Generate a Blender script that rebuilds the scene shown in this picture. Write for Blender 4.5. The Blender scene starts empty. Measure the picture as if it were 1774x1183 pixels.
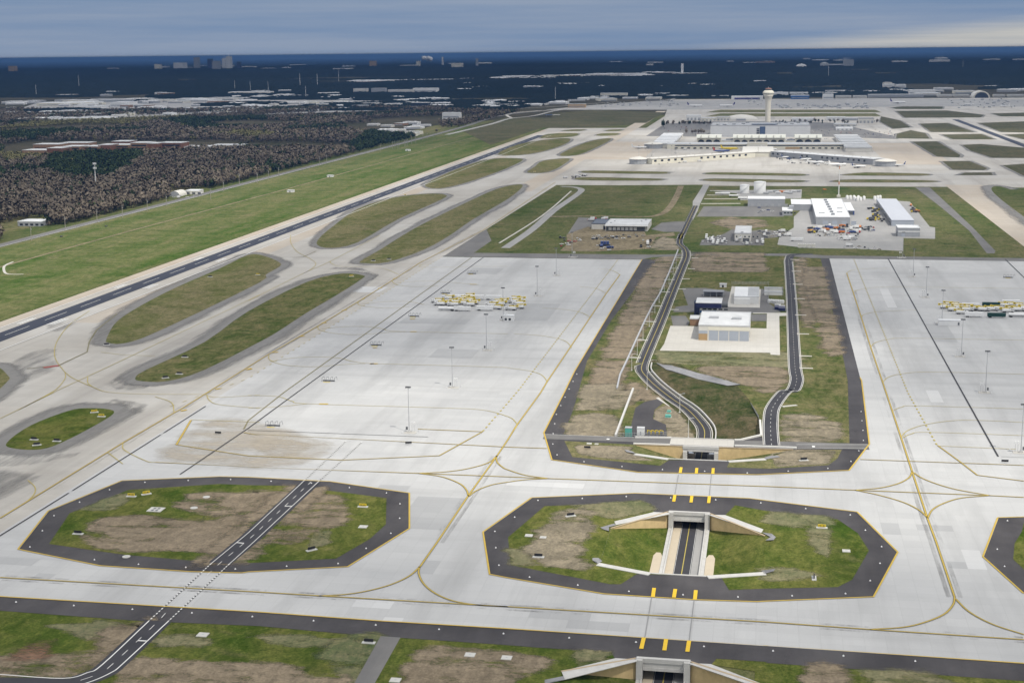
import bpy, bmesh, math, random
import numpy as np
from mathutils import Vector, Matrix, geometry
random.seed(7); RNG = np.random.default_rng(7)
SC = bpy.context.scene; COL = SC.collection
R_ = math.radians
# ---------------------------------------------------------------- camera (metres, x east, y north; the eye 206 m over the field)
H = 206.0; F = 2441.0; CX, CY = 887.0, 591.5
RM = np.array([[0.9841684765, -0.0248501493, 0.1754846998], [0.1768912809, 0.1993975376, -0.9638205729], [-0.0110401319, 0.9796035382, 0.2006365455]])
cd = bpy.data.cameras.new("camera"); cam = bpy.data.objects.new("camera", cd); COL.objects.link(cam)
cd.sensor_fit = 'HORIZONTAL'; cd.sensor_width = 36; cd.lens = F / 1774 * 36; cd.clip_start = 1; cd.clip_end = 1e6
m4 = Matrix([list(RM[0]) + [0], list(RM[1]) + [0], list(RM[2]) + [H], [0, 0, 0, 1]])
cam.matrix_world = m4; SC.camera = cam
# ---------------------------------------------------------------- light
SUN_EL, SUN_AZ = 57.0, 132.0
sd = bpy.data.lights.new("sun", 'SUN'); sd.energy = 3.3; sd.angle = R_(0.6); sd.color = (1.0, 0.955, 0.86)
so = bpy.data.objects.new("sun", sd); COL.objects.link(so)
sv = Vector((math.sin(R_(SUN_AZ)) * math.cos(R_(SUN_EL)), math.cos(R_(SUN_AZ)) * math.cos(R_(SUN_EL)), math.sin(R_(SUN_EL))))
so.rotation_euler = sv.to_track_quat('Z', 'Y').to_euler(); so.location = (0, 0, 900)
SC.view_settings.view_transform = 'Standard'; SC.view_settings.look = 'None'; SC.view_settings.gamma = 1
SC.view_settings.exposure = 0.12
SC.cycles.max_bounces = 4; SC.cycles.diffuse_bounces = 2; SC.cycles.glossy_bounces = 2; SC.cycles.volume_bounces = 0
SC.cycles.transparent_max_bounces = 24; SC.cycles.use_denoising = True; SC.cycles.caustics_reflective = False

class NT:                                                   # small node-tree writer
    def __init__(s, nt): s.t = nt; s.t.nodes.clear()
    def n(s, typ, **kw):
        nd = s.t.nodes.new('ShaderNode' + typ)
        for k, v in kw.items():
            if k.startswith('i_'):
                key = k[2:]; key = int(key) if key.isdigit() else key.replace('_', ' ')
                if isinstance(v, bpy.types.NodeSocket): s.t.links.new(v, nd.inputs[key])
                else: nd.inputs[key].default_value = v
            else: setattr(nd, k, v)
        return nd
    def math(s, op, a, b=None, clamp=False):
        nd = s.t.nodes.new('ShaderNodeMath'); nd.operation = op; nd.use_clamp = clamp
        for i, v in enumerate((a, b)):
            if v is None: continue
            if isinstance(v, bpy.types.NodeSocket): s.t.links.new(v, nd.inputs[i])
            else: nd.inputs[i].default_value = v
        return nd.outputs[0]
    def mix(s, f, a, b, blend='MIX'):
        nd = s.t.nodes.new('ShaderNodeMix'); nd.data_type = 'RGBA'; nd.blend_type = blend
        for sock, v in ((nd.inputs[0], f), (nd.inputs[6], a), (nd.inputs[7], b)):
            if isinstance(v, bpy.types.NodeSocket): s.t.links.new(v, sock)
            else: sock.default_value = v if not isinstance(v, tuple) or len(v) == 4 else (*v, 1)
        return nd.outputs[2]
    def ramp(s, f, *stops):
        nd = s.t.nodes.new('ShaderNodeMapRange'); s.t.links.new(f, nd.inputs[0])
        for i, v in enumerate(stops): nd.inputs[i + 1].default_value = v
        return nd.outputs[0]
    def noise(s, vec, scale, detail=4, rough=0.55, st=None):
        if st: vec = s.n('Mapping', i_Vector=vec, i_Scale=st).outputs[0]
        return s.n('TexNoise', i_Vector=vec, i_Scale=scale, i_Detail=detail, i_Roughness=rough).outputs[0]

w = bpy.data.worlds.new("World"); SC.world = w; w.use_nodes = True
n = NT(w.node_tree)
sky = n.n('TexSky', sky_type='NISHITA', sun_disc=False, sun_elevation=R_(SUN_EL), sun_rotation=R_(SUN_AZ), altitude=200, air_density=1.0, dust_density=1.5, ozone_density=1.5)
tc = n.n('TexCoord').outputs['Generated']
sep = n.n('SeparateXYZ', i_Vector=tc)
el = sep.outputs[2]
# stratus sheets: long level streaks low in the sky, a paler gap under them towards the north-east
n1 = n.noise(tc, 3.0, 5, .6, (1.0, 1.0, 26.0)); n2 = n.noise(tc, 9.0, 4, .55, (1.0, 1.0, 40.0))
edge = n.math('ADD', n.math('MULTIPLY', n.math('ADD', sep.outputs[0], 0.06), 0.075, True), n.math('MULTIPLY', n.math('SUBTRACT', n2, .5), .003))
gap = n.ramp(n.math('SUBTRACT', el, edge), -0.006, 0.004, 1.0, 0.0)
cl_hi = n.mix(n.ramp(n1, .35, .65, 0., 1.), (.168, .250, .395, 1), (.250, .312, .425, 1))
cl_lo = n.mix(n.ramp(n2, .35, .65, 0., 1.), (.43, .44, .44, 1), (.52, .51, .485, 1))
cl = n.mix(n.math('MULTIPLY', gap, n.ramp(sep.outputs[0], -0.22, 0.12, .15, 1.0)), cl_hi, cl_lo)
cover = n.ramp(el, 0.05, 0.5, 0.97, 0.72)
cl = n.mix(n.ramp(el, .05, .4, 0., 1.), cl, (.355, .395, .46, 1))
b1 = n.n('Background', i_Color=sky.outputs[0], i_Strength=0.09); b2 = n.n('Background', i_Color=cl, i_Strength=1.0)
mx = n.n('MixShader', i_0=cover, i_1=b1.outputs[0], i_2=b2.outputs[0])
n.t.links.new(mx.outputs[0], n.n('OutputWorld').inputs[0])

# ---------------------------------------------------------------- photo pixel -> point on the ground (or at height z)
def g(px, py, z=0.0):
    d = RM @ np.array([px - CX, CY - py, -F]); t = (z - H) / d[2]
    return (float(d[0] * t), float(d[1] * t))
def crop(ox, oy, s=3.9422): return lambda pts, z=0.0: [g(ox + x / s, oy + y / s, z) for x, y in pts]
full = crop(0, 0, 1.0)
cA, cB, cC, cD = crop(0, 680), crop(430, 660), crop(880, 660), crop(1324, 660)
cE, cF, cG, cH = crop(0, 903), crop(430, 903), crop(880, 903), crop(1324, 903)
cI, cJ, cK, cL = crop(430, 400), crop(880, 400), crop(1324, 400), crop(0, 430)
cM, cN, cO, cP = crop(400, 150), crop(850, 150), crop(1324, 150), crop(0, 200)
cT, cU, cV = crop(1030, 860, 5.544), crop(930, 1090, 4.435), crop(1050, 680, 5.0686)
cW = crop(1140, 480, 7.713)

def smooth(p, k=6, closed=False):
    p = [np.array(q[:2]) for q in p]; nn = len(p); out = []
    rng = range(nn if closed else nn - 1)
    for i in rng:
        a = p[(i - 1) % nn] if closed or i > 0 else 2 * p[0] - p[1]
        b, c = p[i], p[(i + 1) % nn]
        d = p[(i + 2) % nn] if closed or i + 2 < nn else 2 * p[-1] - p[-2]
        for j in range(k):
            t = j / k
            out.append(tuple(.5 * (2 * b + (c - a) * t + (2 * a - 5 * b + 4 * c - d) * t * t + (3 * b - a - 3 * c + d) * t ** 3)))
    if not closed: out.append(tuple(p[-1]))
    return out
def inside(x, y, poly):
    r = False; j = len(poly) - 1
    for i in range(len(poly)):
        xi, yi = poly[i]; xj, yj = poly[j]
        if (yi > y) != (yj > y) and x < (xj - xi) * (y - yi) / (yj - yi) + xi: r = not r
        j = i
    return r
def offset(poly, d):                                         # closed polygon moved outwards by d
    p = [np.array(q) for q in poly]; nn = len(p)
    area = sum(p[i][0] * p[(i + 1) % nn][1] - p[(i + 1) % nn][0] * p[i][1] for i in range(nn))
    sgn = 1 if area > 0 else -1; out = []
    for i in range(nn):
        e1 = p[i] - p[i - 1]; e2 = p[(i + 1) % nn] - p[i]
        n1 = np.array([e1[1], -e1[0]]) / (np.hypot(*e1) + 1e-9) * sgn; n2 = np.array([e2[1], -e2[0]]) / (np.hypot(*e2) + 1e-9) * sgn
        m = n1 + n2; m = m / (np.hypot(*m) + 1e-9); c = max(.5, float(m @ n1))
        out.append(tuple(p[i] + m * d / c))
    return out
def dist_line(p, pts):                                       # distance to a polyline, and where on it (index + fraction), and side
    best = (1e9, 0, 0)
    for i in range(len(pts) - 1):
        a = np.array(pts[i][:2]); b = np.array(pts[i + 1][:2]); e = b - a
        t = float(np.clip((np.array(p) - a) @ e / (e @ e + 1e-9), 0, 1)); q = a + e * t
        dd = float(np.hypot(*(np.array(p) - q)))
        if dd < best[0]: best = (dd, i + t, float(e[0] * (p[1] - a[1]) - e[1] * (p[0] - a[0])))
    return best

# ---------------------------------------------------------------- materials
MATS = {}
def new_mat(name):
    m = bpy.data.materials.new(name); m.use_nodes = True; MATS[name] = m; nn = NT(m.node_tree)
    nn.pos = nn.n('TexCoord').outputs['Object']
    return m, nn
def finish(nn, col, rough=.9, spec=.2, metal=0., bump=None):
    b = nn.n('BsdfPrincipled'); b.inputs['Roughness'].default_value = rough; b.inputs['Specular IOR Level'].default_value = spec; b.inputs['Metallic'].default_value = metal
    if isinstance(col, bpy.types.NodeSocket): nn.t.links.new(col, b.inputs['Base Color'])
    else: b.inputs['Base Color'].default_value = (*col[:3], 1)
    if bump is not None: nn.t.links.new(nn.n('Bump', i_Height=bump[0], i_Strength=bump[1], i_Distance=bump[2]).outputs[0], b.inputs['Normal'])
    nn.t.links.new(b.outputs[0], nn.n('OutputMaterial').inputs[0])
def paint(name, col, rough=.6, var=.12, scale=.8, spec=.3, metal=0.):
    m, nn = new_mat(name)
    k = nn.math('ADD', nn.math('MULTIPLY', nn.noise(nn.pos, scale, 4, .6), .5), nn.math('MULTIPLY', nn.noise(nn.pos, scale * .35, 5, .7, (1, .3, .12)), .5)); k = nn.ramp(k, .3, .7, 0, 1)
    c = nn.mix(k, tuple(v * (1 - var) for v in col), tuple(min(1, v * (1 + var)) for v in col))
    finish(nn, c, rough, spec, metal); return m
GARGS = {}
def grass_mat(name, green, straw, bias=.5, st=(1, .25, 1), big=.012, fade=False):
    GARGS[name] = (green, straw, bias, st, big)
    m, nn = new_mat(name + ('_patch' if fade else '')); p = nn.pos
    wv = nn.n('VectorMath', operation='ADD', i_0=p, i_1=nn.n('VectorMath', operation='SCALE', i_0=nn.n('TexNoise', i_Vector=p, i_Scale=.03, i_Detail=3.).outputs['Color'], i_Scale=14.).outputs[0]).outputs[0]
    a = nn.noise(wv, big, 7, .66, st); b = nn.noise(wv, .10, 6, .7, (st[1] * 1.6, st[0] * .45, 1)); b2 = nn.noise(wv, .12, 5, .7, (st[0] * .3, st[1] * 1.4, 1)); f = nn.math('ADD', nn.math('MULTIPLY', nn.noise(p, .9, 4, .8), .5), nn.math('MULTIPLY', nn.noise(wv, .28, 5, .75, (1, .5, 1)), .5))
    k = nn.math('ADD', nn.math('MULTIPLY', a, .45), nn.math('ADD', nn.math('MULTIPLY', nn.math('ADD', b, b2), .2), nn.math('MULTIPLY', f, .15)))
    k = nn.ramp(k, bias - .085, bias + .075, 0, 1)
    c = nn.mix(k, green, straw)
    c = nn.mix(nn.math('MULTIPLY', nn.ramp(b2, .56, .72, 0, 1), .45), c, (.185, .150, .098, 1))
    c = nn.mix(nn.ramp(b, .30, .48, .5, 0), c, tuple(v * .5 for v in green))
    c = nn.mix(nn.ramp(f, .36, .58, .75, .0), c, tuple(v * .40 for v in green)); c = nn.mix(nn.ramp(f, .54, .68, 0., .4), c, tuple(min(1, v * 1.25) for v in straw))
    if fade:                                                 # bare patch that breaks up into the turf round it
        at = nn.n('Attribute', attribute_name='fade').outputs['Fac']
        al = nn.ramp(nn.math('ADD', at, nn.math('MULTIPLY', nn.math('SUBTRACT', nn.noise(wv, .055, 7, .74, (.55, 1.3, 1)), .5), 3.6)), .2, .75, 0, 1)
        b = nn.n('BsdfPrincipled', i_Roughness=.95); nn.t.links.new(c, b.inputs['Base Color'])
        mx = nn.n('MixShader', i_0=al, i_1=nn.n('BsdfTransparent').outputs[0], i_2=b.outputs[0]); nn.t.links.new(mx.outputs[0], nn.n('OutputMaterial').inputs[0]); return m
    finish(nn, c, 1.0, .0, bump=(f, .35, .5)); return m
def concrete_mat(name, c1, c2, stain, st_amt, slab=7.6, stretch=(1, .12, 1), tint=.5):
    m, nn = new_mat(name); p = nn.pos
    br = nn.n('TexBrick', offset=0., i_Vector=p, i_Color1=(.975, .975, .975, 1), i_Color2=(1.02, 1.02, 1.02, 1), i_Mortar=(.85, .85, .845, 1), i_Scale=1.0, i_Mortar_Size=.07, i_Mortar_Smooth=.1, i_Brick_Width=slab, i_Row_Height=slab)
    br2 = nn.n('TexBrick', offset=.37, i_Vector=p, i_Color1=(.93, .935, .94, 1), i_Color2=(1.035, 1.035, 1.03, 1), i_Mortar=(.99, .99, .99, 1), i_Scale=1.0, i_Mortar_Size=.0, i_Brick_Width=slab * 7, i_Row_Height=slab)
    a = nn.noise(p, .008, 5, .6); b = nn.noise(p, .035, 5, .62, stretch); f = nn.noise(p, 1.3, 3, .7); d = nn.noise(p, .05, 4, .6, (.08, 1, 1))
    c = nn.mix(nn.ramp(a, .35, .65, 0, 1), c1, c2)
    c = nn.mix(1.0, c, br.outputs[0], 'MULTIPLY'); c = nn.mix(tint, c, nn.mix(1.0, c, br2.outputs[0], 'MULTIPLY'))
    c = nn.mix(nn.math('MULTIPLY', nn.ramp(b, .48, .75, 0, 1), st_amt), c, stain)
    c = nn.mix(nn.math('MULTIPLY', nn.ramp(d, .55, .78, 0, 1), st_amt * .6), c, stain)
    c = nn.mix(nn.ramp(f, .3, .7, .12, 0), c, stain)
    finish(nn, c, .85, .25); return m
def asphalt_mat(name, c1, c2, stretch=(1, .1, 1)):
    m, nn = new_mat(name); p = nn.pos
    a = nn.noise(p, .05, 5, .62, stretch); b = nn.noise(p, .03, 5, .65); f = nn.noise(p, 2.0, 3, .7)
    k = nn.math('ADD', nn.math('MULTIPLY', a, .5), nn.math('MULTIPLY', b, .5))
    c = nn.mix(nn.ramp(k, .38, .64, 0, 1), c1, c2)
    c = nn.mix(nn.ramp(f, .3, .7, .2, 0), c, tuple(v * .6 for v in c1))
    finish(nn, c, .9, .2); return m
def fade_mat(name, c1, c2, stretch=(1, .15, 1)):             # asphalt shoulder that thins out over the slab beside it
    m, nn = new_mat(name); p = nn.pos
    at = nn.n('Attribute', attribute_name='fade').outputs['Fac']
    a = nn.noise(p, .05, 7, .72, stretch)
    k = nn.ramp(nn.math('ADD', at, nn.math('MULTIPLY', nn.math('SUBTRACT', a, .5), 1.9)), .2, .95, 0, 1)
    b = nn.n('BsdfPrincipled', i_Roughness=.9); nn.t.links.new(nn.mix(nn.noise(p, .2, 4), c1, c2), b.inputs['Base Color'])
    tr = nn.n('BsdfTransparent'); mx = nn.n('MixShader', i_0=k, i_1=tr.outputs[0], i_2=b.outputs[0])
    nn.t.links.new(mx.outputs[0], nn.n('OutputMaterial').inputs[0]); return m
GRASS = grass_mat('airfield_grass', (.072, .108, .030), (.190, .172, .086), .50)
GRASS_FAR = grass_mat('far_grass', (.070, .084, .038), (.150, .132, .084), .48, (.6, 1, 1), .015)
GRASS_LUSH = grass_mat('lush_grass', (.056, .098, .014), (.172, .168, .050), .505, (1, .35, 1), .03)
GRASS_DRY = grass_mat('dry_grass', (.090, .122, .028), (.225, .198, .105), .46, (1, .3, 1), .02)
GRASS_CUT = grass_mat('cutting_grass', (.060, .098, .020), (.20, .176, .085), .49, (1, 1, 1), .05)
SOIL = grass_mat('bare_soil', (.160, .122, .072), (.270, .212, .140), .46, (.25, 1, 1), .05)
SOIL_PALE = grass_mat('pale_soil', (.165, .140, .088), (.300, .250, .170), .46, (1, .5, 1), .06)
RED_SOIL = grass_mat('red_soil', (.16, .09, .05), (.22, .12, .07), .5, (1, 1, 1), .1)
CONC = concrete_mat('new_concrete', (.425, .426, .426), (.510, .509, .503), (.30, .298, .295), .75)
CONC_OLD = concrete_mat('old_concrete', (.405, .378, .336), (.490, .472, .440), (.265, .245, .220), .75, 7.6, (1, .05, 1))
CONC_TAN = concrete_mat('tan_concrete', (.430, .365, .290), (.480, .430, .365), (.30, .26, .22), .35, 7.6, (1, .05, 1))
CONC_PLAIN = concrete_mat('plain_concrete', (.48, .46, .42), (.55, .53, .49), (.34, .32, .29), .35, 4.5, (1, .3, 1))
CONC_GREY = concrete_mat('yard_concrete', (.30, .295, .285), (.36, .35, .34), (.2, .2, .2), .5, 6, (1, .3, 1))
ASPH = asphalt_mat('new_asphalt', (.046, .043, .046), (.098, .092, .094))
ASPH_ROAD = asphalt_mat('road_asphalt', (.040, .040, .046), (.062, .060, .066), (.2, 1, 1))
ASPH_GREY = asphalt_mat('worn_asphalt', (.135, .132, .130), (.205, .198, .190))
ASPH_KEEL = asphalt_mat('runway_asphalt', (.036, .042, .062), (.058, .064, .086), (1, .03, 1))
FADE = fade_mat('shoulder_asphalt', (.155, .150, .143), (.225, .216, .203))
WHITE_P = paint('white_paint', (.74, .74, .72), .7, .08); YEL_P = paint('yellow_paint', (.52, .36, .05), .7, .15); YEL_O = paint('faded_yellow_paint', (.42, .34, .08), .7, .2)
BLK_P = paint('black_paint', (.03, .03, .032), .7, .1); OLIVE_P = paint('olive_stripe', (.20, .18, .09), .8, .1); GREY_LINE = paint('joint_grey', (.25, .25, .25), .8, .1); RED_P = paint('red_paint', (.35, .06, .05), .7, .1)
GROUND = grass_mat('woodland_floor', (.050, .052, .030), (.115, .098, .068), .5, (1, 1, 1), .004)

# ---------------------------------------------------------------- mesh helpers
def link_mesh(name, v, f, mat, parent=None, kind=None, smooth_=False):
    me = bpy.data.meshes.new(name); me.from_pydata(v, [], f); me.update()
    for m in (mat if isinstance(mat, (list, tuple)) else [mat]): me.materials.append(m)
    o = bpy.data.objects.new(name, me); COL.objects.link(o)
    if parent is not None: o.parent = parent
    if kind: o['kind'] = kind
    if smooth_:
        me.polygons.foreach_set('use_smooth', [True] * len(me.polygons))
    return o
HOLES = []
def cdt(outer, holes=(), pts=()):
    vs = []; es = []
    for lp in [outer, *holes]:
        b = len(vs); vs += [Vector((p[0], p[1])) for p in lp]; es += [(b + i, b + (i + 1) % len(lp)) for i in range(len(lp))]
    vs += [Vector((p[0], p[1])) for p in pts]
    V, E_, Fc, *_ = geometry.delaunay_2d_cdt(vs, es, [], 0, 1e-4)
    keep = []
    for f in Fc:
        x = sum(V[i].x for i in f) / len(f); y = sum(V[i].y for i in f) / len(f)
        if inside(x, y, outer) and not any(inside(x, y, h) for h in holes): keep.append(tuple(f))
    return V, keep
def bbox(p): a = np.array([q[:2] for q in p]); return a.min(0), a.max(0)
ZC = {}
def sheet(name, outer, z, mat, holes=None, kind='structure'):
    lo, hi = bbox(outer); hs = []
    for h in (HOLES if holes is None else holes):
        a, b = bbox(h)
        if (a < hi).all() and (b > lo).all(): hs.append(h)
    V, fs = cdt(outer, hs); ZC[z] = ZC.get(z, 0) + 1; z += 0.0008 * ZC[z]   # every sheet its own height: none share a plane
    return link_mesh(name, [(v.x, v.y, z) for v in V], [f if _up(V, f) else f[::-1] for f in fs], mat, None, kind)
def patch(name, poly, z, mat, d=11):
    base = mat.name
    if base + '_patch' not in MATS: grass_mat(base, *GARGS[base], fade=True)
    ar = sum(poly[i][0] * poly[(i + 1) % len(poly)][1] - poly[(i + 1) % len(poly)][0] * poly[i][1] for i in range(len(poly)))
    ZC[z] = ZC.get(z, 0) + 1; zz = z + 0.0008 * ZC[z]
    poly = resample(list(poly) + [poly[0]], max(2., abs(ar) ** .5 / 14))[:-1]
    V, fs = cdt(poly, [h for h in HOLES if inside(*poly[0], h)]); n0 = len(V); fs = [f if _up(V, f) else f[::-1] for f in fs]
    v = [(a.x, a.y, zz) for a in V]; o1 = offset(poly, d); b = len(v); nn = len(poly)
    v += [(*q, zz) for q in poly] + [(*q, zz) for q in o1]
    fs += [((b + i, b + (i + 1) % nn, b + nn + (i + 1) % nn, b + nn + i) if ar < 0 else (b + i, b + nn + i, b + nn + (i + 1) % nn, b + (i + 1) % nn)) for i in range(nn)]
    o = link_mesh(name, v, fs, MATS[base + '_patch'], None, 'structure')
    o.data.attributes.new('fade', 'FLOAT', 'POINT').data.foreach_set('value', [.75] * (b + nn) + [-.6] * nn); return o
def _up(V, f):
    a, b, c = V[f[0]], V[f[1]], V[f[2]]; return (b.x - a.x) * (c.y - a.y) - (b.y - a.y) * (c.x - a.x) > 0
def ribbon_geo(pts, wd, z=None, closed=False, v=None, f=None):
    v = [] if v is None else v; f = [] if f is None else f
    p = [np.array(q[:2]) for q in pts]; nn = len(p); b = len(v)
    for i in range(nn):
        e1 = p[i] - p[i - 1] if i > 0 or closed else p[1] - p[0]
        e2 = p[(i + 1) % nn] - p[i] if i < nn - 1 or closed else p[-1] - p[-2]
        n1 = np.array([-e1[1], e1[0]]) / (np.hypot(*e1) + 1e-9); n2 = np.array([-e2[1], e2[0]]) / (np.hypot(*e2) + 1e-9)
        m = n1 + n2; m /= (np.hypot(*m) + 1e-9); c = max(.45, float(m @ n1)); zz = z if z is not None else pts[i][2]
        for s in (-.5, .5): q = p[i] + m * (s * wd / c); v.append((q[0], q[1], zz))
    for i in range(nn if closed else nn - 1):
        a, c = b + 2 * i, b + 2 * ((i + 1) % nn); f.append((a, c, c + 1, a + 1))
    return v, f
def resample(pts, step):
    out = []; acc = 0.0
    p = [np.array(q) for q in pts]
    seg = [np.hypot(*(p[i + 1] - p[i])[:2]) for i in range(len(p) - 1)]; tot = sum(seg); s = 0.0; i = 0; base = 0.0
    while s <= tot + 1e-6:
        while i < len(seg) - 1 and base + seg[i] < s: base += seg[i]; i += 1
        t = (s - base) / (seg[i] + 1e-9); out.append(tuple(p[i] + (p[i + 1] - p[i]) * min(t, 1))); s += step
    return out
LINES = {}
def line(kind, pts, wd, z, dash=None, closed=False):
    v, f, _ = LINES.setdefault(kind, ([], [], z))
    if closed: pts = list(pts) + [pts[0]]
    if dash:
        on, off = dash; fine = resample(pts, on + off); 
        d = resample(pts, min(on, off) / 2 if min(on, off) > 1 else .5); st = min(on, off) / 2 if min(on, off) > 1 else .5
        ka, kb = int(round(on / st)), int(round((on + off) / st))
        for i in range(0, len(d) - ka, kb): ribbon_geo(d[i:i + ka + 1], wd, z, False, v, f)
    else: ribbon_geo(pts, wd, z, False, v, f)
# ================================================================ SETTING
XC = -31.2                                                   # the sunken road runs due north along this line
CUTS = [dict(n=[(-64.6, 441.5), (-40.5, 456), (-22, 456), (2.2, 441.5)], s=[(-64, 300), (-41, 300), (-21, 300), (2, 300)]),
        dict(n=[(-64, 590), (-40.5, 616.7), (-22, 616.7), (2.6, 590)], s=[(-64, 546.5), (-42, 538.5), (-20, 538.5), (2.6, 546)]),
        dict(n=[(-66.5, 726.6), (-40.5, 726.8), (-22, 727.2), (17, 728)], s=[(-64, 709.5), (-46, 702.8), (-16.5, 702.8), (2, 709.7)])]
for c in CUTS: c['poly'] = c['n'] + c['s'][::-1]; HOLES.append(c['poly'])
# left-hand road: climbs out of the bridge, bends west then north
lr = [(XC, 300, -8), (XC, 742, -8), (XC, 762, -7.9), (*cV([(862, 330)], -7.4)[0], -7.4), (*cV([(800, 235)], -6.4)[0], -6.4), (*cV([(705, 140)], -5)[0], -5), (*cV([(580, 55)], -3.4)[0], -3.4),
      (*cJ([(1010, 1060)], -2)[0], -2), (*cJ([(940, 990)], -.9)[0], -.9), (*cJ([(912, 945)], -.3)[0], -.3), (*cJ([(925, 890)])[0], 0), (*cJ([(962, 800)])[0], 0), (*cJ([(1040, 620)])[0], 0), (*cJ([(1112, 440)])[0], 0), (*cJ([(1190, 250)])[0], 0),
      (*cJ([(1218, 175)])[0], 0), (*cJ([(1208, 125)])[0], 0), (*cJ([(1172, 85)])[0], 0), (*cJ([(1186, 20)])[0], 0), (*cN([(1300, 1030)])[0], 0), (*cN([(1400, 815)])[0], 0)]
def smooth3(p, k=6):
    xy = smooth(p, k); out = []
    for i, q in enumerate(xy):
        a = min(i // k, len(p) - 2); t = (i - a * k) / k; out.append((q[0], q[1], p[a][2] * (1 - t) + p[a + 1][2] * t))
    return out
LROAD = lr[:2] + smooth3(lr[1:], 8)[1:]
RAV = cV([(775, 408), (735, 330), (690, 235), (610, 160), (500, 75), (420, 10)]) + cJ([(930, 1040), (868, 960), (862, 925), (990, 880), (1150, 905), (1330, 985), (1560, 1050)]) + cC([(1640, 120), (1712, 235), (1720, 300), (1715, 368)]) + cV([(1355, 378), (1185, 418), (1125, 416), (1110, 408)])
HOLES.append(RAV)
zr_line = [p for p in LROAD if p[1] > 735 and p[1] < 1010]
def rav_h(x, y):
    d, s, side = dist_line((x, y), zr_line); i = min(int(s), len(zr_line) - 2); t = s - i
    zr = zr_line[i][2] * (1 - t) + zr_line[i + 1][2] * t
    wob = .5 * math.sin(x * .21 + y * .13) + .4 * math.sin(x * .09 - y * .17)
    sl = .23 if side < 0 else .75
    h = zr - .15 + max(0, d - 7.5) * sl
    if d > 9: h += wob * min(1, (d - 9) / 8)
    return min(0.1, h)

# the ground: one sheet out to the horizon (inner square with the cuts, then rings of quads)
def ground():
    S0 = 3000.0; V, fs = cdt([(-S0, -S0), (S0, -S0), (S0, S0), (-S0, S0)], HOLES)
    v = [(a.x, a.y, -.35) for a in V]; f = [q if _up(V, q) else q[::-1] for q in fs]
    prev = S0
    for s in (6000, 12000, 24000, 48000, 100000, 220000, 450000):
        b = len(v)
        ring = lambda r: [(-r, -r), (0, -r), (r, -r), (r, 0), (r, r), (0, r), (-r, r), (-r, 0)]
        v += [(x, y, -.35) for x, y in ring(prev)] + [(x, y, -.35) for x, y in ring(s)]
        f += [(b + i, b + 8 + i, b + 8 + (i + 1) % 8, b + (i + 1) % 8) for i in range(8)]; prev = s
    link_mesh("ground", v, f, GROUND, None, 'structure')
ground()
sheet("airfield_grass", [(-900, -200), (1500, -200), (1500, 4700), (-330, 4700), (-500, 4650), (-640, 4500), (-900, 4300)], 0.0, GRASS)
sheet("roadside_verge", [(-1100, 900), (-845, 900), (-845, 1900), (-868, 2400), (-868, 4300), (-960, 4300), (-960, 1900)], -.1, GRASS_DRY)
# old concrete of the runway, the long taxiways and the terminal ramp
sheet("old_concrete", [(-598, -200), (-328.5, -200), (-328.5, 2212), (268, 2216), (272, 1500), (272, -200), (322, -200), (318, 2210), (1500, 2230), (1500, 6200), (-420, 6200), (-330, 4600), (-330, 3900), (-600, 3900)], .04, CONC_OLD)
for nm, x0, x1, y0, y1 in (("runway_shoulder", -600, -587.5, -200, 3800), ("runway_shoulder", -540, -519, 1020, 3700), ("taxiway_slab", 268, 322, 500, 2250), ("taxiway_slab", -386, -352, 2100, 5000), ("terminal_ramp", -352, -240, 2750, 3300), ("terminal_ramp", 215, 330, 2650, 3250)):
    sheet(nm, [(x0, y0), (x1, y0), (x1, y1), (x0, y1)], .06, CONC_TAN)
NC = [(-329, 1409.8), (-122, 1410), *cC([(245, 360)]), (-40, 700), *cD([(718, 432)]), (63.4, 1437.3), (1000, 1437), (1000, 380)] + cH([(1774, 972), (0, 850)]) + cF([(1774, 735), (0, 622)]) + cE([(0, 515)]) + [(-420, 480), (-331, 540)]
sheet("apron_concrete", NC, .08, CONC)


# ---- asphalt shoulders, then the grass inside them
ISL1 = cA([(130, 1070), (335, 810), (835, 605), (1500, 577)]) + cB([(0, 660), (560, 690), (1095, 768), (1095, 1008)]) + cF([(675, 310), (0, 345)]) + cE([(1650, 352), (1300, 343), (690, 303)])
ISL2 = cC([(165, 800), (870, 770), (1650, 805)]) + cD([(0, 818), (630, 897)]) + cH([(905, 212), (740, 515), (0, 545)]) + cG([(1700, 548), (1280, 535), (660, 495), (0, 385)]) + cF([(1655, 362), (1610, 75)])
ISL3 = [g(1730, 897.5), g(1900, 893), g(2100, 960), g(2000, 1060), *cH([(1774, 490), (1500, 243)])]
CEN = [*cJ([(912, 196), (455, 960), (385, 1104)]), *cC([(245, 355), (300, 540), (890, 625), (1700, 642)]), *cD([(580, 612), (718, 432), (665, 0)]), *cK([(655, 1004), (445, 190)]), (0, 1436), (0, 1470), (-122, 1470)]
CEN[0] = (-122.4, 1410)
SOUTH = cE([(0, 515), (1774, 622)]) + cF([(900, 682), (1774, 735)]) + cG([(0, 738), (1774, 853)]) + cH([(0, 850), (1774, 972)]) + [(200, 452), (200, 430)] + cH([(1774, 1090), (0, 965)]) + cU([(1774, 250), (1380, 225), (1340, 270), (600, 222), (570, 175), (0, 140)]) + cF([(1774, 845), (740, 775)]) + cE([(1774, 715), (960, 680), (0, 610)]) + [(-420, 480), (-420, 498)]
for nm, p in (("island_shoulder", ISL1), ("island_shoulder", ISL2), ("island_shoulder", ISL3), ("block_shoulder", CEN), ("south_shoulder", SOUTH)): sheet(nm, p, .12, ASPH)
for c in (CUTS[1], CUTS[2]): pass
sheet("tunnel_apron", cT([(490, 50), (1350, 85), (1255, 182), (1100, 170), (715, 155), (570, 152)]), .125, ASPH)
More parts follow.
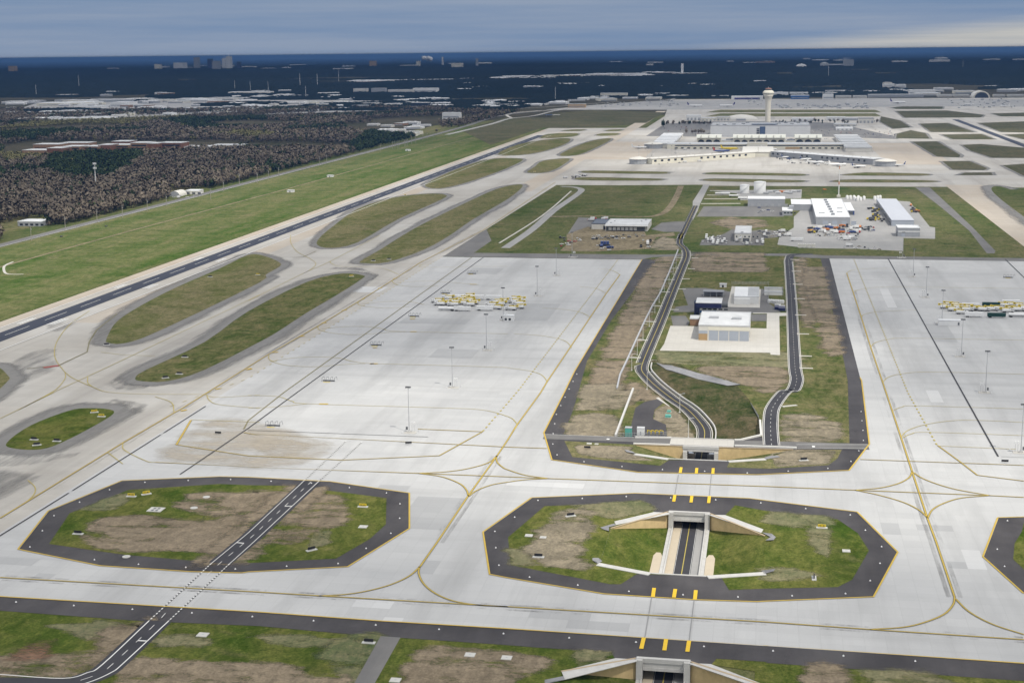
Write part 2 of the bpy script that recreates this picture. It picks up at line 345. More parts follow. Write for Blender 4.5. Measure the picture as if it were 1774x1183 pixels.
sheet("tunnel_apron", cT([(405, 743), (545, 735), (1090, 772), (1225, 785), (1290, 900), (270, 840)]), .125, ASPH)
I1 = cA([(475, 825), (880, 665), (1500, 625)]) + cB([(0, 712), (250, 715), (480, 740), (945, 800), (940, 980), (830, 1080)]) + cF([(600, 255), (20, 285)]) + cE([(1700, 285), (1390, 275), (860, 230), (335, 155)])
I2 = cG([(0, 110), (20, 300), (700, 430), (770, 430), (880, 360), (1300, 375), (1460, 390), (1510, 470)]) + cH([(0, 460), (500, 450), (600, 400), (715, 200)]) + cD([(640, 1040), (500, 945), (0, 885)]) + cT([(1350, 85), (1255, 180), (900, 165), (570, 150), (490, 55)]) + cC([(250, 855)])
I3 = [g(1774, 905), g(1900, 905), g(2000, 960), g(1900, 1010), *cH([(1774, 330), (1700, 260), (1710, 150), (1760, 70)])]
sheet("island_grass", smooth(I1, 3, True) if 0 else I1, .16, GRASS_LUSH); sheet("island_grass", I2, .16, GRASS_LUSH); sheet("island_grass", I3, .16, GRASS_LUSH)
INB = cJ([(1020, 196), (700, 620), (540, 890), (480, 1104)]) + cC([(445, 200), (380, 365)])
CIN = [(-113.5, 1410), *INB, *cC([(870, 385)]), *cV([(570, 402), (1115, 406), (1350, 385)]), *cD([(100, 420), (582, 425), (570, 0)]), *cK([(540, 870), (385, 190)]), (45, 1440), (45, 1462), (-113, 1462)]
sheet("block_grass", CIN, .16, GRASS_CUT)
sheet("block_grass", cC([(385, 410), (855, 435), (1200, 452), (1200, 540), (1100, 540), (1040, 580), (440, 520)]), .16, GRASS_DRY)
sheet("block_grass", cD([(0, 470), (530, 470), (500, 530), (440, 575), (30, 600), (-255, 590)]) + cC([(1510, 560), (1500, 545), (1440, 462)]), .16, GRASS_DRY)
SB = cE([(0, 612), (960, 682), (1774, 717)]) + cF([(740, 777), (1774, 847)]) + cU([(0, 142), (570, 177), (600, 224)]) + [(-60, 456)] + [(-60, 300), (-420, 300)]
sheet("south_grass", SB, .16, GRASS_LUSH)
sheet("south_grass", cU([(1340, 272), (1380, 227), (1774, 252)]) + cH([(0, 967), (1774, 1092)]) + [(200, 300), (0, 300), (0, 452)], .16, GRASS_LUSH)
# long islands between runway, taxiways and apron: grass with a worn shoulder that fades into the slabs
def lens(name, pts, k=6, sh=9, mat=GRASS_DRY, z=.16):
    p = smooth(pts, k, True) if k else list(pts)
    if sh:
        o1 = offset(p, sh * .55); o2 = offset(p, sh * 1.25); nn = len(p)
        me_v = [(*q, .12) for q in p] + [(*q, .12) for q in o1] + [(*q, .12) for q in o2]
        fs = [(i, (i + 1) % nn, nn + (i + 1) % nn, nn + i) for i in range(nn)] + [(nn + i, nn + (i + 1) % nn, 2 * nn + (i + 1) % nn, 2 * nn + i) for i in range(nn)]
        o = link_mesh("worn_shoulder", me_v, fs, FADE, None, 'structure')
        at = o.data.attributes.new('fade', 'FLOAT', 'POINT'); at.data.foreach_set('value', [1.] * nn + [.85] * nn + [0.] * nn)
    sheet(name, p, z, mat)
lens("island_grass", cA([(45, 345), (100, 383), (280, 388), (430, 338), (640, 230), (775, 145), (740, 115), (600, 108), (470, 125), (210, 225)]), 4, 14, GRASS_LUSH)
lens("island_grass", [g(-120, 700), g(-60, 640), g(-10, 634), g(13, 650), g(12, 662), g(-40, 700)], 4, 12)
lens("island_grass", cL([(725, 630), (735, 645), (850, 650), (1100, 560), (1774, 235)]) + cI([(120, 300), (215, 245), (212, 215), (110, 172), (0, 165)]) + cL([(1500, 140), (1200, 270), (950, 400), (800, 500), (740, 590)]), 3, 13)
lens("island_grass", cL([(925, 885), (960, 908), (1150, 908), (1400, 830), (1774, 640)]) + cI([(200, 690), (400, 560), (620, 430), (775, 330), (785, 305), (640, 292), (400, 350), (0, 550)]) + cL([(1400, 640), (1000, 830)]), 3, 13, GRASS_CUT)
lens("island_grass", cI([(765, 208), (800, 222), (950, 215), (1200, 130), (1380, 30)]) + full([(820, 380), (880, 345), (905, 324), (897, 320), (860, 328), (800, 355), (720, 395)]) + cI([(900, 130)]), 3, 11)
lens("island_grass", full([(550, 425), (554, 412), (580, 390), (620, 362), (680, 343), (745, 336), (772, 338), (765, 346), (690, 380), (620, 420), (575, 430)]), 3, 10)
lens("island_grass", full([(737, 323), (748, 313), (800, 290), (850, 276), (898, 275), (903, 280), (860, 299), (800, 319), (760, 327)]), 3, 9)
lens("island_grass", full([(862, 268), (900, 250), (960, 241), (988, 241), (975, 252), (920, 267)]), 3, 8)
lens("island_grass", cN([(470, 470), (560, 420), (680, 375), (800, 355), (810, 372), (650, 450), (560, 473)]), 3, 8)
lens("island_grass", cN([(250, 588), (300, 550), (360, 508), (525, 492), (525, 515), (400, 583)]), 3, 8)
for p in ([(345, 355), (400, 325), (590, 320), (560, 343)], [(480, 305), (560, 295), (650, 296), (600, 306)], [(720, 337), (760, 322), (870, 320), (850, 335)], [(780, 306), (820, 296), (900, 295), (870, 306)]): lens("island_grass", cN(p), 3, 5)
for q, p in ((cN, [(620, 585), (700, 576), (1190, 584), (1205, 590), (1150, 597), (700, 592)]), (cN, [(575, 634), (660, 621), (1150, 631), (1165, 638), (1100, 643), (700, 642)]), (cN, [(1465, 597), (1530, 588), (1900, 592), (2136, 600), (2120, 610), (1900, 608), (1560, 602)]), (cN, [(1450, 638), (1540, 630), (1900, 637), (2140, 644), (2100, 654), (1870, 655), (1500, 646)]),
             (cO, [(550, 602), (700, 589), (1000, 594), (1130, 600), (1050, 610), (580, 608)]), (cO, [(470, 646), (600, 636), (1000, 640), (1180, 647), (1100, 655), (540, 655)])): lens("taxiway_strip", q(p), 3, 6)
# right-hand field: grass between the far taxiways
for p in ([(1060, 255), (1250, 250), (1440, 312), (1140, 312)], [(1210, 330), (1480, 325), (1575, 362), (1290, 362)], [(1010, 378), (1180, 376), (1340, 470), (1330, 485), (1180, 480)], [(1350, 400), (1480, 395), (1774, 420), (1900, 440), (1900, 490), (1560, 488), (1410, 440)], [(1215, 512), (1400, 510), (1525, 560), (1500, 572), (1290, 570)],
          [(1630, 540), (1774, 530), (1900, 530), (1900, 640), (1774, 612)], [(1460, 250), (1774, 240), (1900, 240), (1900, 318), (1620, 312)], [(900, 168), (1240, 165), (1500, 195), (1480, 212), (960, 215)], [(870, 145), (950, 137), (1220, 138), (1215, 155), (900, 155)], [(1550, 185), (1774, 180), (1900, 180), (1900, 205), (1620, 205)], [(1000, 300), (1100, 320), (1130, 358), (900, 355), (905, 325)], [(800, 205), (930, 235), (1000, 280), (880, 290), (790, 240)], [(1370, 590), (1550, 588), (1560, 606), (1330, 606)], [(1640, 330), (1774, 325), (1900, 330), (1900, 365), (1774, 362)]):
    lens("field_grass", cO(p), 0, 7, GRASS_FAR)
lens("field_grass", cO([(1555, 690), (1620, 685), (1774, 740), (2100, 860), (2100, 1100), (1774, 890), (1580, 740)]), 3, 16, GRASS)
# grass north of the aprons, up to the cross taxiway
sheet("middle_grass", [(-112, 1412), (-300, 1412), *cN([(-250, 900), (70, 1060), (480, 700)])[0:0], (-302, 1412), (-303, 2140), (-262, 2185), (-250, 2208), *cN([(1450, 672), (1430, 740), (1400, 790)]), (-84, 1560), (-70, 1500)], .16, GRASS)
sheet("middle_grass", [(40, 1470), (-70, 1470), (-84, 1560), *cN([(1420, 800), (1470, 690)]), (-30, 2208), (262, 2210), (262, 1440), (100, 1440)], .16, GRASS)
sheet("middle_grass", [(330, 1440), (330, 2180), (900, 2180), (900, 1440)], .16, GRASS)
sheet("north_field", cN([(420, 185), (700, 160), (1190, 178), (1060, 250), (640, 248), (420, 215)]), .07, GRASS_FAR)
sheet("north_field", cN([(-200, 300), (110, 210), (420, 215), (600, 245), (1000, 240), (960, 262), (600, 285), (470, 285), (360, 280), (0, 400)]), .07, GRASS_FAR)
# worn asphalt: service roads, yards, the closed strip on the right
def strip(name, pts, wd, z, mat, k=5): return link_mesh(name, *ribbon_geo(smooth(pts, k) if k else pts, wd, z), mat, None, 'structure')
sheet("service_strip", cO([(1030, 690), (1130, 690), (1250, 800), (1774, 1350), (1900, 1500)]) [:2] + cO([(1420, 960)]) + cK([(1580, 140), (1570, 155), (1520, 155), (1400, 0)]) + cO([(1200, 820)]), .2, ASPH_GREY)
sheet("cross_service_road", [(-330, 1412), (-320, 1440), (-110, 1446), (-60, 1462), (30, 1468), (60, 1458), (1000, 1458), (1000, 1438), (63, 1438), (45, 1438), (20, 1450), (-60, 1446), (-113, 1428), (-122, 1411)], .2, ASPH_GREY)
sheet("shoulder_wedge", [(-328, 1412), (-300, 1412), (-262, 1500), (-300, 1530), (-328, 1640)], .18, ASPH_GREY)
strip("field_road", cN([(100, 1104), (280, 980), (430, 850), (560, 760), (620, 710), (580, 690), (480, 684)]), 10, .22, CONC_GREY)
strip("drain_channel", cN([(60, 1070), (300, 920), (420, 830), (500, 760), (550, 715)]), 2.5, .22, CONC_PLAIN)
strip("field_track", cN([(410, 890), (700, 886), (1000, 890), (1120, 885), (1200, 850), (1260, 770), (1300, 680)]), 9, .22, SOIL_PALE)
sheet("yard_pad", cN([(600, 895), (820, 905), (640, 980), (525, 1010)]), .2, ASPH_GREY)
sheet("yard_pad", crop(970, 330, 8.87)([(100, 680), (430, 560), (690, 600), (1290, 620), (1330, 690), (1750, 650), (1774, 700), (1480, 720), (1380, 900), (600, 940), (0, 930), (120, 820)]), .2, SOIL_PALE)
sheet("parking_lot", crop(970, 330, 8.87)([(1560, 500), (1774, 480), (2000, 480), (1900, 640), (1600, 640), (1400, 600)]), .22, ASPH_GREY)
cX = crop(1200, 300, 8.45); cY = crop(1400, 320, 8.064)
sheet("parking_lot", cX([(160, 490), (1330, 490), (1330, 640), (60, 640)]), .22, ASPH_GREY)
patch("soil_patch", cX([(250, 730), (560, 650), (1060, 700), (1050, 790), (640, 830)]), .22, SOIL)
sheet("tank_yard", cX([(270, 260), (1600, 240), (1590, 370), (700, 400), (640, 300)]), .2, CONC_GREY)
sheet("maintenance_yard", cX([(1480, 640), (1490, 300)])[0:1] + cY([(60, 210), (560, 180), (1280, 230), (1420, 240), (1700, 590), (1774, 600), (1774, 760), (1330, 750), (1330, 930), (700, 900), (0, 890)]) + cX([(1240, 1050), (1270, 930), (1480, 800)]), .21, CONC_GREY)
sheet("yard_pad", cX([(130, 980), (440, 900), (620, 800), (860, 850), (1000, 830), (1450, 850), (1450, 920), (1050, 960), (1040, 1060), (100, 1060)]), .2, ASPH_GREY)
for p in ([(130, 10), (1690, 10)],): pass
sheet("service_pad", cX([(0, 700), (0, 420), (160, 170), (250, 170), (110, 450), (70, 560)]), .22, CONC_GREY)
for y, x0 in ((260, 250), (325, 210), (380, 170), (450, 120)): strip("field_road", cX([(x0, y), (700, y - 2)]), 7, .23, CONC_PLAIN, 0)
patch("soil_patch", cJ([(1290, 150), (1740, 155), (1745, 280), (1265, 278)]), .22, SOIL)
patch("soil_patch", cJ([(1010, 90), (1060, 45), (1130, 60), (1150, 130), (970, 130)]), .22, SOIL_PALE)
patch("soil_patch", cJ([(940, 135), (1150, 150), (1120, 215), (1060, 330), (985, 500), (920, 620), (885, 740), (810, 890), (745, 1070), (560, 1100), (640, 900), (730, 720), (800, 590), (850, 480), (930, 330), (1020, 200)]), .18, SOIL)
patch("soil_patch", cC([(545, 30), (740, 25), (760, 70), (850, 70), (790, 190), (500, 190)]), .18, SOIL_PALE)
patch("soil_patch", smooth(cC([(470, 245), (690, 240), (740, 330), (700, 385), (440, 370)]), 4, True), .19, SOIL_PALE)
patch("soil_patch", cC([(840, 160), (900, 120), (1000, 150), (1010, 120), (860, 20), (830, 60)]), .17, SOIL)
patch("soil_patch", cK([(215, 200), (270, 185), (320, 420), (340, 640), (290, 660), (260, 480)]), .18, SOIL)
patch("soil_patch", cK([(285, 250), (395, 250), (440, 470), (500, 760), (520, 850), (440, 850), (380, 600), (300, 430)]), .18, SOIL)
patch("soil_patch", smooth(cD([(150, 250), (300, 240), (480, 290), (470, 400), (300, 420), (170, 405), (140, 330)]), 4, True), .19, SOIL_PALE)
patch("soil_patch", cJ([(1020, 820), (1774, 830), (2000, 840), (2000, 930), (1500, 930), (1060, 900)]), .18, GRASS_DRY)
patch("soil_patch", smooth(cJ([(1340, 935), (1774, 935), (1890, 960), (1870, 1040), (1774, 1104), (1640, 1050), (1500, 1000), (1330, 955)]), 4, True), .19, SOIL)
# bare ground inside the two big islands and south of the taxiway
patch("soil_patch", smooth(cA([(590, 980), (640, 900), (780, 865), (960, 870), (1100, 880), (1350, 890), (1700, 870), (1500, 1104)]) + cE([(1380, 190), (1000, 185), (700, 160), (600, 110)]), 3, True), .18, SOIL)
patch("soil_patch", smooth(cA([(1235, 780), (1320, 700), (1500, 690), (1774, 690)]) + cB([(60, 760), (250, 770), (140, 830)]) + cA([(1774, 800), (1350, 810)]), 3, True), .185, SOIL)
patch("soil_patch", smooth(cB([(470, 790), (600, 800), (650, 850), (620, 980), (430, 1030), (330, 1104), (120, 1104), (250, 960), (400, 850)]), 3, True), .18, SOIL)
patch("road_embankment", cB([(220, 770), (300, 720), (330, 735), (310, 790), (0, 1040), (-250, 1250), (-360, 1250), (0, 960)]), .19, SOIL)
patch("road_embankment", cB([(480, 738), (470, 790), (350, 900), (200, 1040), (60, 1180), (-60, 1240), (-170, 1240), (0, 1104), (440, 740)]), .19, SOIL)
patch("soil_patch", smooth(cC([(300, 960), (420, 880), (560, 900), (540, 980), (500, 1104)]) + cG([(430, 250), (500, 310), (330, 295), (180, 210), (200, 150)]), 3, True), .18, SOIL_PALE)
patch("soil_patch", smooth(cE([(1000, 960), (1774, 985)]) + cF([(380, 1050), (640, 1104), (0, 1150)]) + cE([(900, 1150), (850, 1040)]), 3, True), .19, SOIL)
patch("soil_patch", smooth(cF([(560, 880), (760, 775), (890, 790), (740, 1090), (640, 1020), (560, 950)]), 3, True), .18, GRASS_CUT)
patch("soil_patch", smooth(cF([(1220, 870), (1500, 885), (1774, 890), (2000, 960), (1774, 1104), (1200, 1150), (1100, 1104)]), 3, True), .18, SOIL)
patch("soil_patch", smooth(cE([(150, 880), (240, 830), (330, 830), (320, 880), (240, 930), (120, 920)]), 3, True), .2, RED_SOIL)
patch("soil_patch", smooth(cE([(0, 925), (200, 935), (400, 930), (620, 905), (760, 880), (640, 1000), (420, 1065), (0, 1040)]), 3, True), .19, SOIL)
patch("soil_patch", smooth(cE([(740, 770), (960, 740), (1010, 700), (900, 860), (740, 880)]), 3, True), .19, SOIL)
patch("soil_patch", smooth(cH([(335, 985), (500, 1000), (510, 1104), (330, 1104)]), 2, True), .19, SOIL)
patch("soil_patch", smooth(cE([(1130, 790), (1360, 800), (1340, 835), (1150, 830)]), 3, True), .19, GRASS_DRY)
DIRTY = concrete_mat('dirty_slab', (.36, .362, .365), (.42, .42, .418), (.28, .28, .28), .6); PALE_S = concrete_mat('pale_slab', (.50, .50, .50), (.56, .56, .555), (.42, .42, .41), .4)
for q, x0, y0, x1, y1, dk in ((cH, 1010, 5, 1110, 60, 1), (cH, 1035, 70, 1100, 160, 1), (cH, 1190, 10, 1260, 80, 1), (cH, 1250, 290, 1350, 325, 1), (cH, 1115, 330, 1170, 450, 1), (cH, 1390, 200, 1530, 320, 0), (cD, 840, 960, 900, 1050, 1), (cD, 1130, 60, 1230, 150, 0), (cD, 1330, 950, 1400, 1080, 1), (cG, 90, 610, 500, 665, 1), (cG, 340, 690, 880, 760, 1), (cF, 960, 680, 1060, 690, 0), (cF, 1240, 250, 1320, 350, 1), (cF, 720, 540, 900, 600, 0), (cE, 250, 330, 400, 395, 1), (cE, 0, 235, 200, 300, 1), (cE, 820, 390, 920, 412, 1), (cB, 880, 720, 1080, 800, 1), (cB, 1200, 800, 1330, 1000, 1), (cI, 1300, 800, 1480, 880, 1), (cI, 1080, 590, 1480, 640, 1), (cI, 700, 380, 900, 420, 0), (cI, 1550, 250, 1700, 300, 1), (cJ, 100, 500, 240, 620, 1), (cK, 760, 400, 900, 520, 0), (cK, 1100, 640, 1300, 760, 1), (cC, 20, 690, 500, 730, 0)):
    a_, b_ = q([(x0, y0), (x1, y1)]); k_ = lambda v: round(v / 7.6) * 7.6; u0, v0, u1, v1 = k_(a_[0]), k_(b_[1]), k_(b_[0]), k_(a_[1])
    if abs(u1 - u0) > 5 and abs(v1 - v0) > 5: sheet("slab_patch", [(u0, v0), (u1, v0), (u1, v1), (u0, v1)], .09, DIRTY if dk else PALE_S)
# stains and tyre rubber on the old slabs
TANSTAIN = fade_mat('tan_stain', (.40, .35, .28), (.46, .41, .33), (.4, 1, 1))
def stain(pts, d=10, v0=.55, z=.10, mt=None):
    p = smooth(pts, 4, True); o1 = offset(p, d); nn = len(p); V, fs = cdt(p); ZC[z] = ZC.get(z, 0) + 1; zz = z + 0.0008 * ZC[z]
    v = [(a.x, a.y, zz) for a in V] + [(*q, zz) for q in p] + [(*q, zz) for q in o1]; b = len(V); fs = [f if _up(V, f) else f[::-1] for f in fs] + [(b + i, b + (i + 1) % nn, b + nn + (i + 1) % nn, b + nn + i) for i in range(nn)]
    o = link_mesh("pavement_stain", v, fs, mt or FADE, None, 'structure'); o.data.attributes.new('fade', 'FLOAT', 'POINT').data.foreach_set('value', [v0] * (b + nn) + [-.2] * nn)
stain(cA([(-60, 560), (80, 555), (150, 580), (60, 640), (-60, 690)]), 14, .5); stain(cL([(130, 760), (330, 690), (380, 720), (330, 830), (200, 900), (60, 940)]), 12, .32); stain(cA([(0, 440), (200, 440), (500, 420), (300, 470), (0, 500)]), 10, .35); stain(cL([(760, 930), (900, 850), (1000, 940), (850, 960)]), 10, .4); stain(cA([(820, 60), (960, 80), (930, 140), (800, 60)]), 8, .4)
stain(cA([(1250, 300), (1500, 200), (1774, 215)]) + cB([(120, 330), (520, 430), (420, 520), (330, 560), (0, 590)]) + cA([(1500, 480), (1180, 440)]), 16, .5, .10, TANSTAIN); stain(cB([(60, 400), (300, 410), (420, 440), (330, 500), (200, 520), (80, 480)]), 6, .45, .102, TANSTAIN)
stain(cI([(560, 260), (700, 250), (860, 290), (840, 340), (780, 270)]), 8, .4); stain(cL([(350, 520), (480, 500), (420, 560), (360, 560)]), 8, .3)
def rubber(pts, wd, v0):
    v, f = ribbon_geo(pts, wd, .105); o = link_mesh("tyre_marks", v, f, FADE, None, 'structure'); o.data.attributes.new('fade', 'FLOAT', 'POINT').data.foreach_set('value', [v0] * len(v))
for off in (-2.2, 2.2):
    rubber([(x + off, y) for x, y in cI([(1600, 0), (1180, 215), (130, 850)]) + cA([(1190, 140), (0, 860)])], 1.6, .26); rubber([(x + off, y) for x, y in cK([(563, 290), (812, 1045)]) + cD([(1115, 940), (1175, 1104)]) + cH([(1300, 520)])], 1.8, .24); rubber([(x, y + off) for x, y in cE([(0, 385), (1774, 485)]) + cG([(0, 588), (1774, 690)]) + cH([(1774, 810)])], 1.6, .22); rubber([(x + off, y) for x, y in cB([(1700, 512), (1290, 1104)])], 1.8, .22)
sheet("verge_grass", [(-838, 880), (-602, 880), (-602, 3750), (-690, 4300), (-838, 4000)], .012, grass_mat('verge_grass', (.066, .118, .024), (.205, .192, .092), .505, (1.6, .12, 1), .018))
for q, p in ((cG, [(560, 110), (700, 90), (720, 160), (600, 190)]), (cD, [(60, 900), (420, 930), (480, 980), (200, 990), (0, 960)]), (cH, [(330, 20), (440, 60), (420, 220), (330, 150)]), (cH, [(0, 340), (200, 330), (350, 370), (100, 400), (0, 385)]), (cC, [(450, 850), (900, 830), (960, 880), (700, 940), (560, 900)]), (cA, [(560, 800), (800, 700), (900, 690), (760, 800)]), (cF, [(450, 90), (560, 60), (520, 160), (420, 180)]), (cG, [(20, 200), (120, 210), (150, 290), (60, 290)]), (cE, [(420, 720), (700, 700), (820, 740), (600, 790)]), (cF, [(100, 800), (400, 790), (600, 830), (300, 850)]), (cU, [(300, 170), (520, 185), (480, 215), (330, 220)]), (cH, [(700, 1030), (1100, 1040), (1300, 1100), (800, 1110)])):
    pp = q(p)
    if not any(inside(*c_, HOLES[1]) for c_ in pp): patch("dry_patch", pp, .165, GRASS_DRY, 7)
patch("straw_patch", cV([(440, 150), (540, 112), (610, 175), (680, 245), (722, 330), (760, 398), (545, 395), (535, 290), (425, 240)]), .185, SOIL_PALE, 3)
patch("straw_patch", cC([(480, 440), (840, 455), (800, 490), (960, 540), (700, 530), (500, 505)]), .185, SOIL_PALE, 5); patch("straw_patch", cD([(60, 500), (260, 470), (480, 480), (420, 560), (80, 585)]), .185, SOIL_PALE, 5)
# ---- roads
ROAD1 = cB([(520, 745), (430, 678)])[:0] + cB([(700, 420), (620, 490), (437, 680), (18, 1072)]) + cE([(1502, 285), (1172, 595), (1088, 678), (775, 972), (690, 1035), (560, 1085), (420, 1115), (0, 1115), (-200, 1110)])
p1 = ROAD1[:7] + smooth(ROAD1[6:], 5)[1:]
strip("tunnel_perimeter_road", cB([(430, 690), (18, 1072)]) + cE([(1502, 288)]), 10.2, .22, ASPH_ROAD, 0)
strip("tunnel_perimeter_road", cE([(1085, 682)]) + smooth(cE([(1085, 682), (775, 972), (690, 1035), (560, 1085), (420, 1113), (0, 1113), (-200, 1110)]), 5)[1:], 10.2, .22, ASPH_ROAD, 0)
sheet("access_track", cF([(905, 785), (1040, 795), (840, 1150), (700, 1150)]), .22, ASPH_GREY)
strip("bridge_road", cC([(245, 381)]) + [(-66, 736.5), (-44, 736)], 9.5, .22, ASPH_GREY, 0)
strip("bridge_road", [(-16, 737), (20, 738.5)] + cD([(712, 450)]), 11, .22, ASPH_GREY, 0)
RROAD = cK([(330, 160), (200, 165), (168, 195), (170, 260), (185, 460), (205, 860), (213, 960), (222, 1020), (195, 1090)]) + cD([(140, 75), (60, 180), (44, 270), (44, 360), (50, 440)])
rr = smooth(RROAD, 6)
strip("north_south_road", rr, 8.0, .23, ASPH_ROAD, 0)
v, f = ribbon_geo([(p[0], p[1], p[2] + .1 if p[2] < -.05 else .24) for p in LROAD], 7.4)
link_mesh("sunken_road", v, f, ASPH_ROAD, None, 'structure')
for s in (-1, 1):
    top = [p for p in LROAD if 742 < p[1] < 1480]; q = offset([(p[0], p[1]) for p in top] + [(2000, 3000), (2000, 700)], 0)
    pts = []
    for i in range(len(top)):
        a = np.array(top[max(0, i - 1)][:2]); b = np.array(top[min(len(top) - 1, i + 1)][:2]); e = (b - a) / np.hypot(*(b - a)); nrm = np.array([-e[1], e[0]])
        pts.append((*(np.array(top[i][:2]) + nrm * s * 4.35), (top[i][2] + .2 if top[i][2] < -.05 else .3)))
    v, f = ribbon_geo(pts, .6); link_mesh("road_kerb", v, f, CONC_PLAIN, None, 'structure')
    if s == -1: RAVKERB = pts
strip("road_kerb", [(x - 4.3, y) for x, y in rr[8:]], .5, .3, CONC_PLAIN, 0); strip("road_kerb", [(x + 4.3, y) for x, y in rr[14:]], .5, .3, CONC_PLAIN, 0)
strip("perimeter_highway", [(-850, 900), (-846, 1900), (-848, 2600), (-850, 3400), (-860, 4000), (-885, 4600), (-830, 5000), (-700, 5300), (-500, 5600)], 16, .05, ASPH_GREY)
for off in (5.6,): strip("highway_edge", [(-850 + off, 900), (-846 + off, 1900), (-848 + off, 2600), (-850 + off, 3400)], .5, .09, WHITE_P)
strip("field_track", [(-760, 900), (-758, 1500), (-742, 2200), (-735, 3000), (-720, 3600)], 4, .05, SOIL_PALE)
strip("ramp_road", cN([(0, 205), (110, 195), (160, 180), (330, 165)]), 9, .1, CONC_PLAIN)
strip("ramp_road", cN([(-300, 330), (0, 258), (130, 220), (300, 200), (480, 160), (800, 130), (1100, 105), (1270, 80), (1350, 40)]), 14, .12, CONC_GREY)
strip("ramp_road", cN([(140, 215), (110, 195), (160, 182), (300, 172), (700, 145)]), 10, .14, CONC_PLAIN)
strip("ramp_road", crop(600, 0, 2.9567)([(610, 620), (700, 600), (860, 560), (1100, 545), (1400, 520)]), 12, .1, CONC_GREY)
strip("detention_curb", cP([(90, 1000), (30, 1030), (35, 1075), (80, 1085), (160, 1085)]), 2.5, .1, CONC_PLAIN)
sheet("station_apron", cW([(165, 655), (530, 660), (1240, 685), (1450, 690), (1455, 490), (1270, 490), (1270, 478), (1725, 480), (1725, 520), (1620, 525), (1630, 1045), (1505, 1040), (1500, 1015), (20, 985), (80, 900)]), .22, CONC_PLAIN)
sheet("station_yard", cW([(320, 150), (640, 150), (1000, 200), (1400, 160), (1470, 190), (1480, 350), (1640, 470), (1230, 490), (780, 470), (200, 470), (240, 400), (400, 380)]), .2, ASPH_GREY)
sheet("station_yard", cW([(170, 520), (370, 520), (420, 600), (400, 655), (200, 655)]), .2, ASPH_GREY)
sheet("station_yard", cW([(1245, 500), (1450, 500), (1450, 590), (1245, 590)]), .2, ASPH_GREY)
sheet("pump_yard", cC([(870, 185), (930, 145), (1040, 120), (1060, 150), (1000, 200), (990, 260), (1080, 300), (1085, 385), (840, 385), (840, 310)]), .2, ASPH)
sheet("pump_yard_entry", cC([(1010, 118), (1030, 112), (1125, 165), (1100, 175)]), .23, CONC_PLAIN)
sheet("terminal_road", cN([(1060, 340), (1190, 255), (1500, 240), (1774, 240), (2100, 240), (2350, 250), (2800, 350), (2780, 360), (2300, 345), (1480, 345)]), .1, ASPH_GREY)
sheet("cargo_ramp", cO([(-800, 100), (700, 80), (1774, 90), (1900, 90), (1900, 140), (1250, 135), (760, 140), (-300, 155), (-560, 160), (-1000, 160), (-1500, 160), (-1200, 130)]), .07, CONC_GREY)
for y0, y1 in ((160, 178), (185, 205)): sheet("north_strip", cO([(-300, y0), (760, y0), (800, y1), (-400, y1)]), .12, GRASS_DRY)
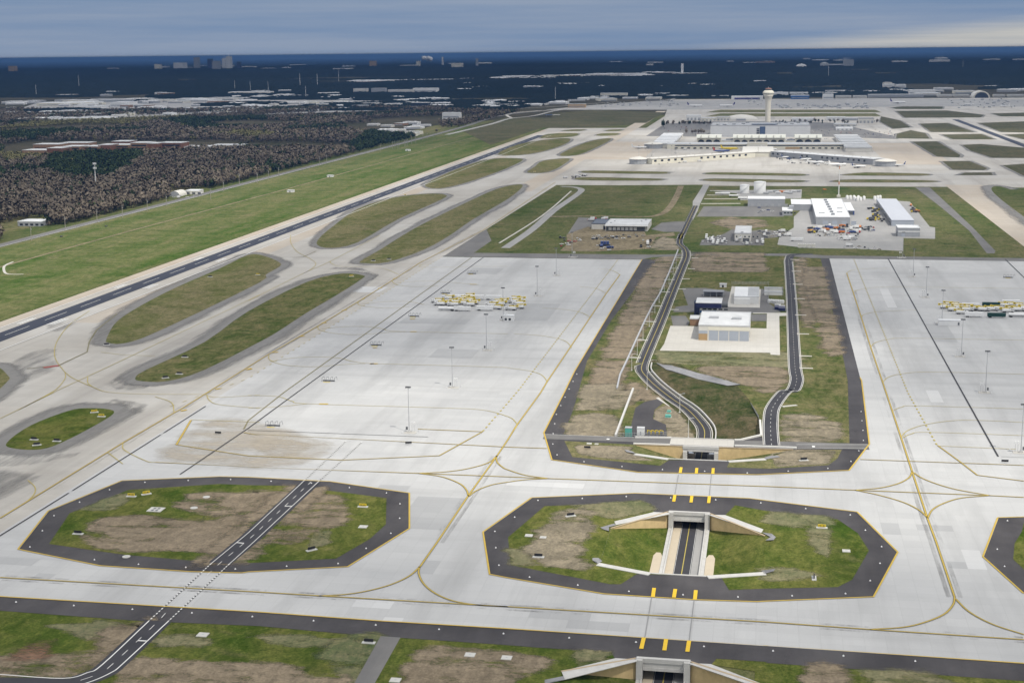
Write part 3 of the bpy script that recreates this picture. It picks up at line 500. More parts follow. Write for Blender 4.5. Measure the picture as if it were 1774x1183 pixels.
# ================================================================ mesh builder for things
class MB:
    def __init__(s): s.v = []; s.f = []; s.mi = []
    def quad(s, *p, m=0): b = len(s.v); s.v += [tuple(q) for q in p]; s.f.append(tuple(range(b, b + len(p)))); s.mi.append(m)
    def box(s, x0, y0, z0, x1, y1, z1, m=0, rz=0., o=(0, 0)):
        c, sn = math.cos(rz), math.sin(rz); b = len(s.v)
        for z in (z0, z1):
            for x, y in ((x0, y0), (x1, y0), (x1, y1), (x0, y1)): s.v.append((o[0] + x * c - y * sn, o[1] + x * sn + y * c, z))
        for q in ((3, 2, 1, 0), (4, 5, 6, 7), (0, 1, 5, 4), (1, 2, 6, 5), (2, 3, 7, 6), (3, 0, 4, 7)): s.f.append(tuple(b + i for i in q)); s.mi.append(m)
        return s
    def prism(s, poly, z0, z1, m=0, mt=None):                # plan polygon, z0/z1 numbers or lists
        nn = len(poly); b = len(s.v); zz0 = z0 if isinstance(z0, (list, tuple)) else [z0] * nn; zz1 = z1 if isinstance(z1, (list, tuple)) else [z1] * nn
        ar = sum(poly[i][0] * poly[(i + 1) % nn][1] - poly[(i + 1) % nn][0] * poly[i][1] for i in range(nn))
        if ar < 0: poly = poly[::-1]; zz0 = zz0[::-1]; zz1 = zz1[::-1]
        s.v += [(p[0], p[1], z) for p, z in zip(poly, zz0)] + [(p[0], p[1], z) for p, z in zip(poly, zz1)]
        for i in range(nn): j = (i + 1) % nn; s.f.append((b + i, b + j, b + nn + j, b + nn + i)); s.mi.append(m)
        s.f.append(tuple(b + nn + i for i in range(nn))); s.mi.append(m if mt is None else mt); s.f.append(tuple(b + i for i in reversed(range(nn)))); s.mi.append(m)
        return s
    def tube(s, p, q, r0, r1=None, k=8, m=0, cap=True):
        r1 = r0 if r1 is None else r1; p = np.array(p, float); q = np.array(q, float); d = q - p; d /= np.linalg.norm(d) + 1e-9
        a = np.cross(d, (0, 0, 1) if abs(d[2]) < .9 else (1, 0, 0)); a /= np.linalg.norm(a); c = np.cross(d, a); b = len(s.v)
        for o, r in ((p, r0), (q, r1)):
            for i in range(k): t = 2 * math.pi * i / k; s.v.append(tuple(o + (a * math.cos(t) + c * math.sin(t)) * r))
        for i in range(k): j = (i + 1) % k; s.f.append((b + i, b + k + i, b + k + j, b + j)); s.mi.append(m)
        if cap: s.f.append(tuple(b + i for i in range(k))); s.f.append(tuple(b + k + i for i in reversed(range(k)))); s.mi += [m, m]
        return s
    def lathe(s, prof, k=16, o=(0, 0), m=0, axis='z'):       # (radius, height) profile
        b = len(s.v); nn = len(prof)
        for r, z in prof:
            for i in range(k):
                t = 2 * math.pi * i / k; s.v.append((o[0] + r * math.cos(t), o[1] + r * math.sin(t), z))
        for a in range(nn - 1):
            for i in range(k): j = (i + 1) % k; s.f.append((b + a * k + i, b + a * k + j, b + (a + 1) * k + j, b + (a + 1) * k + i)); s.mi.append(m)
        s.f.append(tuple(b + (nn - 1) * k + i for i in range(k))); s.mi.append(m)
        return s
    def build(s, name, mat, parent=None, smooth_=False):
        o = link_mesh(name, s.v, s.f, mat, parent, None, smooth_)
        if any(s.mi): o.data.polygons.foreach_set('material_index', s.mi)
        return o
def tag(o, label, cat, group=None):
    o['label'] = label; o['category'] = cat
    if group: o['group'] = group
    return o
def thing(name, label, cat, loc=(0, 0, 0), rz=0., group=None):
    o = bpy.data.objects.new(name, None); COL.objects.link(o); o.location = (loc[0], loc[1], loc[2] if len(loc) > 2 else 0); o.rotation_euler = (0, 0, rz); o.empty_display_size = 1
    return tag(o, label, cat, group)
KIDS = {}
def dup(root, loc, rz=0., label=None, group=None, sc=None):
    if root.name not in KIDS: KIDS[root.name] = [(c, [d for d in c.children]) for c in root.children]
    r = root.copy(); COL.objects.link(r); r.location = (loc[0], loc[1], loc[2] if len(loc) > 2 else 0); r.rotation_euler = (0, 0, rz)
    if sc: r.scale = sc if isinstance(sc, tuple) else (sc, sc, sc)
    if label: r['label'] = label
    if group: r['group'] = group
    for c, gs in KIDS[root.name]:
        k = c.copy(); COL.objects.link(k); k.parent = r
        for d in gs: e = d.copy(); COL.objects.link(e); e.parent = k
    return r

BEIGE = paint('beige_masonry', (.60, .45, .24), .9, .2, .4, .1); PORT = paint('portal_concrete', (.50, .49, .47), .85, .17, .3, .2)
DARKC = paint('tunnel_lining', (.20, .19, .18), .9, .1, .3, .1); CREAM = paint('cream_walk', (.50, .43, .33), .9, .08, .2, .1)
# ---- the three open cuts of the sunken road
def grid_in(poly, step, jit=.8):
    lo, hi = bbox(poly); out = []
    for x in np.arange(lo[0] + 1, hi[0], step):
        for y in np.arange(lo[1] + 1, hi[1], step):
            q = (x + random.uniform(-jit, jit), y + random.uniform(-jit, jit))
            if inside(*q, poly): out.append(q)
    return out
def drape(name, poly, h, mat, step=4, kind='structure', holes=(), lift=0.):
    V, fs = cdt(poly, holes, grid_in(poly, step))
    return link_mesh(name, [(a.x, a.y, h(a.x, a.y) + lift) for a in V], [q if _up(V, q) else q[::-1] for q in fs], mat, None, kind, True)
def cut_h(c, x, y):
    n0, s0 = (c['n'][0], c['s'][0]) if x < XC else (c['n'][-1], c['s'][-1])
    t = (y - s0[1]) / (n0[1] - s0[1] + 1e-9); xr = s0[0] + (n0[0] - s0[0]) * t
    e = XC - 12.5 if x < XC else XC + 12.5
    k = max(0., min(1., (x - xr) / (e - xr))); k = k * k * (3 - 2 * k) * .55 + k * .45
    return -7.5 * k + .12 * math.sin(x * .7 + y * .5) * (k > .03)
portal_words = ["behind the first low coping at the bottom edge", "inside the grassy octagon island, between white wing copings", "under the pale road bridge"]
TUN = [(456, 538.5), (616.7, 702.8), (727, 742)]
for i, c in enumerate(CUTS):
    hy = c['n'][1][1]; sy = c['s'][1][1]
    for sgn in (-1, 1):
        e = XC + sgn * 7.7
        if sgn < 0: poly = [c['n'][0], c['n'][1], (e, c['n'][1][1]), (e, sy), c['s'][1], c['s'][0]]
        else: poly = [c['n'][3], c['n'][2], (e, c['n'][2][1]), (e, sy), c['s'][2], c['s'][3]]
        drape("cutting_slope", poly, lambda x, y: cut_h(c, x, y), GRASS_LUSH if i < 2 else GRASS_DRY, 3.2)
        wl = MB(); wl.box(XC + sgn * 7.1, sy, -8.3, e, hy, -6.5) if sgn > 0 else wl.box(e, sy, -8.3, XC + sgn * 7.1, hy, -6.5)
        wl.box(min(e, e + sgn * 1.6), sy, -7.5, max(e, e + sgn * 1.6), hy, -7.0)
        tag(wl.build("retaining_wall", PORT), ("low concrete kerb wall on the west side" if sgn < 0 else "low concrete kerb wall on the east side") + " of the sunken road, " + portal_words[i], "wall")
        if i == 1:
            pd = MB(); a, b = sorted((XC + sgn * 9.4, XC + sgn * 13.2)); pd.prism([(a, sy), (b, sy), (b, sy + 40), (b - 1, sy + 44), (a + 1, sy + 44), (a, sy + 40)], -8.2, -7.0)
            tag(pd.build("drainage_pad", CREAM), "pale concrete drainage pad with rounded end %s of the sunken road" % ("west" if sgn < 0 else "east"), "concrete pad")
    sheet("walkway", [(XC - 7.1, sy - 1), (XC - 3.6, sy - 1), (XC - 3.6, TUN[i][1]), (XC - 7.1, TUN[i][1])], -7.86, CREAM, [])
    sheet("walkway", [(XC + 3.6, sy - 1), (XC + 7.1, sy - 1), (XC + 7.1, TUN[i][1]), (XC + 3.6, TUN[i][1])], -7.86, CONC_GREY, [])
    P = thing("tunnel_portal", "beige walled tunnel portal " + portal_words[i], "tunnel portal", (XC, hy, 0))
    bz = -3.9 if i < 2 else -2.4
    hb = MB().box(-9.3, 0, bz, 9.3, 1.4, .45); hb.box(-9.6, -.35, -1.0, 9.6, 0, .55); hb.box(-7.0, -.25, bz, 7.0, 0, bz + 1.1); hb.build("headwall", PORT, P)
    for sgn in (-1, 1):
        a, b = sorted((sgn * 7.1, sgn * 9.3)); MB().box(a, -1.6, -8.3, b, 1.2, .35 if i < 2 else bz - .01).build("pier", PORT, P)
        wo = c['n'][0] if sgn < 0 else c['n'][3]; wi = c['n'][1] if sgn < 0 else c['n'][2]
        a = np.array(wi) - (XC, hy); b = np.array(wo) - (XC, hy); e = (b - a) / np.hypot(*(b - a)); nr = np.array([-e[1], e[0]]) * .4
        if nr[1] < 0: nr = -nr
        ws = MB(); ws.prism([tuple(a), tuple(b), tuple(b + nr), tuple(a + nr)], -8.2, .25); wg = ws.build("wing_wall", BEIGE, P)
        cp = MB(); q = nr * .6; cp.prism([tuple(a - q), tuple(b - q), tuple(b + nr + q), tuple(a + nr + q)], .255, .38); cp.build("wall_cap", paint('cap_%d%d' % (i, sgn), (.42, .33, .22), .9), wg)
    ln = MB(); L = TUN[i][1] - hy
    for x in (-7.1, 7.1): ln.quad((x, 0, -8.3), (x, L, -8.3), (x, L, 0), (x, 0, 0))
    ln.quad((-7.1, .1, bz + .02), (7.1, .1, bz + .02), (7.1, L, bz + .02), (-7.1, L, bz + .02)); ln.build("tunnel_lining", DARKC, P)
    if i: # coping on the near rim of the cut
        s = c['s']; r = [tuple(p) for p in s]; v, f = ribbon_geo(r, 1.4, .42); mb = MB(); 
        for k in range(3):
            a, b = np.array(r[k]), np.array(r[k + 1]); e = (b - a) / np.hypot(*(b - a)); nr = np.array([e[1], -e[0]])
            wd = (3.2, .9, 3.2)[k]; mb.prism([tuple(a), tuple(b), tuple(b + nr * wd), tuple(a + nr * wd)], -1.0 - k * .01, .40 + .004 * k)
        tag(mb.build("rim_coping", PORT), "pale concrete coping on the near rim, " + portal_words[i], "coping")
# white concrete aprons behind the wing walls
for k, p in enumerate((cT([(190, 243), (570, 153), (712, 160), (722, 172), (205, 276)]), cT([(1092, 178), (1255, 182), (1622, 320), (1600, 352)]), cU([(190, 325), (605, 225), (765, 235), (772, 247), (215, 388)]), cU([(1155, 262), (1335, 270), (1774, 440), (1700, 450)]))):
    tag(MB().prism(p, .1, .31).build("slope_paving", PORT), ("white concrete paving behind the %s wing wall of " % ("west" if k % 2 == 0 else "east")) + ("the island tunnel portal" if k < 2 else "the tunnel portal at the bottom edge"), "paving")
# the ravine beside the left-hand road
drape("ravine", RAV, rav_h, grass_mat("ravine_turf", (.036, .062, .016), (.15, .118, .072), .50, (1, .5, 1), .04), 3.5)
sk = MB()
for a, b in zip(RAV, RAV[1:] + RAV[:1]):
    nn = max(1, int(np.hypot(b[0] - a[0], b[1] - a[1]) / 3))
    for k in range(nn):
        p = [a[0] + (b[0] - a[0]) * t for t in (k / nn, (k + 1) / nn)]; q = [a[1] + (b[1] - a[1]) * t for t in (k / nn, (k + 1) / nn)]
        h0, h1 = rav_h(p[0], q[0]), rav_h(p[1], q[1])
        if min(h0, h1) < -.1 and not (q[0] < 745 and p[0] < -14): sk.quad((p[0], q[0], h0 - 1), (p[1], q[1], h1 - 1), (p[1], q[1], .2), (p[0], q[0], .2))
tag(sk.build("retaining_wall", PORT), "concrete retaining wall round the edge of the grassy ravine beside the bridge", "wall")
ROCK = asphalt_mat('riprap_rock', (.17, .17, .18), (.34, .34, .35), (1, 1, 1))
def riprap(poly, h=None, step=1.3, lift=.3):
    h = h or (lambda x, y: .15)
    o = drape("riprap", poly, lambda x, y: h(x, y) + lift + random.uniform(-.25, .35), ROCK, step, 'stuff'); o.data.polygons.foreach_set('use_smooth', [False] * len(o.data.polygons)); return o
riprap(cJ([(1010, 905), (1060, 918), (1130, 925), (1300, 975), (1480, 1020), (1590, 1055), (1500, 1062), (1300, 1015), (1080, 950)]), rav_h, 1.6)
for p in (cT([(55, 305), (190, 270), (205, 280), (140, 305), (140, 345), (80, 320)]), cT([(1605, 352), (1700, 370), (1742, 395), (1720, 430), (1640, 435), (1690, 400)]), cT([(-20, 600), (40, 600), (75, 630), (30, 650), (-20, 620)]), cT([(1600, 715), (1735, 700), (1720, 730), (1630, 748)]), cU([(60, 390), (205, 370), (215, 395), (60, 425)]), cV([(160, 510), (230, 520), (260, 545), (180, 530)]), cV([(1390, 570), (1500, 555), (1530, 570), (1400, 590)])): riprap(p)
strip("ravine_road_kerb", [], 1, 1, PORT) if 0 else None
# ravine-side wall of the left road
wm = MB(); q = [p for p in RAVKERB if p[2] < .29 and p[1] > 745]; q = [(p[0], p[1], p[2]) for p in q]
for a, b in zip(q, q[1:]):
    e = np.array([b[0] - a[0], b[1] - a[1]]); e /= np.hypot(*e) + 1e-9; nr = np.array([e[1], -e[0]])
    A = np.array(a[:2]) + nr * 1.6; B = np.array(b[:2]) + nr * 1.6
    wm.prism([tuple(A), tuple(B), tuple(B + nr * .7), tuple(A + nr * .7)], [a[2] - 1, b[2] - 1, b[2] - 1, a[2] - 1], [a[2] + 1.1, b[2] + 1.1, b[2] + 1.1, a[2] + 1.1])
tag(wm.build("retaining_wall", PORT), "curving low concrete wall along the ravine side of the descending road", "wall")
B_ = thing("road_bridge", "pale concrete bridge deck carrying the service road over the sunken road", "bridge", (-31, 735, 0))
MB().box(-16.9, -6.3, -1.9, 17.0, 7.0, .36).build("deck", CONC_PLAIN, B_)
for y in (-6.9, 7.0): MB().box(-16.9, y, -1.9, 17, y + .6, .75).build("parapet", PORT, B_)
for lab, p in (("low white concrete barrier along the north side of the service road west of the bridge", cV([(255, 400), (568, 404)])), ("low white concrete barrier along the south side of the service road west of the bridge", cV([(240, 456), (556, 466)])),
               ("long low white concrete barrier south of the service road east of the bridge", cV([(1128, 474), (1668, 492)])), ("cranked white concrete barrier beside the ravine and the right-hand road", cV([(1128, 424), (1185, 422), (1362, 380), (1352, 252)]))):
    mb = MB()
    for a, b in zip(p, p[1:]):
        e = np.array([b[0] - a[0], b[1] - a[1]]); e /= np.hypot(*e); nr = np.array([-e[1], e[0]]) * .55; a_, b_ = np.array(a), np.array(b) + e * .3
        mb.prism([tuple(a_ - nr), tuple(b_ - nr), tuple(b_ + nr), tuple(a_ + nr)], -.5, 1.0 + random.uniform(0, .01))
    tag(mb.build("concrete_barrier", paint('barrier', (.62, .61, .58), .8, .06)), lab, "barrier")
for z, x0, x1 in ((.2, -66, -48), ): pass

# ================================================================ PAINTED MARKINGS
def yel(pts, sm=True, wd=.42, k=6):
    p = smooth(pts, k) if sm and len(pts) > 2 else pts
    line('taxi_line_border', p, wd + .5, .30); line('taxi_line', p, wd, .33)
def yel2(pts, sm=True, k=6):                                  # fainter lead-in lines on the aprons
    p = smooth(pts, k) if sm and len(pts) > 2 else pts
    line('lead_in_line', p, .48, .31)
for isl in (ISL1, ISL2, ISL3): line('edge_line', offset(isl, .4), .7, .32, None, True)
line('edge_line', [CEN[0]] + CEN[1:-4], .75, .32); line('edge_line', cE([(-200, 500), (0, 515), (1774, 622)]) + cF([(900, 682), (1774, 735)]) + cG([(1774, 853)]) + cH([(0, 850), (1774, 972)]), .75, .32)
yel(cA([(1060, 478), (1774, 512)]) + cB([(0, 590), (1160, 632), (1774, 656)]) + cC([(280, 668), (1774, 722)]) + cD([(620, 747), (1540, 784), (1774, 796)]), False)
yel(cJ([(765, 300), (670, 430), (560, 595), (430, 790), (265, 1035), (225, 1104)]) + cC([(55, 312), (0, 402)]) + cB([(1700, 512), (1500, 790), (1290, 1104)]) + cF([(1175, 310)]), False, .5)
yel(cB([(1700, 512), (1640, 560), (1500, 600), (1350, 622), (1160, 632)])); yel(cB([(1160, 632), (1320, 655), (1440, 700), (1490, 745), (1505, 790)])); yel(cB([(1505, 790), (1560, 750), (1660, 712), (1774, 692)]) + cC([(130, 675), (280, 668)])); yel(cB([(1695, 512), (1700, 555), (1740, 592), (1774, 608)]) + cC([(120, 645), (280, 668)]))
yel(cF([(1175, 310), (1100, 375), (970, 435), (800, 480), (640, 503), (470, 512)])); yel(cF([(1170, 310), (1165, 360), (1200, 430), (1280, 495), (1400, 545), (1560, 572), (1774, 585)]))
yel(cE([(0, 385), (1774, 485)]) + cF([(480, 510), (1774, 585)]) + cG([(1774, 690)]) + cH([(720, 740), (1774, 810)]), False)
yel(cK([(563, 290), (610, 430), (665, 600), (728, 800), (812, 1045)]) + cD([(935, 390), (1010, 620), (1115, 940), (1175, 1104)]) + cH([(1300, 520)]), False, .5)
for q, p in ((cD, [(1010, 620), (990, 660), (920, 700), (790, 732), (620, 747)]), (cD, [(620, 747), (780, 780), (950, 830), (1060, 885), (1115, 935)]), (cD, [(1015, 625), (1100, 675), (1280, 735), (1540, 784)]), (cD, [(1115, 940), (1150, 880), (1230, 835), (1350, 800), (1540, 784)]),
             (cH, [(1300, 520), (1290, 570), (1230, 635), (1100, 690), (950, 725), (720, 740)]), (cH, [(1305, 530), (1400, 620), (1560, 705), (1774, 775)])): yel(q(p))
yel(cB([(1160, 330), (1600, 348)]), False); yel(cB([(1600, 348), (1305, 512), (640, 542), (0, 513)]) + cA([(1205, 358)]), False); yel(cA([(1205, 358), (1305, 190)]), False, .8); yel2(cA([(1310, 188), (1774, 205)]), False)
yel(cA([(265 + 1400, 275), (1774, 295)]) + cB([(0, 362), (1774, 453)]) + cC([(265, 462)]), False, .4); line('slot_drain', cB([(0, 338), (1230, 384)]), .5, .31)
TX = cI([(1600, 0), (1180, 215), (1000, 330), (760, 480), (480, 650), (130, 850)]) + cL([(1230, 1104)]) + cA([(1190, 140), (840, 345), (0, 860)])
yel(full([(962, 316)]) + TX, False, .5)
for p in ([(140, 850), (150, 885), (250, 918), (450, 930), (640, 915), (800, 908)], [(150, 895), (280, 872), (450, 862), (620, 870), (720, 895), (860, 908), (1300, 920), (1774, 935)], [(475, 650), (490, 680), (600, 703), (760, 710), (1000, 692), (1130, 690)], [(490, 672), (640, 657), (800, 655), (920, 670), (1030, 688), (1774, 705)],
          [(750, 485), (760, 508), (870, 525), (1000, 528), (1100, 520)], [(780, 500), (950, 485), (1100, 485), (1200, 505)], [(980, 340), (1010, 367), (1120, 382), (1300, 378)], [(1020, 355), (1200, 345), (1330, 350), (1580, 370)], [(1180, 230), (1220, 250), (1774, 243)]): yel2(cI(p))
for p in ([(0, 938), (130, 955), (220, 980), (262, 1020), (262, 1045)], [(40, 705), (200, 715), (330, 735), (400, 760), (435, 800)], [(235, 528), (400, 540), (500, 560), (560, 590)], [(490, 382), (600, 395), (665, 425)], [(610, 260), (700, 268), (765, 300)]): yel2(cJ(p))
yel2(cB([(0, 100), (200, 108), (300, 140), (420, 158), (1300, 185), (1600, 200), (1774, 245)]) + cC([(50, 280), (60, 310), (30, 350)])); yel2(cB([(0, 187), (200, 178), (400, 158)]))
yel2(cL([(1410, 1000), (1430, 1040), (1500, 1070), (1774, 1095)])); yel2(cL([(1415, 1010), (1500, 1020), (1774, 1005)]))
for p in ([(563, 290), (600, 270), (700, 260), (860, 258)], [(610, 420), (650, 403), (760, 388), (950, 385), (1774, 396)], [(662, 590), (690, 570), (800, 552), (1040, 543)], [(728, 795), (760, 765), (860, 740), (1000, 735), (1774, 748)], [(810, 1035), (850, 1000), (960, 975), (1150, 966), (1774, 980)]): yel2(cK(p))
for p in ([(878, 205), (940, 180), (1050, 172), (1774, 193)], [(935, 385), (980, 340), (1100, 300), (1300, 272), (1500, 272), (1774, 285)], [(945, 390), (1000, 365), (1120, 352), (1774, 375)]): yel2(cD(p))
yel(cD([(1185, 442), (1340, 555), (1455, 645), (1774, 685)]), False); yel2(cD([(1185, 445), (1720, 468)]), False); yel(cD([(655, 537), (1774, 578)]), False, .3)
line('lead_in_dash', cJ([(750, 200), (80, 1080)]) + cB([(1774, 150), (1600, 348)]), .9, .31, (3, 5)); line('lead_in_dash', cK([(612, 195), (980, 1104)]) + cD([(1180, 440)]), .9, .31, (3, 5))
line('lead_in_dash', cI([(1325, 178), (0, 1010)]) + cL([(1100, 1104)]), .5, .31, (4, 7))
line('slot_border', cI([(1530, 180), (245, 1104)]) + cB([(0, 272), (-30, 330)]), .75, .31); line('slot_drain', cI([(1610, 180), (335, 1104)]) + cB([(0, 325)]) + cA([(1230, 560)]), .8, .31)
for p in ([(1405, 95), (1118, 278)], [(1098, 290), (495, 672)], [(470, 687), (0, 980), (-200, 1104)]): line('slot_drain', cA(p), .8, .31)
line('slot_drain', cK([(845, 190), (1352, 1104)]) + cD([(1597, 517)]), .9, .31); line('slot_drain', cK([(1645, 195), (1774, 320), (1900, 450)]), .9, .31)
line('joint_line', cD([(1620, 518), (1774, 524)]), .35, .31)
for q, a, b in ((cG, (998, 458), (990, 518)), (cG, (1143, 465), (1133, 523)), (cG, (1283, 473), (1277, 535)), (cG, (928, 798), (910, 873)), (cG, (1080, 808), (1068, 884)), (cG, (1237, 818), (1225, 893)), (cC, (1183, 592), (1176, 630)), (cC, (1290, 597), (1286, 634)), (cC, (1402, 598), (1399, 636)), (cC, (1140, 780), (1132, 826)), (cC, (1256, 788), (1250, 832)), (cC, (1376, 788), (1370, 836))): line('tunnel_marker_bar', q([a, b]), 1.45, .34)
for q, a, b in ((cG, (982, 518), (935, 795)), (cG, (1272, 535), (1238, 815)), (cC, (1165, 640), (1140, 780)), (cC, (1390, 640), (1375, 790))): line('joint_line', q([a, b]), .3, .31)
for a, b in zip(cI([(1300, 290)])[0:0], []): pass
for x in (-586.3, -540.8): line('runway_stripe', [(x, -200), (x, 3560)], .9, .31)
sheet("runway_keel", [(-576.3, -200), (-557.3, -200), (-557.3, 3560), (-576.3, 3560)], .14, ASPH_KEEL)
sheet("runway_keel", [(527, 2900), (545, 2900), (545, 4330), (527, 4330)], .24, ASPH_KEEL)
line('runway_stripe', [(-566.8, g(0, 582)[1] + 2), (-566.8, 3540)], .5, .32, (36.6, 24.4))
for (ax, ay), (bx, by), nb in (((125, 520), (265, 480), 2), ((340, 525), (480, 485), 3), ((790, 275), (890, 250), 2), ((990, 278), (1100, 250), 3), ((1330, 85), (1410, 65), 2), ((1480, 95), (1550, 72), 2)):
    a, b = cL([(ax, ay), (bx, by)])
    for k in range(nb): line('runway_stripe', [(a[0] + (k - nb / 2 + .5) * 2.6, a[1]), (a[0] + (k - nb / 2 + .5) * 2.6, b[1])], 1.5, .32)
# exits and hold lines left of the aprons
def thin(pts, wd=.5): line('lead_in_line', smooth(pts, 5) if len(pts) > 2 else pts, wd, .31)
for q, p in ((cL, [(610, 430), (480, 520), (400, 620), (372, 700), (385, 770), (445, 850)]), (cL, [(445, 850), (500, 890), (630, 948), (740, 985), (1000, 998), (1410, 1000)]), (cL, [(445, 850), (445, 890), (400, 950), (345, 990), (170, 1085)]), (cL, [(1774, 320), (860, 755), (345, 995), (130, 1104)]), (cL, [(600, 880), (600, 920), (630, 948)]), (cL, [(690, 712), (850, 730), (1060, 738)]),
             (cI, [(290, 30), (290, 80), (330, 140), (400, 180), (450, 210), (460, 235), (420, 270), (380, 290)]), (cI, [(560, 210), (570, 225), (640, 245), (900, 255), (1030, 300)]), (cI, [(0, 480), (380, 290), (560, 210), (900, 30)]), (cA, [(1060, 30), (1170, 70), (1190, 140)]), (cA, [(190, 600), (240, 650), (230, 700), (175, 755)]), (cA, [(0, 180), (370, 0)]), (cA, [(840, 345), (850, 395), (1000, 470), (1060, 478)]), (cA, [(840, 490), (735, 410)])): thin(q(p))
line('hold_line', cL([(595, 710), (405, 800)]), 1.0, .31); line('hold_line', cL([(405, 800), (185, 825)]), 1.0, .31); line('hold_line', cI([(465, 140), (375, 180), (300, 185)]), .9, .31); line('hold_line', cL([(595, 710), (610, 640), (660, 560), (800, 450)]), .8, .31)
# yellow/red position markings on the taxiway
for q, p in ((cL, [(1680, 832), (1722, 826)]), (cL, [(1470, 965), (1505, 960)]), (cA, [(1235, 128), (1275, 120)]), (cI, [(860, 908), (830, 909)]), (cI, [(640, 545), (675, 541)]), (cI, [(505, 632), (535, 628)]), (cI, [(350, 723), (385, 719)]), (cI, [(165, 833), (205, 829)]), (cI, [(885, 395), (915, 390)]), (cI, [(990, 330), (1015, 326)]), (cI, [(0, 945), (20, 940)]), (cI, [(775, 467), (795, 465)]), (cI, [(1108, 691), (1150, 690)]), (cB, [(485, 159), (545, 159)]), (cI, [(1515, 367), (1560, 367)]), (cI, [(835, 909), (885, 909)]), (cI, [(1105, 604), (1140, 604)]), (cI, [(850, 800), (880, 799)])):
    a, b = q(p); line('position_marking', [a, b], 2.0, .335)
a, b = cL([(298, 818), (402, 803)]); line('red_marking', [a, b], 3.4, .32)
# ---- road paint
ER = cB([(385, 680), (0, 1040)]) + cE([(1440, 293)]); EL = cB([(490, 680), (35, 1104)]) + cE([(1565, 295)])
for p in (ER, EL): line('road_edge', p, .3, .31)
line('road_edge', cE([(1020, 680)]) + smooth(cE([(1020, 680), (700, 980), (600, 1035), (430, 1075), (0, 1048), (-150, 1040)]), 5)[1:], .45, .31); line('road_edge', cE([(1155, 680)]) + smooth(cE([(1155, 680), (850, 965), (760, 1035), (600, 1104), (400, 1150)]), 5)[1:], .45, .31)
for p in (cB([(665, 415), (385, 680)]), cB([(775, 420), (490, 680)]), cE([(1440, 293), (1020, 680)]), cE([(1565, 295), (1155, 680)])):
    line('crossing_dash_white', p, .55, .31, (1.2, 1.2)); q = [tuple(np.array(p[0]) + (np.array(p[1]) - np.array(p[0])) * 1.2 / np.hypot(*(np.array(p[1]) - np.array(p[0])))), p[1]]
    line('crossing_dash_black', q, .6, .315, (1.2, 1.2))
line('road_dash', cB([(430, 690), (18, 1072)]) + cE([(1502, 288), (1350, 430)]), .25, .31, (4.5, 7)); line('road_dash', cE([(1130, 630)]) + smooth(cE([(1085, 682), (775, 972), (690, 1035), (560, 1085), (420, 1113), (0, 1113)]), 5), .25, .31, (4.5, 7))
for p in (cB([(250, 857), (300, 857)]), cE([(945, 817), (1005, 820)]), cE([(1618, 148), (1665, 152)])): line('stop_bar', p, .8, .31)
line('road_dash', rr, .2, .31, (3, 6)); line('road_edge', [(x - 3.5, y) for x, y in rr[10:]], .25, .31); line('road_edge', [(x + 3.5, y) for x, y in rr[14:]], .25, .31)
for nm, off, mt, a in (("road_centre_line", 0, YEL_O, 0), ("road_edge_line", -3.3, WHITE_P, 0), ("road_edge_line", 3.3, WHITE_P, 0)):
    pts = []
    for i, p in enumerate(LROAD):
        a_ = np.array(LROAD[max(0, i - 1)][:2]); b_ = np.array(LROAD[min(len(LROAD) - 1, i + 1)][:2]); e = (b_ - a_) / np.hypot(*(b_ - a_)); nr = np.array([-e[1], e[0]])
        pts.append((*(np.array(p[:2]) + nr * off), (p[2] + .16 if p[2] < -.05 else .30)))
    v, f = ribbon_geo(pts, .38 if not off else .13); link_mesh(nm, v, f, mt, None, 'structure')
line('road_edge', cC([(250, 366), (870, 388)]), .3, .31); line('road_edge', cD([(220, 436), (712, 437)]), .3, .31); line('road_edge', cD([(220, 462), (700, 464)]), .3, .31); line('stop_bar', cC([(680, 402), (688, 396)]), 1.6, .31); line('stop_bar', cD([(336, 445), (337, 455)]), 1.5, .31)
YEL = paint('marker_yellow', (.74, .48, .02), .6, .1)
LMAT = {'taxi_line_border': OLIVE_P, 'taxi_line': YEL_P, 'lead_in_line': YEL_O, 'edge_line': YEL_P, 'slot_drain': BLK_P, 'slot_border': OLIVE_P, 'lead_in_dash': YEL_O, 'joint_line': GREY_LINE, 'tunnel_marker_bar': YEL, 'runway_stripe': WHITE_P, 'hold_line': OLIVE_P, 'position_marking': YEL_P, 'red_marking': RED_P, 'road_edge': WHITE_P, 'crossing_dash_white': WHITE_P, 'crossing_dash_black': BLK_P, 'road_dash': WHITE_P, 'stop_bar': WHITE_P}
for k, (v, f, z) in LINES.items(): link_mesh("%s_marking" % k if 'mark' not in k else k, [(*p[:2], z + .0004 * (i % 1)) for i, p in enumerate(v)], f, LMAT[k], None, 'structure')
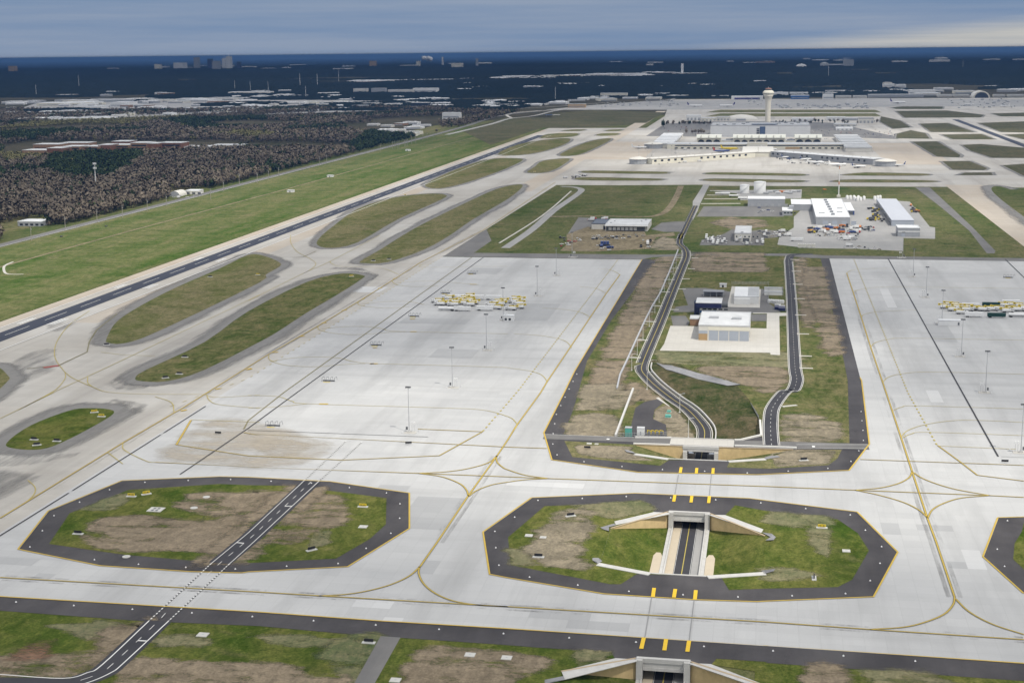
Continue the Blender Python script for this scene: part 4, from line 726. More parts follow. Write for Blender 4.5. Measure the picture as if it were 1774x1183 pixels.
# ================================================================ THINGS
def pl(px, py, Y):                                           # pixel on the east-west upright plane at y = Y -> (x, z)
    d = RM @ np.array([px - CX, CY - py, -F]); t = Y / d[1]; return float(d[0] * t), float(H + d[2] * t)
STEEL = paint('galvanised_steel', (.42, .43, .44), .5, .08, 2, .5, .3); GALV_D = paint('dark_steel', (.12, .125, .13), .55, .15, 2, .4); WHITE = paint('white_cladding', (.70, .70, .69), .55, .06, .3)
OFFW = paint('offwhite_cladding', (.62, .60, .55), .6, .07, .3); CREAMW = paint('cream_wall', (.68, .65, .55), .7, .06, .2); GREYW = paint('grey_cladding', (.33, .34, .36), .6, .07, .3); BLUEGREY = paint('bluegrey_door', (.36, .39, .44), .5, .05, .5)
ROOF_L = paint('pale_roof', (.53, .54, .55), .7, .17, .15); ROOF_W = paint('white_roof', (.68, .69, .70), .6, .15, .12); ROOF_G = paint('grey_roof', (.25, .26, .28), .8, .12, .15); ROOF_BL = paint('slate_roof', (.10, .12, .16), .7, .1, .2)
NAVY = paint('navy_cladding', (.014, .018, .075), .4, .15, .4, .5); BLUE = paint('blue_stripe', (.02, .10, .30), .5, .1, .5); TAN = paint('tan_panel', (.40, .27, .14), .7, .08, .4); BRICK = paint('brick', (.17, .085, .055), .9, .18, .5, .1); BRICK2 = paint('tan_brick', (.26, .16, .10), .9, .15, .4, .1)
GLASS = paint('dark_glass', (.02, .025, .035), .15, .2, .5, .8); GLASS_B = paint('blue_glass', (.04, .07, .14), .15, .2, .5, .8); YEL = paint('equipment_yellow', (.70, .52, .02), .45, .1, 1, .4); BLACK = paint('black_rubber', (.02, .02, .022), .7, .2, 2)
TEAL = paint('teal_steel', (.10, .36, .30), .5, .08, 1); GREEN_T = paint('dark_green_steel', (.010, .045, .038), .45, .2, 1); RED = paint('red_body', (.45, .04, .03), .4, .1, 1, .5); ORANGE = paint('orange_body', (.55, .17, .02), .4, .1, 1, .5); BLUEV = paint('blue_body', (.03, .06, .20), .4, .1, 1, .5); SILVER = paint('silver_body', (.36, .37, .38), .35, .1, 1, .5); DARKV = paint('dark_body', (.035, .036, .04), .35, .2, 1, .5); WHITEV = paint('white_body', (.74, .74, .73), .35, .05, 1, .5); BEIGEV = paint('beige_body', (.45, .40, .32), .4, .1, 1, .5); PURPLE = paint('purple_paint', (.045, .03, .16), .4, .1, 1, .5)

def bld(name, label, cat, x0, y0, x1, y1, h, wall=WHITE, roof=ROOF_W, group=None, parapet=.6, z0=0., over=.25):
    cx, cy = (x0 + x1) / 2, (y0 + y1) / 2; r = thing(name, label, cat, (cx, cy, z0), 0, group); a, b = abs(x1 - x0) / 2, abs(y1 - y0) / 2
    r['half'] = (a, b, h)
    MB().box(-a, -b, -.5, a, b, h).build("wall", wall, r)
    m = MB(); m.box(-a - over, -b - over, h + .003, a + over, b + over, h + .35)
    if parapet:
        for u0, v0, u1, v1 in ((-a - over, -b - over, a + over, -b), (-a - over, b, a + over, b + over), (-a - over, -b, -a, b), (a, -b, a + over, b)): m.box(u0 + .01, v0 + .01, h + .352, u1 - .01, v1 - .01, h + .352 + parapet)
    m.build("roof", roof, r); return r
def face_boxes(r, name, spec, mat, side='s', proud=.12, each=True):   # panels on a facade: (u0, z0, u1, z1) measured from its left end
    a, b, h = r['half']; mb = MB()
    for k, (u0, z0, u1, z1) in enumerate(spec):
        if each: mb = MB()
        if side == 's': mb.box(-a + u0, -b - proud, z0, -a + u1, -b - .004, z1)
        elif side == 'e': mb.box(a + .004, -b + u0, z0, a + proud, -b + u1, z1)
        elif side == 'w': mb.box(-a - proud, -b + u0, z0, -a - .004, -b + u1, z1)
        if each: mb.build(name, mat, r)
    if not each: mb.build(name, mat, r)
def roof_units(r, spots, size=(3, 2, 1.4), mat=None):
    a, b, h = r['half']
    for u, v in spots: MB().box(-a + 2 * a * u - size[0] / 2, -b + 2 * b * v - size[1] / 2, h + .36, -a + 2 * a * u + size[0] / 2, -b + 2 * b * v + size[1] / 2, h + .36 + size[2]).build("roof_unit", mat or STEEL, r)
# ---- fire station and training ground
(x0, y0), (x1, _) = cW([(540, 845), (1222, 852)]); yb = cW([(900, 475)], 10.8)[0][1]
fs = bld("fire_station", "large grey fire station with pale roof and four tall bay doors on a concrete apron", "fire station", x0, y0, x1, yb, 10.8, OFFW, ROOF_L)
W_ = x1 - x0
face_boxes(fs, "bay_door", [(W_ * (.205 + .2 * k), .1, W_ * (.385 + .2 * k), 7.4) for k in range(4)], BLUEGREY)
face_boxes(fs, "upper_band", [(W_ * .19, 7.7, W_ * .995, 10.3)], CREAMW); face_boxes(fs, "brick_panel", [(.05, .05, W_ * .175, 5.0)], TAN, proud=.2); face_boxes(fs, "grey_panel", [(.05, 5.1, W_ * .175, 7.3)], BLUEGREY)
face_boxes(fs, "window", [(yb * 0 + 4 + 5 * k, 2, 6 + 5 * k, 4) for k in range(4)], GLASS, 'e'); roof_units(fs, [(.27, .55), (.73, .5)], (7, 4, 1.3))
(ax, ay), (bx, _) = cW([(425, 652), (548, 655)]); r = bld("brick_annexe", "small brown brick annexe on the west side of the fire station", "annexe", ax, ay, bx - .3, ay + 13, 5.2, BRICK2, ROOF_L); face_boxes(r, "door", [(10, .1, 12, 2.6)], GLASS)
(ax, ay), (bx, _) = cW([(557, 530), (777, 535)])
r = bld("training_tower", "white and blue striped training block with navy overhanging top floor behind the fire station", "training block", ax, ay, bx, ay + 16, 7.2, WHITE, ROOF_G, parapet=0)
a_, b_, h_ = r['half']; MB().box(-a_ - 3, -b_ - 3, 7.6, a_ + 4, b_ + 4, 11.4).build("top_floor", NAVY, r); MB().box(-a_ - 3.2, -b_ - 3.2, 11.42, a_ + 4.2, b_ + 4.2, 11.9).build("upper_roof", ROOF_L, r)
face_boxes(r, "blue_band", [(.1, 3.2, 2 * a_ - .1, 5.2)], BLUE); face_boxes(r, "window", [(2 + 4.2 * k, 5.7, 5 + 4.2 * k, 6.8) for k in range(5)], GLASS)
(ax, ay), (bx, _) = cW([(482, 512), (553, 512)]); r = bld("drill_tower", "narrow dark navy drill tower beside the striped training block", "drill tower", ax, ay, bx, ay + 5, 10.5, NAVY, ROOF_BL); face_boxes(r, "door", [(1.5, .1, 3, 2.4)], GLASS)
(ax, ay), (bx, _) = cW([(600, 262), (882, 262)]); r = thing("canopy", "grey flat roofed shelter behind the navy topped training block", "shelter", ((ax + bx) / 2, ay + 4, 0)); q = (bx - ax) / 2
MB().box(-q, -5, 4.2, q, 5, 4.7).build("roof", ROOF_G, r); MB().box(-q + .4, 4, -.3, q - .4, 4.5, 4.19).build("rear_wall", GREYW, r)
for u in (-.95, -.3, .3, .95): MB().tube((u * q, -4.5, -.3), (u * q, -4.5, 4.19), .2).build("post", STEEL, r)
(ax, ay), (bx, _) = cW([(1015, 375), (1340, 385)]); yb = cW([(1180, 135)], 6.5)[0][1]
r = bld("ribbed_hall", "white ribbed roof hall on a raised slab east of the navy training block", "hall", ax, ay + 5, bx, yb, 6.5, WHITE, ROOF_W, parapet=0)
a_, b_, h_ = r['half']; m = MB()
for k in range(12): m.box(a_ * .1, -b_ + 2 + k * (2 * b_ - 3) / 12, 6.86, a_, -b_ + 2.4 + k * (2 * b_ - 3) / 12, 7.2)
m.build("roof_ribs", STEEL, r); MB().box(-a_, -b_ - 4, -.3, a_ * .3, -b_ - .01, 5.2).build("front_bay", WHITE, r); face_boxes(r, "louvre", [(2 + 5 * k, 1, 5 + 5 * k, 4) for k in range(6)], GREYW, 'w')
(p0, p1, p2, p3) = cW([(920, 405), (1360, 415), (1375, 170), (985, 130)]); tag(MB().prism([p0, p1, p2, p3], -.2, .5).build("hall_slab", CONC_PLAIN), "pale raised concrete slab under the white ribbed hall", "slab")
for k, p in enumerate(((1545, 185), (1545, 240))):
    (ax, ay), = cW([p]); r = thing("generator_unit", ("white generator housing, the %s of two beside the right-hand road" % ("northern", "southern")[k]), "generator", (ax, ay, 0)); MB().box(-8, -2, 0, 7, 2, 2.8).build("housing", WHITE, r); MB().box(-8.2, -2.2, 2.803, 7.2, 2.2, 3.1).build("lid", STEEL, r); MB().tube((7.6, 0, 0), (7.6, 0, 3.6), .5).build("stack", STEEL, r)
for k in range(7):
    (ax, ay), = cW([(1485 + 30 * k, 345 + 2 * k)]); r = thing("storage_drum", "upright white drum in a short row beside the training yard", "drum", (ax, ay, 0), 0, "white drums beside the training yard"); m = MB(); m.lathe([(1.3, 0), (1.35, 1.6), (1.35, 2.6), (.9, 3.1), (.1, 3.2)], 12); m.build("shell", WHITE, r); MB().tube((0, 0, 3.15), (0, 0, 3.5), .3).build("cap", STEEL, r)
for k, p in enumerate(((1600, 430), (1655, 445))):
    (ax, ay), = cW([p]); r = thing("skip_container", "dark blue waste skip, the %s of the pair by the training yard corner" % ("western", "eastern")[k], "skip", (ax, ay, 0)); m = MB(); m.prism([(-2.6, -4), (2.6, -4), (2.6, 5), (-2.6, 5)], 0, [2.6, 2.6, 3.2, 3.2]); m.build("body", NAVY, r); MB().box(-2.4, 2, 3.21, 2.4, 4.5, 3.5).build("lid", WHITE, r)
(ax, ay), = cW([(870, 135)]); r = thing("guard_cabin", "tiny white cabin on the grass north of the training ground", "cabin", (ax, ay, 0)); MB().box(-3, -2, 0, 3, 2, 3).build("wall", WHITE, r); MB().box(-3.3, -2.3, 3.003, 3.3, 2.3, 3.3).build("roof", ROOF_L, r); MB().box(-1, -2.1, .2, .6, -2.004, 2.2).build("door", GLASS, r)
(ax, ay), = cW([(865, 405)]); r = thing("burn_simulator", "dark round tank mock-up on pale ground beside the training block", "tank", (ax, ay, 0)); m = MB(); m.tube((-4, 0, 2.2), (4, 0, 2.2), 2.1, 2.1, 14); m.build("shell", GALV_D, r); MB().box(-3, -1, 0, 3, 1, 1).build("cradle", STEEL, r)
# ---- equipment yard by the bridge
def yard(p, q=cV): return q([p])[0]
(ax, ay) = yard((196, 386)); r = thing("equipment_cabinet", "tall teal green equipment cabinet beside the white one in the fenced pump yard", "cabinet", (ax, ay, 0)); MB().box(-1.8, -1, 0, 1.8, 2.4, 5).build("body", TEAL, r); MB().box(-1.5, -1.08, .3, 1.5, -1.004, 4.2).build("door", TEAL, r); MB().box(-1.9, -1.1, 5.003, 1.9, 2.5, 5.2).build("lid", STEEL, r)
(ax, ay) = yard((304, 378)); r = thing("equipment_cabinet", "white equipment cabinet in the fenced pump yard beside the bridge", "cabinet", (ax, ay, 0)); MB().box(-2, -1, 0, 2, 2.2, 4.4).build("body", WHITE, r); MB().box(-.3, -1.08, .6, .3, -1.004, 2.6).build("door_panel", GREYW, r); MB().box(-2.1, -1.1, 4.403, 2.1, 2.3, 4.6).build("lid", ROOF_L, r)
for k in range(4):
    (ax, ay) = yard((378 + 36 * k, 372)); r = thing("pump_set", "small dark pump with yellow pipework in the row of pumps", "pump", (ax, ay, 0), 0, "pumps beside the bridge"); MB().box(-.7, -.8, 0, .7, .8, 1.8).build("motor", GALV_D, r); m = MB(); m.tube((-.9, 0, .3), (-.9, 0, 2.8), .2); m.tube((.9, 0, .3), (.9, 0, 2.4), .2); m.tube((-.9, 0, 2.7), (.9, 0, 2.3), .18); m.build("pipework", YEL, r)
for k, p in enumerate(((545, 215), (552, 172))):
    (ax, ay) = yard(p); r = thing("utility_box", "low green utility box on the straw beside the descending road, the %s one" % ("larger southern", "smaller northern")[k], "utility box", (ax, ay, 0)); s = 1.6 - .5 * k; MB().box(-s, -s, 0, s, s, 1.4 - .3 * k).build("case", TEAL, r); MB().box(-s - .3, -s - .3, 0, s + .3, s + .3, .2).build("plinth", PORT, r)
def fence(label, pts, h=2.4, step=3.2, mat=STEEL):
    spots = []; r = thing("security_fence", label, "fence", (*pts[0], 0)); o = np.array(pts[0]); m = MB(); ps = MB()
    for a, b in zip(pts, pts[1:]):
        a, b = np.array(a) - o, np.array(b) - o; L = np.hypot(*(b - a)); e = (b - a) / L; nr = np.array([-e[1], e[0]])
        for z in (.15, h * .5, h - .1): m.prism([tuple(a - nr * .05), tuple(b - nr * .05), tuple(b + nr * .05), tuple(a + nr * .05)], z, z + .12)
        for k in range(int(L / .8)): p = a + e * k * .8; m.prism([tuple(p), tuple(p + e * .1), tuple(p + e * .1 + nr * .06), tuple(p + nr * .06)], .1, h)
        for k in range(int(L / step) + 1): p = a + e * min(L, k * step); spots.append(p)
    m.build("mesh_panel", mat, r); q = ps.tube((0, 0, 0), (0, 0, h + .3), .09, .09, 5).build("post", mat, r); q.location = (*spots[0], 0)
    for p in spots[1:]: c = q.copy(); COL.objects.link(c); c.parent = r; c.location = (*p, 0)
    return r
fence("galvanised mesh fence round the front of the pump yard beside the bridge", cV([(100, 392), (250, 392), (500, 384), (535, 380)]))
fence("pale mesh fence with posts along the north side of the white ribbed hall", cW([(985, 100), (1480, 100), (1475, 330), (1730, 470)]), 2.6)
# long pale wall beside the left road
wl = cJ([(1162, 135), (1100, 290), (1040, 430), (985, 520), (935, 620), (880, 740), (815, 885), (765, 990), (745, 1080)]); r = thing("noise_wall", "long pale grey wall running beside the left-hand road above bare soil", "wall", (*wl[0], 0)); mb = MB(); o = np.array(wl[0])
for a, b in zip(wl, wl[1:]):
    a_, b_ = np.array(a) - o, np.array(b) - o; e = (b_ - a_) / np.hypot(*(b_ - a_)); nr = np.array([-e[1], e[0]]) * .5; mb.prism([tuple(a_ - nr), tuple(b_ - nr), tuple(b_ + nr), tuple(a_ + nr)], -.3, 1.3 + random.uniform(0, .01))
mb.build("panel", paint('wall_grey', (.40, .41, .43), .8, .1), r)
wl = cC([(855, 60), (735, 380)]); a, b = np.array(wl[0]), np.array(wl[1]); e = (b - a) / np.hypot(*(b - a)); nr = np.array([-e[1], e[0]]) * .55
tag(MB().prism([tuple(a - nr), tuple(b - nr), tuple(b + nr), tuple(a + nr)], -.3, 1.4).build("noise_wall", paint('wall_light', (.55, .54, .52), .8, .1)), "short pale concrete wall between the soil plot and the pump yard", "wall")
# concrete flumes beside the roads
def flume(p, ang, lab, L=8):
    m = MB(); m.box(-L / 2, -1.1, -.2, L / 2, 1.1, .42); m.box(-L / 2 - .7, -1.8, -.2, -L / 2 - .004, 1.8, .5); tag(m.build("drain_flume", CONC_PLAIN), lab, "drain flume", "drain flumes along the roads").location = (*p, 0); bpy.data.objects[-1]
    COL.objects[-1].rotation_euler.z = ang
for p in ((212, 198), (222, 278), (232, 367), (242, 466), (252, 577), (268, 706), (285, 857), (290, 940)): flume(cK([p])[0], 0, "short pale concrete drain flume on the east verge of the right-hand road")
for p in ((1168, 185), (1138, 258), (1108, 335), (1075, 420), (1022, 515), (978, 622), (918, 748), (868, 868)): flume(cJ([p])[0], 0, "short pale concrete drain flume on the west verge of the left-hand road")
for p in ((1280, 187), (1255, 261), (1220, 330), (1190, 400), (1140, 540)): flume(cJ([p])[0], 0, "pale concrete drain slab on the east verge of the left-hand road", 6)
flume(cD([(175, 172)])[0], .5, "broad curved pale drain slab east of the right-hand road bend", 9)
# ---- lamp posts, masts
def lamp_proto():
    r = thing("street_lamp", "white street lamp with single arm beside the left-hand road", "street lamp", (0, 0, 0), 0, "street lamps along the left-hand road")
    MB().tube((0, 0, 0), (0, 0, 11), .16, .1, 6).build("pole", WHITE, r); MB().tube((0, 0, 10.9), (2.2, 0, 11.3), .09, .08, 6).build("arm", WHITE, r); MB().box(1.8, -.25, 11.2, 3.0, .25, 11.42).build("lamp_head", STEEL, r); MB().box(-.5, -.5, 0, .5, .5, .35).build("plinth", PORT, r); return r
lp = None
for p in ((1148, 250), (1128, 300), (1100, 365), (1067, 420), (1033, 490), (1003, 560), (965, 655), (922, 740), (883, 850), (845, 955), (950, 1085)):
    q = cJ([p])[0]
    if lp is None: lp = lamp_proto(); lp.location = (*q, .2)
    else: dup(lp, (*q, .2))
for p, lab in (((1173, 215), "white street lamp on the straw edge above the descending road"), ((722, 400), None)):
    if lab: dup(lp, (*cC([p])[0], 0), math.pi * .1, lab)
dup(lp, (*cC([(1232, 388)])[0], 0), 0, "white street lamp by the bridge, standing on the straw slope")
def mast_proto():
    r = thing("light_mast", "x", "light mast", (0, 0, 0), 0, "tall light masts on the de-icing aprons")
    MB().tube((0, 0, 0), (0, 0, 26), .24, .13, 8).build("pole", STEEL, r); m = MB(); m.box(-1.5, -.25, 25.6, 1.5, .25, 26.2); [m.box(-1.5 + .8 * k, -.9, 25.4, -1.0 + .8 * k, .9, 25.75) for k in range(4)]; m.build("lamp_head", GALV_D, r)
    b = MB().box(-.9, -.9, 0, .9, .9, .9).build("plinth", PORT, r)
    for x in (1.6, 2.9): MB().box(x - .35, -.5, 4.6, x + .45, .3, 6.2).build("control_box", WHITE, r); MB().tube((x, 0, 0), (x, 0, 4.6), .09, .09, 5).build("support", STEEL, r)
    MB().box(-1.8, -.5, 1.5, -.8, .4, 3.2).build("cabinet", GALV_D, r)
    m = MB(); m.box(-2.5, -2.8, 0, 4, 2.2, .18); m.build("pad", CONC_PLAIN, r)
    for x, y in ((-3, -3), (5, -3), (5, 2.6), (-3, 2.6)): MB().tube((x, y, 0), (x, y, 1.1), .22, .22, 6).build("bollard", WHITE, r)
    return r
mast = None
ORD = ("nearest", "second nearest", "third nearest", "fourth nearest", "fifth nearest", "farthest", "outermost")
for sd_, pts in (("left-hand", [g(709, 749), cI([(1395, 1070)])[0], cI([(1628, 815)])[0], g(872, 555), cJ([(200, 445)])[0], cJ([(330, 305)])[0], cJ([(438, 182)])[0]]), ("right-hand", [cD([(1752, 490)])[0], cK([(1510, 1105)])[0], cK([(1345, 860)])[0], cK([(1212, 635)])[0], cK([(1105, 455)])[0], cK([(1016, 315)])[0], cK([(945, 185)])[0]])):
    for k, q in enumerate(pts):
        lab = "%s tall grey light mast on the %s pale apron" % (ORD[k] if k < 6 else "farthest", sd_) if k < 5 or k == 6 else "sixth nearest tall grey light mast on the %s pale apron" % sd_
        if mast is None: mast = mast_proto(); mast.location = (*q, .09); mast['label'] = lab
        else: dup(mast, (*q, .09), 0 if sd_[0] == 'l' else math.pi, lab)
# hose stands on the aprons
def hose_proto():
    r = thing("hose_stand", "x", "hose stand", (0, 0, 0), 0, "de-icing hose stands on the aprons"); m = MB()
    for k in range(4):
        x = -4.2 + 2.8 * k; m.tube((x, 0, 0), (x + .3, .2, 2.6), .13, .12, 6); m.tube((x + .3, .2, 2.6), (x + 1.5, .5, 3.3), .12, .11, 6); m.tube((x + 1.5, .5, 3.3), (x + 1.9, .3, 1.4), .11, .1, 6)
    m.build("pipe_arm", GALV_D, r); MB().box(-3.8, .9, 0, 4, 1.7, .8).build("manifold", GALV_D, r); MB().box(-2.6, -2.0, 0, 2.0, -1.75, .3).build("kerb_guard", YEL, r); return r
hs = None
for k, (q, w_) in enumerate(((cB([(165, 312)])[0], "nearest the camera"), (cI([(545, 1030)])[0], "second from the camera"), (cI([(870, 785)])[0], "third from the camera"), (cI([(1130, 588)])[0], "fourth from the camera"), (cI([(1345, 430)])[0], "beside the truck cluster"), (cI([(1525, 296)])[0], "farthest of the row"), (cK([(1665, 322)])[0], "alone on the right-hand apron"))):
    lab = "dark jointed hose stand with yellow guard, " + w_
    if hs is None: hs = hose_proto(); hs.location = (*q, .09); hs['label'] = lab
    else: dup(hs, (*q, .09), 0, lab)
# ---- taxiway signs on white slabs
def sign_proto(face, nm):
    r = thing("taxiway_sign", "x", "taxiway sign", (0, 0, 0), 0); MB().box(-2.4, -.9, 0, 2.4, .9, .3).build("slab", paint('sign_slab', (.54, .54, .52), .8, .05), r) if nm != 'bare' else None
    b = MB().box(-1.7, -.2, .6, 1.7, .2, 1.6).build("sign_box", face, r)
    if nm == 'yellow':
        l = MB(); [l.box(x, -.215, .8, x + w0, -.204, 1.4) for x, w0 in ((-1.4, .24), (-.9, .4), (-.15, .2), (.4, .45), (1.1, .25))]; l.build("lettering", BLACK, b)
    for x in (-1.3, 0, 1.3): MB().tube((x, 0, .2), (x, 0, .62), .08, .08, 5).build("leg", STEEL, r)
    return r
SG = {}
signs = [('y', cA, (645, 138), .5, "far end of the small capsule island, on its upper edge"), ('y', cA, (693, 167), 0, "far end of the small capsule island, on its lower edge"), ('b', cA, (233, 325), 0, "upper one of three at the near end of the capsule island"), ('b', cA, (388, 335), 0, "right one of three at the near end of the capsule island"), ('b', cA, (252, 362), .5, "slanted one of three at the near end of the capsule island"),
         ('y', cA, (897, 712), 0, "square-on one of two on the north-west grass of the left octagon"), ('y', cA, (1000, 697), .7, "slanted one of two on the north-west grass of the left octagon"), ('b', cA, (533, 968), 0, "west tip of the left octagon island"), ('b', cF, (433, 200), .8, "south edge of the left octagon island"), ('b', cF, (823, 832), 0, "beside the asphalt access track south of the taxiway"), ('y', cB, (783, 862), 0, "east grass of the left octagon island"),
         ('b', cG, (208, 247), 0, "south-west edge of the tunnel island"), ('n', cC, (542, 466), 0, "straw patch south-west of the bridge"), ('y', cH, (393, 47), 0, "north-east grass of the tunnel island"), ('b', cH, (340, 392), 1.57, "south-east grass of the tunnel island"), ('n', cD, (1643, 560), 0, "right-hand apron beside the drain line"), ('n', cA, (1490, 287), 0, "stained concrete left of the long drain"), ('n', cB, (1095, 435), .3, "apron south of the nearest light mast"),
         ('y', cI, (65, 303), 0, "east end of the grass strip beside the runway"), ('b', cI, (855, 207), .3, "near tip of the far middle grass strip, left one"), ('b', cI, (962, 197), .3, "near tip of the far middle grass strip, right one"), ('y', cI, (705, 314), .4, "far tip of the long grass strip beside the apron taxiway"), ('b', cL, (1262, 747), 0, "upper one on the near end of the long grass strip"), ('b', cL, (1225, 862), 0, "right one on the near end of the long grass strip"), ('b', cL, (1130, 889), .6, "slanted one at the near tip of the long grass strip"), ('b', cL, (728, 664), .4, "near tip of the grass strip beside the runway"), ('b', cL, (1435, 199), 0, "north-west edge of the grass strip beside the runway"), ('y', cM, (1190, 745), 0, "second grass strip beside the runway"), ('y', cN, (300, 585), 0, "small grass patch west of the terminal ramp"), ('b', cC, (428, 925), .5, "soil patch of the tunnel island, north side"), ('b', cD, (270, 545), .3, "straw bank east of the bridge")]
for c, q, p, rz, lab in signs:
    pos = q([p])[0]; nm = {'y': 'yellow', 'b': 'black', 'n': 'bare'}[c]
    full_lab = {'y': "yellow taxiway sign, ", 'b': "black taxiway sign, ", 'n': "low black sign box, "}[c] + lab
    if c not in SG: SG[c] = sign_proto(YEL if c == 'y' else BLACK, nm); SG[c].location = (*pos, .2); SG[c].rotation_euler.z = rz; SG[c]['label'] = full_lab
    else: dup(SG[c], (*pos, .2), rz, full_lab)
PAD = paint('white_slab', (.52, .51, .48), .8, .06)
for q, p, s, lab in ((cE, (1385, 778), 2.4, "white square slab on the grass south of the left taxiway"), (cH, (560, 205), 2.0, "white square slab on the east grass of the tunnel island"), (cF, (1515, 915), 2.2, "white square slab on bare soil at the bottom, right of the access track"), (cF, (1765, 935), 2.2, "white slab on bare soil at the bottom, left of the portal"), (cF, (1005, 1088), 2.2, "white slab at the bottom edge beside the access track"), (cF, (785, 40), 2.3, "white slab on the east grass of the left octagon"), (cG, (143, 100), 2.0, "white slab on the west grass of the tunnel island, left one"), (cG, (240, 113), 1.7, "white slab on the west grass of the tunnel island, right one"), (cA, (1065, 802), 4.2, "large white slab with dark hatches in the left octagon island"), (cC, (555, 430), 1.6, "small white slab south of the service road, left one"), (cC, (605, 433), 1.2, "small white slab south of the service road, right one")):
    s *= .82; x, y = q([p])[0]; r = thing("access_slab", lab, "slab", (x, y, .16)); MB().box(-s, -s * .9, 0, s, s * .9, .3).build("slab", PAD, r)
    if s > 3: [MB().box(u - .6, v - .9, .302, u + .6, v + .9, .34).build("hatch", GALV_D, r) for u, v in ((-1, 1.2), (1, 1.2), (-1, -1.5), (1, -1.5))]
    else: MB().box(-.35, -.35, .302, .35, .35, .33).build("hatch", STEEL, r)
for q, p, lab in ((cA, (1410, 717), "round white manhole on the upper bare soil of the left octagon"), (cA, (1325, 791), "round white manhole on the lower bare soil of the left octagon"), (cE, (863, 245), "round white manhole on the south shoulder of the left octagon")):
    x, y = q([p])[0]; r = thing("manhole", lab, "manhole", (x, y, .2)); MB().lathe([(1.7, 0), (1.7, .3), (1.4, .34)], 18).build("collar", PAD, r); MB().lathe([(.6, .345), (.6, .4)], 14).build("cover", STEEL, r)
# ---- edge lights
EL_ = MB(); EL_.lathe([(.38, 0), (.35, .1), (.2, .14), (.12, .4), (.04, .5)], 10); el0 = None
def edge_lights(poly, step, inset, lab, closed=True):
    global el0
    p = offset(poly, -inset) if closed else poly
    for q in resample(list(p) + ([p[0]] if closed else []), step)[:-1]:
        if not (-450 < q[0] < 330): continue
        if el0 is None: el0 = tag(EL_.build("edge_light", paint('lamp_white', (.8, .8, .8), .5, .03)), lab, "edge light", "taxiway edge lights"); o = el0
        else: o = el0.copy(); COL.objects.link(o); o['label'] = lab
        o.location = (q[0], q[1], .13)
edge_lights(ISL1, 21, 4, "small white edge light on the dark shoulder of the left octagon island"); edge_lights(ISL2, 21, 4, "small white edge light on the dark shoulder of the tunnel island"); edge_lights(ISL3, 21, 4, "small white edge light on the dark shoulder of the right-hand island")
edge_lights(cJ([(470, 980)]) + cC([(330, 230), (300, 415), (345, 530), (890, 600), (1650, 630)]) + cD([(120, 620), (560, 590), (640, 490), (680, 400), (650, 100)]), 21, 0, "small white edge light on the dark shoulder round the bridge block", False)
edge_lights(cE([(110, 552), (1774, 655)]) + cF([(1774, 770)]) + cH([(180, 893), (1774, 1010)]), 24, 0, "small white edge light on the dark shoulder south of the near taxiway", False)
# ---- vehicles
def wheels(r, xs, y, rad, w_=.35):
    for x in xs:
        for s in (-1, 1): MB().tube((x, s * (y - w_ / 2), rad), (x, s * (y + w_ / 2), rad), rad, rad, 10).build("wheel", BLACK, r)
def car_proto(mat, kind="car"):
    r = thing("parked_car" if kind == "car" else "pickup_truck", "x", "car" if kind == "car" else "pickup", (0, 0, 0)); m = MB()
    m.box(-2.2, -.88, .35, 2.2, .88, .95); m.box(-2.15, -.85, .95, -.9 if kind == "car" else -1.0, .85, 1.02); m.build("body", mat, r)
    c = MB(); x0, x1 = (-1.6, 1.0) if kind == "car" else (-.4, 1.2)
    c.prism([(x0, -.8), (x1, -.8), (x1, .8), (x0, .8)], 1.03, 1.04); b = len(c.v); c.v += [(x0, -.82, .95), (x1, -.82, .95), (x1, .82, .95), (x0, .82, .95), (x0 + .4, -.68, 1.45), (x1 - .6, -.68, 1.45), (x1 - .6, .68, 1.45), (x0 + .4, .68, 1.45)]
    for q in ((0, 1, 5, 4), (1, 2, 6, 5), (2, 3, 7, 6), (3, 0, 4, 7), (4, 5, 6, 7)): c.f.append(tuple(b + i for i in q)); c.mi.append(0 if q != (4, 5, 6, 7) else 1)
    c.build("cabin", [GLASS, mat], r); wheels(r, (-1.35, 1.35), .82, .33, .22); return r
def truck_proto(cabm, bodym, nm="utility_truck", cat="truck", L=7.5, kind="box"):
    r = thing(nm, "x", cat, (0, 0, 0)); m = MB().box(-L / 2, -1.05, .6, L / 2, 1.05, 1.0); m.build("chassis", DARKV, r)
    c = MB().prism([(L / 2 - 2.1, -1.2), (L / 2, -1.2), (L / 2, 1.2), (L / 2 - 2.1, 1.2)], 1.003, [2.9, 2.3, 2.3, 2.9]); cb = c.build("cab", cabm, r); MB().box(L / 2 - 2.0, -1.22, 1.9, L / 2 - .4, 1.22, 2.25).build("windscreen", GLASS, cb)
    b = MB()
    if kind == "box": b.box(-L / 2 - .2, -1.25, 1.003, L / 2 - 2.3, 1.25, 3.3)
    elif kind == "flat": b.box(-L / 2 - .2, -1.25, 1.003, L / 2 - 2.3, 1.25, 1.35); b.box(L / 2 - 2.6, -1.25, 1.353, L / 2 - 2.35, 1.25, 2.4)
    else: b.prism([(-L / 2 - .3, -1.2), (L / 2 - 2.4, -1.2), (L / 2 - 2.4, 1.2), (-L / 2 - .3, 1.2)], 1.003, [2.4, 2.9, 2.9, 2.4])
    b.build("body", bodym, r); wheels(r, (-L / 2 + 1.2, -L / 2 + 2.5, L / 2 - 1.1), 1.05, .52); return r
